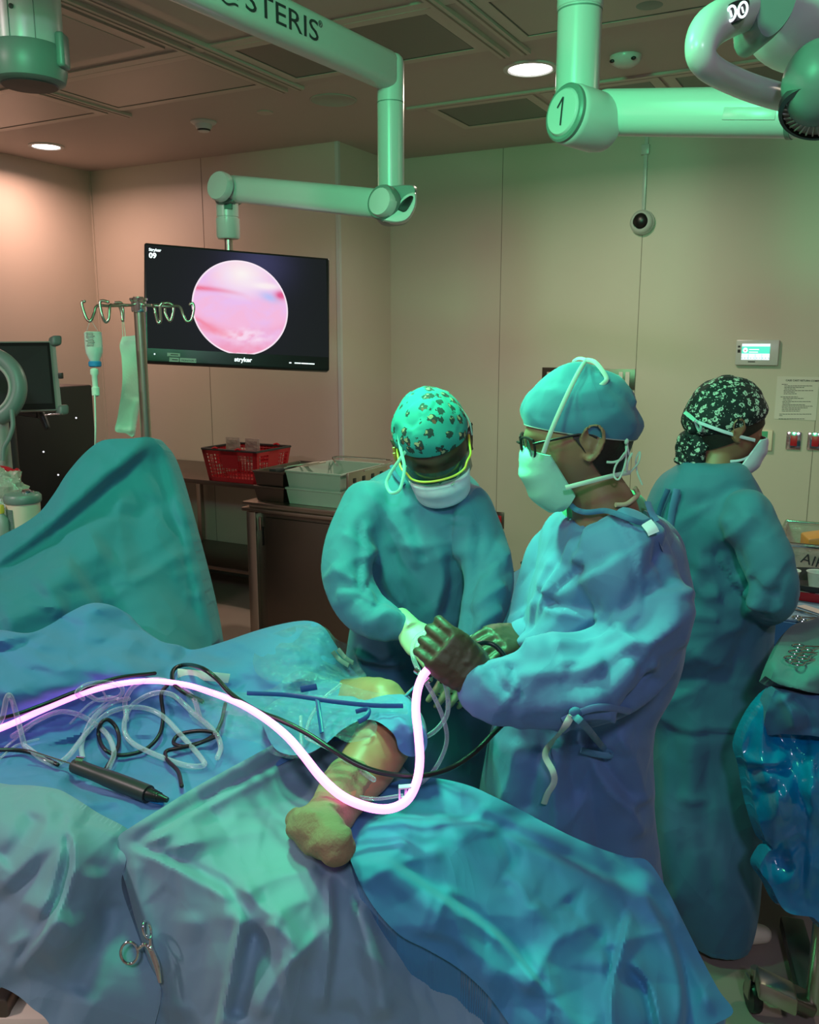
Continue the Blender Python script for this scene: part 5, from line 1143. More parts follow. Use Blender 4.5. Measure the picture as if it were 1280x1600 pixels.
SD = Surf([(-40, 1228, 'z', .98), (50, 1233, 'z', .98), (90, 1240, 'z', .99), (185, 1305, 'z', .955), (200, 1335, 1.40), (195, 1400, 1.41), (215, 1480, 1.40), (250, 1545, 1.38), (200, 1690, 1.40), (0, 1300, 1.42), (100, 1320, 1.36), (0, 1420, 1.38), (100, 1450, 1.33), (0, 1560, 1.40), (80, 1620, 1.36), (150, 1560, 1.36), (60, 1380, 1.36), (150, 1400, 1.385)])
vD = sheet([(-40, 1222), (0, 1232), (40, 1234), (72, 1238), (92, 1244), (122, 1262), (150, 1280), (188, 1300), (200, 1316), (196, 1350), (190, 1385), (208, 1440), (230, 1500), (252, 1548), (240, 1610), (225, 1690), (110, 1690), (78, 1602), (50, 1575), (28, 1556), (0, 1542), (-40, 1536)], SD,
  [('r', 12, .024, [(92, 1246), (70, 1290), (35, 1350), (-10, 1400)]), ('r', 11, .026, [(100, 1276), (95, 1330), (75, 1400), (50, 1440)]), ('s', 16, .022, [(100, 1278), (112, 1340), (88, 1420), (20, 1520)]), ('r', 8, .016, [(95, 1280), (120, 1285), (150, 1292), (190, 1312)]), ('r', 6, .014, [(108, 1284), (120, 1272), (134, 1280)]),
   ('f', 18, -.022, [(60, 1270), (40, 1310), (0, 1350)]), ('f', 26, .022, [(150, 1350), (130, 1430), (60, 1510)]), ('f', 22, -.018, [(170, 1400), (165, 1470), (120, 1560)]), ('r', 8, .012, [(-20, 1260), (30, 1250), (85, 1250)]), ('r', 9, .012, [(0, 1480), (60, 1460), (110, 1430)])],
  3.5, (3.6, .013, 31, 'c', 1.9, 75), (.04, .02))
oD = obj('side_drape', vD, M['drape2']); tag(oD, 'grey green drape hanging down at the left front below the shaver', 'surgical drape')
SE = Surf([(560, 1240, 'z', .965), (545, 1330, 'z', .955), (650, 1216, 1.60), (700, 1220, 1.60), (760, 1240, 1.56), (830, 1275, 1.53), (700, 1300, 'z', .95), (620, 1290, 'z', .96), (850, 1400, 1.42), (940, 1325, 1.53), (1000, 1345, 1.56), (1030, 1385, 1.53), (1080, 1470, 1.47), (1146, 1580, 1.42), (1000, 1600, 1.34), (850, 1600, 1.30), (700, 1500, 1.33), (600, 1420, 1.32), (700, 1600, 1.30), (540, 1370, 'z', .95), (900, 1480, 1.37), (800, 1690, 1.31), (1100, 1690, 1.40), (760, 1400, 1.39)])
vE = sheet([(548, 1345), (543, 1310), (552, 1270), (575, 1240), (610, 1224), (650, 1214), (690, 1217), (735, 1228), (775, 1246), (815, 1266), (860, 1290), (905, 1312), (950, 1330), (985, 1340), (1012, 1345), (1040, 1385), (1068, 1440), (1098, 1500), (1124, 1548), (1146, 1582), (1110, 1604), (1060, 1640), (1040, 1690), (835, 1690), (812, 1630), (790, 1592), (758, 1550), (715, 1512), (668, 1484), (626, 1462), (590, 1425), (565, 1385)], SE,
  [('s', 20, -.014, [(560, 1290), (640, 1275), (760, 1290), (850, 1330), (940, 1370), (1010, 1400)]), ('r', 9, .014, [(650, 1216), (740, 1250), (830, 1300), (900, 1330)]), ('f', 22, .018, [(560, 1330), (640, 1390), (720, 1460), (790, 1560)]), ('s', 14, -.018, [(600, 1340), (690, 1400), (790, 1470), (860, 1560)]),
   ('r', 8, .014, [(785, 1365), (815, 1390), (828, 1420), (850, 1410)]), ('r', 9, -.014, [(880, 1400), (920, 1450), (945, 1480)]), ('s', 14, .018, [(985, 1405), (972, 1460), (950, 1560), (960, 1680)]), ('r', 10, .016, [(945, 1480), (1040, 1450), (1080, 1440)]), ('r', 9, .018, [(940, 1482), (945, 1540), (940, 1660)]), ('s', 14, .020, [(975, 1500), (1010, 1540), (1025, 1600), (1030, 1680)]),
   ('r', 9, .016, [(998, 1350), (1040, 1430), (1085, 1520), (1120, 1590)]), ('s', 16, -.02, [(1005, 1380), (1050, 1470), (1070, 1560), (1060, 1640)]), ('r', 8, .014, [(705, 1382), (690, 1420), (675, 1470)]), ('r', 8, .012, [(560, 1385), (620, 1350), (700, 1330)]), ('r', 7, .010, [(560, 1300), (600, 1290), (630, 1270)]),
   ('f', 16, .014, [(820, 1480), (860, 1540), (900, 1640)]), ('r', 8, .012, [(820, 1560), (850, 1500), (880, 1460), (940, 1440)]), ('f', 14, -.016, [(770, 1290), (800, 1340), (790, 1400)]), ('r', 6, .008, [(710, 1320), (730, 1300), (760, 1255)]), ('r', 7, .014, [(550, 1350), (600, 1345), (640, 1310)])],
  3.5, (4.0, .011, 41, 'c', .7, 78), (.04, .10))
oE = obj('lower_sheet', vE, M['sheet']); tag(oE, 'teal blue sheet spreading from the foot down to the lower right', 'surgical drape')
# ------------------------------------------------------------------ patient leg
t = thing('patient', 'person lying under the drapes with one bent bare leg showing', 'person', P(560, 1200, 1.6))
leg = merge(limb([(430, 1085, 2.12, 44), (500, 1096, 2.04, 38), (548, 1098, 1.89, 38), (590, 1100, 1.74, 41), (607, 1122, 1.68, 40), (600, 1155, 1.62, 45), (575, 1195, 1.56, 45), (548, 1232, 1.50, 38), (520, 1268, 1.445, 34), (500, 1290, 1.41, 30)], 32),
            ellipsoid(P(600, 1090, 1.71), [RT*.040, FH*.045, ZZ*.036], 20, 12), limb([(468, 1290, 1.44, 22), (490, 1300, 1.38, 28), (525, 1322, 1.325, 22)], 20))
lV, lF = remesh(leg, .005, 8)
Xl, Yl, dl = proj(lV); lV = lV+vnormals(lV, lF)*(.0012*fbm(lV*35, 2))[:, None]
obj('body', (lV, lF), M['skin_leg'], t)
sk = merge(limb([(546, 1222, 1.51, 42), (524, 1262, 1.455, 38), (504, 1285, 1.41, 37)], 30), limb([(466, 1284, 1.45, 21), (480, 1292, 1.405, 31), (503, 1304, 1.365, 36), (524, 1320, 1.32, 32)], 30), ellipsoid(P(500, 1290, 1.405), [RT*.032, FH*.035, ZZ*.032], 20, 12))
sV, sF = remesh(sk, .004, 6); Nn = vnormals(sV, sF); X, Y, d = proj(sV)
if ((sV-sV.mean(0))*Nn).sum() < 0: Nn = -Nn
h = .0016*np.sin((X*.55+Y*.9)*.16+2*vnoise(sV*30, 3))+.0010*crumple(sV*34, 6)+crease_field(X, Y, [('r', 4, .003, [(500, 1250), (520, 1268), (538, 1290)]), ('r', 4, .003, [(470, 1262), (500, 1282), (520, 1300)]), ('r', 3, .004, [(455, 1276), (480, 1275), (505, 1280)]), ('r', 3, .004, [(505, 1262), (530, 1262), (550, 1252)])])
obj('stocking', (sV+Nn*h[:, None], sF), M['stocking'], t)
obj('portal_wound', ellipsoid(P(626, 1092, 1.665), [RT*.003, FH*.003, ZZ*.005], 12, 8), M['red'], t)
# cloth wrapped round the knee
SK = Surf([(430, 1150, 1.645), (500, 1130, 1.625), (560, 1118, 1.615), (610, 1108, 1.585), (645, 1110, 1.565), (660, 1150, 1.545), (650, 1180, 1.545), (620, 1150, 1.525), (560, 1132, 1.555), (490, 1160, 1.565), (600, 1128, 1.535)])
o = obj('knee_drape', sheet([(405, 1120), (440, 1100), (500, 1098), (560, 1100), (600, 1098), (634, 1098), (648, 1112), (662, 1135), (668, 1160), (660, 1178), (640, 1182), (624, 1172), (618, 1152), (606, 1138), (586, 1126), (562, 1126), (535, 1140), (505, 1165), (470, 1180), (430, 1170)], SK,
   [('r', 5, .010, [(580, 1112), (620, 1120), (650, 1160)]), ('r', 5, .010, [(500, 1120), (560, 1112), (610, 1110)]), ('r', 4, -.010, [(520, 1135), (570, 1122), (620, 1140)]), ('f', 9, .012, [(430, 1130), (490, 1140), (540, 1125)]), ('r', 4, .008, [(615, 1110), (640, 1135), (645, 1175)])], 3, (9, .007, 51, 'c', .2, 30), (.09, .03)), M['drape'])
tag(o, 'light blue cloth wrapped under the bent knee', 'surgical drape')
SP = Surf([(300, 1085, 1.650), (400, 1060, 1.730), (470, 1030, 1.750), (545, 1050, 1.690), (600, 1075, 1.600), (640, 1105, 1.550), (560, 1100, 1.590), (480, 1110, 1.590), (400, 1120, 1.570), (500, 1150, 1.550), (420, 1170, 1.510), (330, 1130, 1.570), (540, 1160, 1.510)])
vP = sheet([(290, 1085), (330, 1075), (380, 1082), (425, 1076), (455, 1052), (480, 1048), (530, 1066), (570, 1078), (605, 1086), (632, 1100), (636, 1116), (610, 1112), (585, 1118), (590, 1135), (580, 1152), (545, 1160), (520, 1150), (505, 1165), (470, 1185), (430, 1180), (400, 1160), (350, 1150), (300, 1125)], SP,
   [('r', 4, .012, [(440, 1060), (500, 1090), (560, 1120)]), ('r', 4, .012, [(400, 1085), (440, 1120), (470, 1170)]), ('r', 4, -.012, [(470, 1060), (450, 1110), (430, 1160)]), ('r', 4, .010, [(520, 1075), (540, 1110), (530, 1150)]), ('r', 4, .010, [(340, 1085), (380, 1110), (440, 1130)])], 3, (16, .010, 61, 'c', .3, 20), None)
oP = obj('fluid_pouch', vP, M['clear_film']); tag(oP, 'clear crinkled plastic fluid pouch with dark blue strips around the knee', 'plastic pouch')
for i, pts in enumerate(([(386, 1083), (450, 1086), (520, 1096), (580, 1102), (630, 1103)], [(496, 1092), (499, 1115), (503, 1145)], [(556, 1112), (575, 1108), (573, 1120), (560, 1128)], [(470, 1077), (495, 1073)])):
    obj('blue_strip', strap(on(vP[0], pts, .004, 9), .0085 if i != 3 else .012), M['blue_strip'], oP)
SH = Surf([(400, 990, 2.0), (505, 980, 1.99), (540, 1040, 1.92), (560, 1052, 1.84), (460, 1030, 1.84), (400, 1040, 1.86), (500, 1060, 1.78), (520, 1000, 1.97)])
vH = sheet([(405, 1000), (440, 985), (480, 974), (508, 980), (525, 998), (550, 1012), (562, 1040), (572, 1058), (540, 1062), (500, 1062), (450, 1066), (410, 1060), (395, 1035)], SH, [('r', 4, .01, [(480, 985), (510, 1020), (550, 1050)]), ('r', 4, .01, [(430, 1000), (460, 1020), (470, 1060)])], 3, (14, .010, 66, 'c', .5, 17), None)
o = obj('clear_incise_film', vH, M['clear_film']); tag(o, 'clear wrinkled film over the hip drape in front of the bent surgeon', 'plastic film')
for pts in ([(520, 1018), (530, 1030), (545, 1040)], [(528, 1014), (540, 1028), (552, 1036)]): obj('dark_clip', strap(on(vH[0], pts, .008, 9), .010), M['grey_plastic'], o)
o = obj('label_pad', strap(on(vB[0], [(278, 1052), (320, 1056), (358, 1060)], .004), .020), M['towel']); tag(o, 'flat pale adhesive tab on the drape beside the black cable loop', 'adhesive tab')
# ================================================================== CABLES, TUBES, INSTRUMENTS
vBl = vB[0]
def mix(px, off=.006): return on(vBl, px, off)
A_ = mix([(-25, 1148), (20, 1130), (60, 1112), (100, 1095), (140, 1080), (190, 1068), (240, 1064), (290, 1070)], .016)
B_ = np.array([P(*q) for q in [(330, 1082, 1.68), (372, 1098, 1.60), (412, 1121, 1.53), (448, 1150, 1.47), (474, 1180, 1.44), (503, 1216, 1.42), (535, 1244, 1.405), (572, 1260, 1.40), (606, 1264, 1.405), (634, 1252, 1.41), (650, 1225, 1.42), (656, 1190, 1.435), (654, 1150, 1.45), (650, 1112, 1.465), (652, 1082, 1.48), (660, 1058, 1.49), (674, 1042, 1.50), (690, 1036, 1.50)]])
pts = np.vstack([A_, B_]); rad = np.r_[np.linspace(.0062, .0055, len(A_)), np.linspace(.0058, .0074, 6), np.full(len(B_)-6, .0074)]
o = obj('light_cable', tube(pts, rad, 14, 8), M['light_cable']); tag(o, 'glowing pinkish white light cable curving from the drape down past the foot', 'cable')
def cable(name, pts, r, m, label, cat, group=None):
    o = obj(name, tube(pts, r, 12, 8, rnd=True), M[m]); tag(o, label, cat, group); return o
X_ = lambda *a: np.array([P(*q) for q in a])
cable('camera_cable', np.vstack([mix([(316, 1096), (285, 1080), (270, 1064), (272, 1046), (290, 1039)], .02), X_((315, 1044, 1.70), (338, 1060, 1.66), (362, 1085, 1.62), (400, 1110, 1.57), (440, 1126, 1.53), (480, 1146, 1.50), (520, 1172, 1.47), (560, 1195, 1.46), (600, 1208, 1.46), (650, 1213, 1.47), (700, 1202, 1.49), (740, 1177, 1.52), (772, 1145, 1.56), (800, 1118, 1.62))]), .0046, 'black', 'thick black camera cable looping over the patient leg to the surgeon', 'cable')
cable('power_cable', mix([(-25, 1128), (20, 1118), (70, 1100), (120, 1080), (180, 1060), (242, 1052)], .012), .0040, 'black', 'black cable running along the upper side of the glowing cable', 'cable')
cable('power_cable', mix([(262, 1070), (252, 1085), (255, 1120), (248, 1150), (225, 1172), (190, 1180), (165, 1172), (154, 1150), (158, 1130), (170, 1125), (183, 1140), (185, 1165), (165, 1202)], .010), .0040, 'black', 'black cable coiled beside the upper end of the shaver', 'cable')
cable('power_cable', mix([(352, 1100), (345, 1130), (330, 1152), (295, 1166), (272, 1162), (280, 1148), (312, 1142), (340, 1147), (320, 1158), (285, 1168), (260, 1174), (262, 1188), (278, 1205), (284, 1228)], .014), .0040, 'black', 'black cable knotted in small loops beside the hem roll', 'cable')
cable('power_cable', mix([(-25, 1172), (25, 1172), (55, 1178), (90, 1195)], .012), .0040, 'black', 'black cable entering at the left edge above the shaver', 'cable')
TB = [([(-20, 1150), (2, 1125), (10, 1092), (16, 1088), (24, 1110), (38, 1165)], 'clear tube making a sharp peak at the left edge'),
      ([(38, 1165), (78, 1192), (104, 1184), (135, 1146), (170, 1114), (212, 1105), (250, 1116), (286, 1152), (314, 1184), (318, 1196), (290, 1196), (245, 1180), (206, 1160), (194, 1136), (205, 1104), (238, 1084), (270, 1086), (300, 1112), (334, 1142), (345, 1166), (340, 1184)], 'thickest clear tube lying in big loops in the middle of the drape'),
      ([(130, 1190), (128, 1160), (146, 1122), (176, 1098), (200, 1092)], 'clear tube rising from the head of the shaver'),
      ([(198, 1124), (196, 1094), (212, 1070), (240, 1062), (265, 1066), (300, 1088), (312, 1120)], 'clear tube bowed over the glowing cable'),
      ([(20, 1150), (60, 1125), (95, 1112), (130, 1120), (165, 1145), (178, 1175), (170, 1200)], 'clear tube curving left of the black coil')]
for pts, lab in TB: cable('clear_tube', mix(pts, .014), .0052, 'tube', lab, 'tube', 'clear tubes on the body drape')
cable('clear_tube', mix([(130, 1092), (120, 1082), (136, 1070), (166, 1066), (190, 1074), (186, 1088), (156, 1094), (138, 1086)], .024), .0044, 'tube', 'small ring of clear tubing lying across the glowing cable', 'tube')
for i, (pts, lab) in enumerate(((((110, 1130), (140, 1100), (170, 1088), (190, 1096)), 'thin clear line left of the tubing loops'), (((140, 1118), (165, 1095), (160, 1078)), 'short thin clear line under the tubing ring'), (((0, 1175), (30, 1150), (55, 1130)), 'thin clear line at the left edge, upper of two'), (((0, 1185), (25, 1165), (60, 1155)), 'thin clear line at the left edge, lower of two'))):
    cable('thin_line', mix(pts, .01), .0022, 'tube', lab, 'tube')
cable('clear_tube', X_((655, 1050, 1.56), (646, 1028, 1.58), (645, 1008, 1.60), (655, 993, 1.60), (672, 989, 1.60), (686, 998, 1.60), (690, 1012, 1.60)), .0044, 'tube', 'clear tube looped around the cream glove', 'tube')
cable('clear_tube', X_((662, 1060, 1.52), (678, 1088, 1.54), (691, 1118, 1.56), (698, 1145, 1.57), (696, 1168, 1.57), (684, 1195, 1.58), (668, 1215, 1.58), (652, 1228, 1.56)), .0040, 'tube', 'clear tube hanging right of the glowing cable with a stopcock on top', 'tube')
cable('clear_tube', X_((694, 1060, 1.54), (700, 1090, 1.56), (698, 1118, 1.58), (680, 1142, 1.60), (650, 1160, 1.60), (622, 1178, 1.58), (604, 1205, 1.54), (590, 1228, 1.52)), .0045, 'tube', 'pinkish clear tube crossing down behind the glowing cable', 'tube')
cable('clear_tube', X_((470, 1120, 1.58), (472, 1165, 1.52), (490, 1205, 1.48), (530, 1235, 1.46), (580, 1248, 1.45), (628, 1243, 1.44)), .0030, 'tube', 'thin clear tube leading to the white clip by the foot', 'tube')
cable('clear_tube', X_((480, 1152, 1.52), (520, 1172, 1.50), (555, 1198, 1.485), (584, 1218, 1.48)), .0046, 'tube', 'short clear tube lying across the shin', 'tube')
cable('clear_tube', X_((532, 1070, 1.66), (505, 1092, 1.63), (486, 1120, 1.60), (476, 1150, 1.57)), .0030, 'tube', 'thin clear tube over the fluid pouch', 'tube')
t = thing('tube_clamp', 'small white plastic clamp on the glowing cable beside the foot', 'clamp', P(634, 1240, 1.42))
cR = np.array([norm(RT+ZZ*.1), FH, ZZ]); q = P(634, 1238, 1.42)
obj('clamp_frame', merge(box(q-RT*.010, (.003, .012, .022), cR, .001), box(q+RT*.008, (.003, .012, .022), cR, .001), box(q+ZZ*.010, (.021, .012, .003), cR, .001), box(q-ZZ*.010, (.021, .012, .003), cR, .001), box(q-ZZ*.003+RT*.0, (.004, .010, .014), cR, .001)), M['mask'], t)
# arthroscope
t = thing('arthroscope', 'metal scope with slim shaft pushed into the knee, held by gloved hands', 'scope', P(668, 1055, 1.55))
obj('shaft', cyl(P(627, 1094, 1.655), P(664, 1056, 1.54), .0027), M['chrome'], t)
obj('sheath_body', merge(cyl(P(658, 1062, 1.545), P(688, 1032, 1.49), .0075, bev=.002), cyl(P(664, 1057, 1.535), P(670, 1050, 1.52), .0095), cyl(P(678, 1042, 1.51), P(684, 1036, 1.50), .0105)), M['chrome'], t)
obj('stopcock', merge(cyl(P(655, 1052, 1.53), P(672, 1066, 1.53), .0038), cyl(P(662, 1068, 1.52), P(672, 1058, 1.52), .003), cyl(P(650, 1048, 1.54), P(656, 1052, 1.53), .005)), M['chrome'], t)
obj('light_post', cyl(P(684, 1046, 1.50), P(699, 1062, 1.50), .006), M['black'], t)
obj('coupler', tube([P(686, 1042, 1.505), P(700, 1052, 1.51), P(702, 1062, 1.51), P(694, 1064, 1.51)], .0018, 8, 4), M['chrome'], t)
cable('camera_head_cable', X_((740, 1008, 1.60), (758, 1004, 1.62), (775, 1010, 1.62), (792, 1030, 1.62), (805, 1050, 1.64), (815, 1075, 1.70)), .0046, 'black', 'black cable running over the surgeon brown gloves', 'cable')
# shaver handpiece
sp = on(vBl, [(116, 1196), (230, 1240)], .022); a, b = sp; ax_ = norm(b-a)
t = thing('shaver_handpiece', 'black powered shaver handpiece lying on the drape at the left', 'surgical tool', (a+b)/2)
obj('body', tube([a, a+ax_*.006, a+(b-a)*.3, a+(b-a)*.55, b-ax_*.004, b], [.0115, .0135, .0135, .0155, .0155, .0145], 28, 3), M['dark_plastic'], t)
e = on(vBl, [(262, 1250)], .018)[0]; obj('strain_relief', tube([b, b+ax_*.004, e], [.0115, .0125, .0045], 20), M['black'], t)
rr = [cyl(lerp(b, e, k), lerp(b, e, k)+ax_*.0015, .0125*(1-k)+.0052*k+.0006, n=18) for k in (.2, .32, .44, .56)]
obj('relief_rings', merge(*rr), M['black'], t)
cA = P(122, 1192, proj(a[None])[2][0]-.002); obj('collar', cyl(cA-RT*.004, cA+RT*.010-ZZ*.002, .0125), M['chrome'], t)
obj('release_tip', cyl(P(111, 1194, proj(a[None])[2][0]), P(117, 1196, proj(a[None])[2][0]), .006), M['red'], t)
obj('blade_shaft', cyl(P(44, 1172, proj(a[None])[2][0]+.01), P(112, 1194, proj(a[None])[2][0]), .0018), M['chrome'], t)
q = P(143, 1212, proj(lerp(a, b, .25)[None])[2][0]-.006); obj('suction_lever', ellipsoid(q, [RT*.006, FH*.006, ZZ*.0065], 16, 10), M['chrome'], t)
q = P(222, 1246, proj(b[None])[2][0]-.004); obj('hose_fitting', cyl(q, P(236, 1249, proj(b[None])[2][0]), .0045), M['chrome'], t); obj('hose', cyl(P(236, 1249, proj(b[None])[2][0]), P(256, 1254, proj(b[None])[2][0]), .0055), M['blue'], t)
# towel clamp
t = thing('towel_clamp', 'steel ring handled clamp gathering the front drapes', 'clamp', P(232, 1500, 1.33))
vCD = np.vstack([vC[0], vD[0]])
def cpx(pts, off): return on(vCD, pts, off)
dcl = proj(cpx([(232, 1490)], .012))[2][0]-.004
rp = [P(202+13.5*math.cos(a), 1489+17*math.sin(a), dcl) for a in np.linspace(0, 2*math.pi, 24)]; obj('finger_ring', tube(rp, .0021, 8, cap=False), M['chrome'], t)
rp = [P(230+6*math.cos(a)+2.5*math.sin(a), 1453+14*math.sin(a), dcl+.012*math.cos(a)) for a in np.linspace(0, 2*math.pi, 24)]; obj('finger_ring', tube(rp, .0021, 8, cap=False), M['chrome'], t)
obj('arm', tube([P(214, 1484, dcl), P(228, 1476, dcl), P(240, 1500, dcl), P(249, 1535, dcl)], [.0022, .003, .0034, .0020], 8, 5), M['chrome'], t)
obj('arm', tube([P(235, 1466, dcl), P(236, 1480, dcl-.002), P(246, 1506, dcl-.002), P(251, 1535, dcl)], [.0022, .003, .0034, .0020], 8, 5), M['chrome'], t)
obj('pivot', ellipsoid(P(236, 1482, dcl-.003), [RT*.004, FH*.004, ZZ*.004], 12, 8), M['chrome'], t)
# ================================================================== PEOPLE
def shrink(rows, k, kt=None): return [((a+b)/2-(b-a)/2*k, (a+b)/2+(b-a)/2*k, y, d, t*(kt or k)) for a, b, y, d, t in rows]
def lets(c, ftdir, hipz=.80, sep=.065):
    """two legs and feet below the point c"""
    side = norm(np.cross(ftdir, ZZ)); out = []
    for s in (-1, 1):
        b = np.array([c[0], c[1], 0])+side*s*sep
        out.append(tube([b+ZZ*hipz, b+ZZ*.48+norm(ftdir)*.01, b+ZZ*.28, b+ZZ*.09], [.060, .054, .048, .034], 18, 5, rnd=True))
    return out
def shoes(t, c, ftdir, m='cream', sep=.075):
    side = norm(np.cross(ftdir, ZZ)); f = norm(ftdir)
    for s in (-1, 1):
        b = np.array([c[0], c[1], 0])+side*s*sep
        sh = remesh(merge(tube([b-f*.07+ZZ*.045, b+ZZ*.05, b+f*.10+ZZ*.040, b+f*.17+ZZ*.034], [.038, .045, .042, .030], 18, 4, flat=(.85, ZZ), rnd=True), tube([b-f*.02+ZZ*.05, b-f*.02+ZZ*.10], .045, 16)), .007, 3)
        V = sh[0]; V[:, 2] = np.maximum(V[:, 2], .004); obj('shoe', (V, sh[1]), M[m], t)
# ---------------------------------------------------------------- surgeon (nearest, in profile)
t = thing('person', 'person in blue gown, aqua cap and brown gloves, profile, nearest on the right', 'person', (*P(930, 1000, 1.68)[:2], 0))
cS = P(907, 683, 1.62); fS = -RT*.985-FH*.02-ZZ*.16; RS = head_frame(fS); sS = 1.03
rowsS = [(896, 1004, 799, 1.65, .085), (884, 1018, 806, 1.65, .11), (866, 1036, 818, 1.66, .16), (852, 1054, 846, 1.66, .195), (840, 1064, 895, 1.66, .20), (830, 1062, 950, 1.66, .195), (824, 1056, 1010, 1.66, .185), (812, 1042, 1060, 1.67, .175), (786, 1016, 1115, 1.68, .165), (766, 1012, 1180, 1.69, .16), (752, 1016, 1250, 1.70, .165), (744, 1024, 1330, 1.71, .17), (738, 1035, 1430, 1.72, .17), (734, 1040, 1560, 1.72, .18), (734, 1040, 1650, 1.72, .18)]
slv = limb([(976, 870, 1.58, 68), (998, 940, 1.54, 68), (1002, 1005, 1.53, 64), (950, 1050, 1.52, 70), (880, 1070, 1.51, 68), (815, 1078, 1.51, 54), (772, 1080, 1.51, 46), (752, 1080, 1.51, 36)], 30)
slv2 = limb([(880, 880, 1.84, 60), (850, 960, 1.86, 52), (838, 1005, 1.80, 44), (820, 1002, 1.76, 30)], 24)
gv = remesh(merge(loft_rows(rowsS, 48), slv, slv2), .0072, 8)
gv = clothify(gv, [
  ('r', 7, .016, [(870, 860), (850, 930), (835, 1000), (822, 1040)]), ('r', 6, -.016, [(925, 870), (880, 920), (855, 960), (840, 1000)]), ('r', 7, .015, [(920, 865), (890, 900), (862, 935)]), ('s', 10, .012, [(905, 830), (870, 900), (850, 960), (838, 1010)]),
  ('r', 6, .012, [(945, 958), (900, 985), (860, 1000), (822, 1005)]), ('s', 9, -.012, [(855, 945), (900, 952), (940, 960)]), ('r', 7, .014, [(948, 960), (975, 990), (988, 1025)]), ('r', 8, .016, [(1045, 915), (1040, 960), (1010, 1010), (985, 1025)]), ('f', 14, -.014, [(1020, 900), (1010, 960), (980, 1000)]),
  ('r', 5, .009, [(800, 1060), (850, 1058), (905, 1050), (945, 1040)]), ('r', 5, .008, [(870, 1042), (910, 1036), (945, 1040)]), ('r', 5, .008, [(860, 1020), (930, 1000), (965, 985)]), ('r', 6, .012, [(790, 1110), (850, 1100), (905, 1090), (945, 1070)]), ('r', 5, -.008, [(870, 1075), (930, 1062), (985, 1020)]), ('r', 7, .012, [(985, 1030), (940, 1080), (890, 1100)]),
  ('r', 5, .012, [(752, 1045), (762, 1070), (782, 1090), (790, 1110)]), ('r', 5, -.012, [(770, 1040), (778, 1065), (800, 1085)]), ('r', 5, .012, [(785, 1035), (792, 1062), (812, 1080)]), ('r', 4, -.008, [(800, 1040), (806, 1065), (820, 1090)]),
  ('r', 6, .012, [(940, 1120), (975, 1080), (1010, 1045), (1035, 1030)]), ('r', 6, -.014, [(960, 1125), (1000, 1085), (1030, 1050)]), ('r', 5, .012, [(900, 1110), (940, 1105), (965, 1125)]),
  ('r', 7, .018, [(885, 1130), (872, 1200), (868, 1280), (860, 1340)]), ('r', 6, -.016, [(895, 1130), (890, 1200), (900, 1260)]), ('r', 7, .018, [(900, 1130), (930, 1200), (975, 1260), (1000, 1310)]), ('r', 6, -.014, [(915, 1140), (950, 1200), (990, 1250)]), ('r', 7, .016, [(960, 1130), (985, 1190), (1000, 1260)]), ('r', 8, .014, [(820, 1150), (810, 1210), (790, 1260)]), ('f', 12, -.014, [(850, 1160), (835, 1220), (825, 1270)]),
  ('s', 10, .012, [(960, 800), (990, 860), (1000, 920)]), ('r', 5, .008, [(905, 812), (890, 850), (880, 880)]), ('r', 5, .008, [(925, 815), (920, 850), (905, 890)]), ('r', 6, .012, [(1020, 830), (1050, 880), (1062, 940)]), ('r', 6, -.010, [(1010, 835), (1038, 880), (1050, 930)])],
  .006, (6, 6, 3.2), 5, .0115, 5)
ogS = None
body = merge(head_mesh(cS, RS, sS), ear(cS, RS, sS, -1), ear(cS, RS, sS, 1), limb([(918, 722, 1.63, 42), (930, 762, 1.63, 44), (945, 800, 1.64, 52), (950, 850, 1.66, 60)], 28), loft_rows(shrink(rowsS[2:11], .80, .82), 30),
   limb([(968, 880, 1.59, 40), (990, 950, 1.55, 34), (990, 998, 1.54, 30), (900, 1062, 1.52, 28), (790, 1070, 1.51, 22), (755, 1066, 1.51, 19)], 18), limb([(890, 900, 1.82, 42), (850, 960, 1.85, 36), (838, 1000, 1.80, 26), (815, 998, 1.74, 20)], 18), *lets(P(900, 545, 1.72), -RT))
wN = P(752, 1066, 1.51); dN = P(702, 1022, 1.50)-wN; wF = P(822, 996, 1.76); dF = P(760, 1004, 1.68)-wF
hN = lambda th: hand(wN, dN, -FW*.95+ZZ*.25-RT*.1, -1, 1.03, (1.5, 1.55, 1.6, 1.65), (.8, .7), th)
hF = lambda th: hand(wF, dF, -FW*.55+ZZ*.8, 1, 1.0, (.8, .9, 1.0, 1.1), (.4, .6), th)
bV, bF = remesh(merge(body, hN(.86), hF(.86)), .0042, 3, .5)
obj('body', (bV, bF), M['skin_brown'], t)
obj('gown', gv, M['gown'], t, auto=80)
gS = gv[0]
for w0, hh, dd_ in ((wN, hN, dN), (wF, hF, dF)):
    ct = tube([w0-norm(dd_)*.045, w0-norm(dd_)*.02, w0, w0+norm(dd_)*.02], [.036, .034, .031, .030], 20, 4)
    g1 = remesh(merge(hh(1.08), ct), .0034, 3, .5); Nn = vnormals(*g1); 
    if ((g1[0]-g1[0].mean(0))*Nn).sum() < 0: Nn = -Nn
    al_ = (g1[0]-w0)@norm(dd_); hgt = .0011*np.sin(al_*420)*np.exp(-((al_+.02)/.05)**2)+.0008*crumple(g1[0]*50, 3)
    obj('glove', (g1[0]+Nn*hgt[:, None], g1[1]), M['glove_dark'], t)
obj('cap', cap_mesh(cS, RS, sS, .010, .30, .009, .004, seed=3, wr=.004), M['gown2'], t)
obj('hair', cap_mesh(cS, RS, sS, -.034, 1.7, -.0022, .0, wr=.0006, seed=4), M['hair'], t)
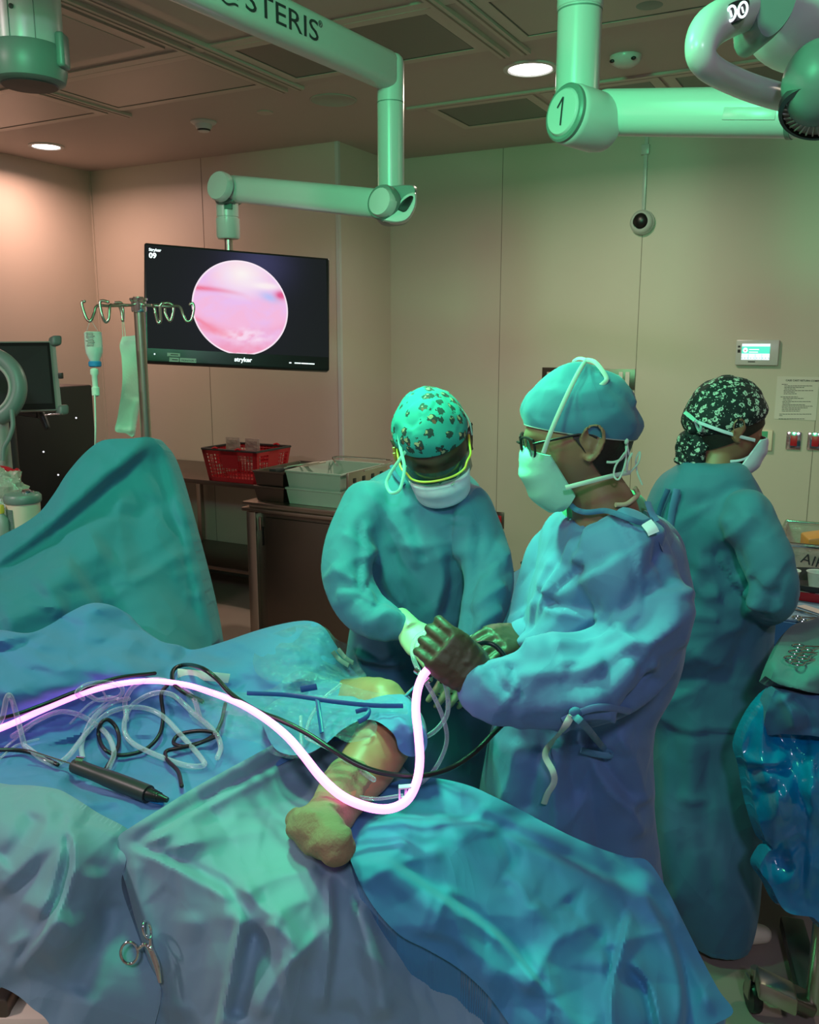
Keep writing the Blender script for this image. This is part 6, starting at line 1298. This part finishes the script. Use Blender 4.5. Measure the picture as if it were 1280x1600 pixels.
obj('cap_edge', None or (lambda: (lambda V: tube(np.vstack([V, V[:1]]), .0018, 8, cap=False))(cap_mesh(cS, RS, sS, .010, .30, .0, .0, m=4, wr=0)[0][4*72:5*72]))(), M['tie'], t)
def HL(c, R, s, *q): return np.array(q, float)*s@R+c
lh = lambda *q: HL(cS, RS, sS, *q)
obj('face_mask', mask_mesh(cS, RS, sS, top=.004, drop=.004), M['mask_green'], t)
# glasses
gl = []
for s in (-1, 1): gl.append(tube([lh(s*.034+a, .108-abs(s*.034+a)*.25, .002+b) for a, b in ((-.026, .014), (0, .017), (.026, .014), (.030, -.002), (.020, -.018), (-.018, -.018), (-.028, -.002), (-.026, .014))], .0022, 8, 3))
gl.append(tube([lh(-.010, .110, .008), lh(0, .113, .010), lh(.010, .110, .008)], .002, 8))
for s in (-1, 1): gl.append(tube([lh(s*.062, .094, .010), lh(s*.077, .06, .014), lh(s*.081, .01, .016), lh(s*.083, -.012, .006)], .0022, 8, 4, flat=(.6, RS[0])))
obj('glasses_frame', merge(*gl), M['black'], t)
obj('glasses_lens', merge(*[ellipsoid(lh(s*.034, .0995, .0), [RS[0]*.027, RS[1]*.0015, RS[2]*.017], 18, 8) for s in (-1, 1)]), M['lens_glass'], t)
def xs(pts, w_, m, name='tie', par=None, nrm=None, sm=6): return obj(name, strap(X_(*pts), w_, nrm=nrm, sm=sm), M[m], par or t)
dH = 1.505
xs([(849, 708, 1.525), (862, 672, 1.515), (885, 620, 1.52), (905, 580, 1.545), (917, 562, 1.58)], .008, 'tie')
xs([(917, 562, 1.575), (930, 566, 1.565), (942, 580, 1.555), (948, 592, 1.55), (942, 600, 1.545), (936, 604, 1.545)], .008, 'tie')
xs([(917, 562, 1.59), (905, 560, 1.62), (895, 565, 1.66)], .007, 'tie')
xs([(884, 762, 1.545), (915, 754, 1.535), (955, 744, 1.545), (985, 738, 1.57)], .008, 'tie')
xs([(985, 738, 1.57), (998, 722, 1.58), (1000, 706, 1.585), (994, 718, 1.585), (996, 738, 1.58), (1004, 758, 1.58)], .0035, 'tie')
xs([(978, 680, 1.575), (980, 700, 1.56), (972, 716, 1.55), (960, 722, 1.55), (948, 722, 1.55)], .0045, 'tie')
xs([(978, 690, 1.57), (978, 720, 1.555), (968, 748, 1.545), (960, 744, 1.545), (962, 728, 1.545), (976, 708, 1.55)], .0035, 'tie')
xs([(979, 690, 1.57), (984, 712, 1.565), (988, 708, 1.565), (982, 720, 1.56), (979, 736, 1.56)], .004, 'tie')
obj('tie', ellipsoid(P(979, 690, 1.56), [RT*.0045, FH*.005, ZZ*.006], 12, 8), M['tie'], t)
# scrub collar, t-shirt edge
nk = lambda rows: loft_rows(rows, 36, 2)
obj('scrub_collar', remesh(nk([(900, 996, 768, 1.65, .080), (888, 1008, 781, 1.65, .096), (880, 1014, 796, 1.655, .112), (880, 1020, 824, 1.66, .12)]), .006, 2), M['scrub'], t)
obj('shirt_collar', tube(on(np.vstack([bV, gS]), [(962, 789), (978, 788), (990, 780), (997, 772), (992, 762)], .006, 5), .0045, 10, 5), M['tshirt'], t)
bpts = on(np.vstack([gS, bV]), [(892, 789), (900, 796), (912, 800), (926, 800), (945, 798), (962, 802), (985, 811), (1004, 817), (1020, 812)], .010, 9)
obj('neck_binding', strap(catmull(bpts, 3), .010, .0015, sm=0), M['gown_dark'], t)
obj('collar_label', strap(on(gS, [(1010, 816), (1018, 826), (1022, 834)], .012, 9), .020, .001), M['mask'], t)
xs([(1012, 784, 1.60), (1018, 800, 1.575), (1026, 815, 1.56)], .012, 'gown', 'collar_tie')
# open back flap
SF_ = Surf([(1020, 812, 1.60), (1045, 815, 1.72), (1072, 860, 1.78), (1072, 950, 1.80), (1050, 880, 1.62), (1060, 950, 1.64), (1040, 830, 1.62)])
obj('back_flap', sheet([(1010, 798), (1030, 806), (1048, 818), (1064, 838), (1073, 865), (1072, 900), (1068, 940), (1065, 980), (1056, 960), (1050, 920), (1042, 880), (1028, 842)], SF_, [('r', 4, .01, [(1040, 820), (1062, 870), (1064, 950)])], 2.5, (8, .006, 71, 'c'), (.04, .01)), M['gown'], t)
# belt and hanging tie
wst = on(gS, [(880, 1126), (905, 1114), (930, 1106), (955, 1106), (985, 1112)], .004, 6); obj('waist_belt', strap(wst, .012, .002), M['gown'], t)
obj('waist_tie', strap(on(gS, [(893, 1118), (880, 1140), (862, 1160), (852, 1180), (864, 1205), (866, 1222), (856, 1240), (850, 1256)], .014, 9), .012, .0015), M['tie'], t)
obj('waist_tie', strap(on(gS, [(895, 1116), (915, 1135), (940, 1165), (955, 1180), (930, 1178), (908, 1172)], .012, 9), .012, .0015), M['gown2'], t)
obj('waist_knot', ellipsoid(on(gS, [(900, 1114)], .008)[0], [RT*.012, FH*.008, ZZ*.010], 16, 10), M['gown_dark'], t)
shoes(t, P(900, 545, 1.72), -RT)
# ---------------------------------------------------------------- bent surgeon (middle)
t = thing('person', 'person in teal gown bending over the knee, patterned teal cap, yellow goggles', 'person', (*P(660, 1000, 2.06)[:2], 0))
cA_ = P(678, 695, 1.96); fA = -FH*.88-ZZ*.46+RT*.06; RA = head_frame(fA, norm(ZZ*.6+FH*.2-RT*.12)); sA = .98
rowsA = [(632, 704, 722, 2.03, .055), (606, 726, 738, 2.03, .09), (572, 748, 757, 2.03, .12), (548, 757, 790, 2.03, .15), (548, 756, 840, 2.03, .17), (552, 752, 900, 2.03, .17), (552, 754, 955, 2.04, .17), (546, 760, 1000, 2.08, .15), (542, 764, 1050, 2.09, .15), (548, 768, 1110, 2.1, .15), (552, 768, 1200, 2.1, .15), (550, 768, 1330, 2.1, .155), (548, 770, 1480, 2.1, .16)]
slR = limb([(575, 790, 2.02, 42), (548, 850, 1.97, 40), (544, 905, 1.93, 39), (566, 950, 1.89, 38), (600, 970, 1.87, 31), (632, 982, 1.86, 20)], 28)
slL = limb([(732, 795, 2.02, 38), (752, 850, 1.98, 38), (764, 905, 1.94, 38), (756, 955, 1.90, 36), (742, 990, 1.87, 27), (733, 1008, 1.86, 20)], 28)
gA = remesh(merge(loft_rows(rowsA, 48), slR, slL), .008, 8)
gA = clothify(gA, [
  ('s', 9, .012, [(566, 810), (568, 860), (566, 905), (590, 935)]), ('r', 6, -.014, [(570, 905), (600, 930), (635, 960)]), ('s', 9, -.012, [(740, 800), (742, 850), (735, 900), (725, 950), (728, 985)]), ('r', 6, .012, [(570, 850), (600, 880), (615, 930), (640, 960)]), ('r', 6, -.010, [(610, 850), (625, 900), (640, 950), (652, 985)]),
  ('r', 6, .012, [(680, 850), (690, 900), (680, 950), (675, 1000)]), ('r', 5, -.010, [(700, 860), (705, 920), (690, 970)]), ('r', 5, .009, [(620, 848), (650, 855), (690, 848), (720, 840)]), ('r', 6, .010, [(570, 760), (600, 800), (640, 850), (655, 890)]), ('r', 6, .010, [(730, 770), (720, 830), (725, 880)]), ('f', 12, -.010, [(640, 790), (655, 840), (660, 880)]),
  ('r', 5, .010, [(515, 880), (540, 900), (562, 905)]), ('r', 5, .010, [(520, 930), (560, 925), (590, 945)]), ('r', 5, .009, [(560, 980), (600, 960), (630, 965)]), ('r', 5, -.008, [(530, 900), (560, 930), (600, 950)]), ('r', 5, .010, [(730, 960), (755, 935), (795, 910)]), ('r', 5, .009, [(738, 985), (765, 965), (790, 950)]), ('r', 5, -.008, [(750, 900), (770, 880), (790, 870)]),
  ('r', 6, .012, [(560, 1010), (600, 1030), (640, 1030)]), ('r', 6, -.012, [(550, 1030), (600, 1050), (660, 1050)]), ('r', 6, .012, [(700, 1020), (720, 1100), (730, 1200)]), ('r', 6, .010, [(620, 1010), (600, 1020), (560, 1025)]), ('r', 6, -.010, [(735, 940), (734, 1000), (728, 1060)]), ('r', 5, .008, [(530, 830), (560, 850), (566, 880)])],
  .006, (6, 6, 3.2), 15, .010, 5.5)
wA = P(638, 983, 1.86); dA = P(690, 1030, 1.76)-wA; wL = P(738, 1012, 1.86); dL = P(708, 1082, 1.78)-wL
hA = lambda th: hand(wA, dA, -FW*.7+ZZ*.7, 1, .95, (.55, .6, .65, .7), (.7, .7), th)
hL = lambda th: hand(wL, dL, -FW*.6+ZZ*.5+RT*.3, -1, .95, (.6, .7, .8, .8), (.3, .4), th)
body = merge(head_mesh(cA_, RA, sA), ear(cA_, RA, sA, -1), ear(cA_, RA, sA, 1), limb([(672, 700, 2.04, 32), (668, 722, 2.06, 34), (665, 760, 2.05, 46)], 24), loft_rows(shrink(rowsA[2:10], .82), 30),
   limb([(580, 800, 2.02, 26), (552, 860, 1.97, 24), (552, 915, 1.93, 22), (595, 962, 1.88, 18), (640, 984, 1.86, 15)], 16), limb([(730, 800, 2.02, 26), (755, 870, 1.97, 24), (760, 930, 1.92, 20), (740, 1005, 1.87, 15)], 16), *lets(P(658, 545, 2.10), -FH))
bV2, bF2 = remesh(merge(body, hA(.86), hL(.86)), .005, 3, .5)
obj('body', (bV2, bF2), M['skin_dark'], t)
obj('gown', gA, M['gown2'], t, auto=80)
for w0, hh, dd_ in ((wA, hA, dA), (wL, hL, dL)):
    ct = tube([w0-norm(dd_)*.045, w0, w0+norm(dd_)*.02], [.030, .029, .028], 20, 4)
    g1 = remesh(merge(hh(1.05), ct), .0036, 3, .5); obj('glove', g1, M['glove_light'], t)
def patterned(name, base, cols, scale, thr, seedv=0):
    m, N, L, b = nm(name); b.inputs['Roughness'].default_value = .8
    tc = N.new('ShaderNodeTexCoord'); prev = None
    ns_ = N.new('ShaderNodeTexNoise'); ns_.inputs['Scale'].default_value = scale*3.2; ns_.inputs['Detail'].default_value = 3
    L.new(tc.outputs['Object'], ns_.inputs['Vector'])
    mxp = N.new('ShaderNodeVectorMath'); mxp.operation = 'MULTIPLY_ADD'; mxp.inputs[1].default_value = (.016,)*3
    L.new(ns_.outputs['Color'], mxp.inputs[0]); L.new(tc.outputs['Object'], mxp.inputs[2])
    cur = None
    for i, (c, k, off, sz) in enumerate(cols):
        v = N.new('ShaderNodeTexVoronoi'); v.inputs['Scale'].default_value = scale*k
        ad = N.new('ShaderNodeVectorMath'); ad.operation = 'ADD'; ad.inputs[1].default_value = off
        L.new(mxp.outputs[0], ad.inputs[0]); L.new(ad.outputs[0], v.inputs['Vector'])
        lt = N.new('ShaderNodeMath'); lt.operation = 'LESS_THAN'; lt.inputs[1].default_value = sz; L.new(v.outputs['Distance'], lt.inputs[0])
        mx = N.new('ShaderNodeMix'); mx.data_type = 'RGBA'
        if cur is None: mx.inputs[6].default_value = (*base, 1)
        else: L.new(cur, mx.inputs[6])
        mx.inputs[7].default_value = (*c, 1); L.new(lt.outputs[0], mx.inputs[0]); cur = mx.outputs[2]
    L.new(cur, b.inputs['Base Color']); return m
M['cap_print'] = patterned('cap_print', (.03, .26, .27), [((.02, .03, .035), 1, (0, 0, 0), .40), ((.42, .30, .20), 1, (.004, .002, -.003), .19), ((.20, .04, .03), 1.0, (-.003, .002, .005), .16)], 38, 0)
M['scarf_print'] = patterned('scarf_print', (.006, .008, .012), [((.50, .52, .48), 1, (0, 0, 0), .36), ((.006, .008, .012), 1, (0, 0, 0), .16), ((.42, .44, .42), 1.7, (.3, .2, .1), .20)], 58, 0)
obj('cap', cap_mesh(cA_, RA, sA, .020, .16, .013, .014, seed=8, wr=.004), M['cap_print'], t)
la = lambda *q: HL(cA_, RA, sA, *q)
obj('face_mask', mask_mesh(cA_, RA, sA, top=-.022, out=.010), M['mask'], t)
fr = [la(-.080, .055, .020), la(-.078, .080, .012), la(-.068, .098, .008), la(-.058, .108, -.004), la(-.035, .120, -.008), la(0, .126, -.008), la(.035, .120, -.008), la(.058, .108, -.004), la(.068, .098, .008), la(.078, .080, .012), la(.082, .04, .016), la(.083, .0, .016)]
obj('goggle_frame', tube([la(-.083, -.0, .014)]+fr, .0026, 10, 5), M['yellow'], t)
gd = []
for j in range(9):
    for i in range(25):
        a = -1.15+2.3*i/24; r = .118-.004*j/8; gd.append(la(.084*math.sin(a), .020+.104*math.cos(a)*(1-.06*(j/8)), .018-.052*j/8-.006*math.cos(a)))
obj('goggle_lens', (np.array(gd), [[j*25+i, j*25+i+1, (j+1)*25+i+1, (j+1)*25+i] for j in range(8) for i in range(24)]), M['lens_glass'], t)
obj('temple_clip', merge(*[box(la(.090, .03-.022*i, .010), (.006, .004, .022), RA, .001) for i in range(2)]), M['wood_orange'], t)
xs([(622, 668, 1.90), (626, 700, 1.885), (632, 730, 1.875), (628, 756, 1.87), (622, 768, 1.87), (610, 769, 1.89), (604, 755, 1.90), (610, 740, 1.90), (622, 722, 1.89), (634, 705, 1.885)], .007, 'mask_green', 'mask_tie')
xs([(678, 619, 1.93), (690, 623, 1.915), (697, 628, 1.91)], .014, 'mask_green', 'cap_tie', nrm=norm(ZZ*.6-FW))
xs([(697, 628, 1.905), (715, 634, 1.905), (732, 655, 1.92), (738, 680, 1.94)], .004, 'tie', 'cap_tie')
xs([(722, 722, 1.93), (716, 745, 1.90), (706, 758, 1.88)], .005, 'tie', 'mask_tie')
nb2 = on(gA[0], [(612, 728), (618, 742), (632, 758)], .006, 8); obj('neck_binding', strap(nb2, .010, .003), M['gown_dark'], t)
shoes(t, P(658, 545, 2.10), -FH)
# ---------------------------------------------------------------- nurse at the right
t = thing('person', 'person in blue gown and black flowered headscarf working at the right table', 'person', (*P(1105, 1000, 2.28)[:2], 0))
cN = P(1134, 667, 2.28); fN = RT*.98+FH*.08-ZZ*.14; RN = head_frame(fN); sN = .98
rowsN = [(1072, 1156, 722, 2.22, .070), (1058, 1164, 734, 2.23, .10), (1034, 1178, 756, 2.26, .14), (1018, 1196, 800, 2.28, .18), (1012, 1206, 850, 2.28, .19), (1006, 1206, 910, 2.28, .18), (1002, 1200, 970, 2.28, .17), (1004, 1196, 1040, 2.28, .17), (1006, 1197, 1120, 2.28, .17), (1008, 1195, 1200, 2.28, .17), (1012, 1188, 1280, 2.28, .17), (1020, 1180, 1350, 2.28, .17), (1040, 1174, 1410, 2.28, .16), (1062, 1164, 1450, 2.28, .15)]
slN = limb([(1168, 805, 2.16, 40), (1196, 870, 2.14, 38), (1212, 920, 2.15, 36), (1204, 945, 2.2, 32), (1188, 952, 2.33, 24), (1178, 950, 2.44, 18)], 26)
gN = remesh(merge(loft_rows(rowsN, 44), slN, limb([(1160, 800, 2.44, 36), (1190, 880, 2.5, 34), (1225, 925, 2.52, 24)], 20)), .010, 8)
gN = clothify(gN, [('s', 10, .018, [(1118, 860), (1140, 900), (1170, 935), (1200, 960)]), ('r', 7, -.016, [(1090, 870), (1130, 870), (1160, 905)]), ('r', 7, .016, [(1068, 900), (1100, 930), (1130, 925)]), ('r', 6, .014, [(1120, 850), (1150, 830), (1178, 800)]), ('r', 6, .012, [(1030, 980), (1080, 960), (1130, 965)]), ('r', 6, .012, [(1060, 780), (1055, 830), (1045, 880)]), ('f', 16, .012, [(1140, 800), (1110, 850), (1090, 900)]),
   ('r', 6, .010, [(1020, 1100), (1060, 1138), (1110, 1140), (1170, 1140)]), ('r', 7, -.010, [(1030, 1140), (1090, 1148), (1160, 1142)]), ('f', 14, .012, [(1040, 1160), (1050, 1300), (1070, 1430)]), ('f', 12, -.010, [(1110, 1160), (1100, 1300), (1120, 1430)]), ('r', 6, .010, [(1060, 1240), (1090, 1250), (1110, 1246)]), ('r', 5, .012, [(1180, 935), (1205, 955), (1225, 940)]), ('r', 5, -.010, [(1170, 900), (1200, 925), (1225, 925)]), ('r', 5, .010, [(1085, 1010), (1110, 1036), (1150, 1040)])],
  .005, (5, 5, 2.38), 25, .011, 5)
wNn = P(1178, 950, 2.48); hNn = lambda th: hand(wNn, RT*.25+FH*.9-ZZ*.1, ZZ, 1, .92, (.6, .6, .7, .8), (.5, .5), th)
body = merge(head_mesh(cN, RN, sN), ear(cN, RN, sN, 1), ear(cN, RN, sN, -1), limb([(1128, 695, 2.28, 24), (1120, 725, 2.28, 26), (1115, 760, 2.28, 34)], 24), loft_rows(shrink(rowsN[2:11], .80), 30), limb([(1165, 810, 2.18, 24), (1195, 880, 2.16, 21), (1205, 930, 2.2, 18), (1200, 945, 2.34, 15), (1178, 950, 2.47, 13)], 16), *lets(P(1125, 545, 2.29), RT))
obj('body', remesh(merge(body, hNn(.86)), .0055, 3, .5), M['skin_tan'], t)
obj('gown', gN, M['gown2'], t, auto=80)
obj('glove', remesh(hNn(1.04), .0038, 3, .5), M['glove_light'], t)
scf = cap_mesh(cN, RN, sN, .004, .42, .012, .006, seed=12, wr=.003); obj('headscarf', scf, M['scarf_print'], t); bdN = remesh(head_mesh(cN, RN, sN), .006, 1)[0]
obj('hair', cap_mesh(cN, RN, sN, -.030, .62, -.0015, .0, wr=.0006, seed=14), M['hair'], t)
bn = ellipsoid(P(1080, 705, 2.28), [RT*.040, FH*.040, ZZ*.052], 40, 24); V = bn[0]; V = V+(V-V.mean(0))*(.22*crumple(V*30, 5)+.10*fbm(V*18, 5))[:, None]
obj('scarf_bun', (V, bn[1]), M['scarf_print'], t)
obj('scarf_knot', ellipsoid(P(1084, 668, 2.25), [RT*.018, FH*.018, ZZ*.018], 14, 10), M['scarf_print'], t)
obj('face_mask', mask_mesh(cN, RN, sN, top=-.004), M['mask'], t)
sN_ = np.vstack([scf[0], bdN, P(1080, 705, 2.23)[None]])
for nm_, pts_, w_, m_ in (('mask_tie', [(1074, 648), (1086, 657), (1100, 663), (1130, 674), (1160, 683), (1180, 688)], .0085, 'mask'), ('mask_tie', [(1086, 657), (1090, 668), (1094, 674), (1095, 664), (1088, 658)], .007, 'mask_green'), ('mask_tie', [(1112, 718), (1135, 721), (1158, 719), (1174, 712)], .0065, 'mask')):
    obj(nm_, strap(catmull(on(sN_, pts_, .006, 6), 3), w_, sm=0), M[m_], t)
xs([(1070, 644, 2.20), (1078, 650, 2.19), (1086, 657, 2.18)], .010, 'mask_green', 'mask_tie')
obj('back_tie', strap(on(gN[0], [(1044, 764), (1030, 800), (1022, 840)], .008, 9), .014, .003), M['gown_dark'], t); obj('back_tie', strap(on(gN[0], [(1058, 764), (1050, 800), (1044, 850)], .008, 9), .018, .003), M['gown'], t)
shoes(t, P(1150, 545, 2.33), RT)
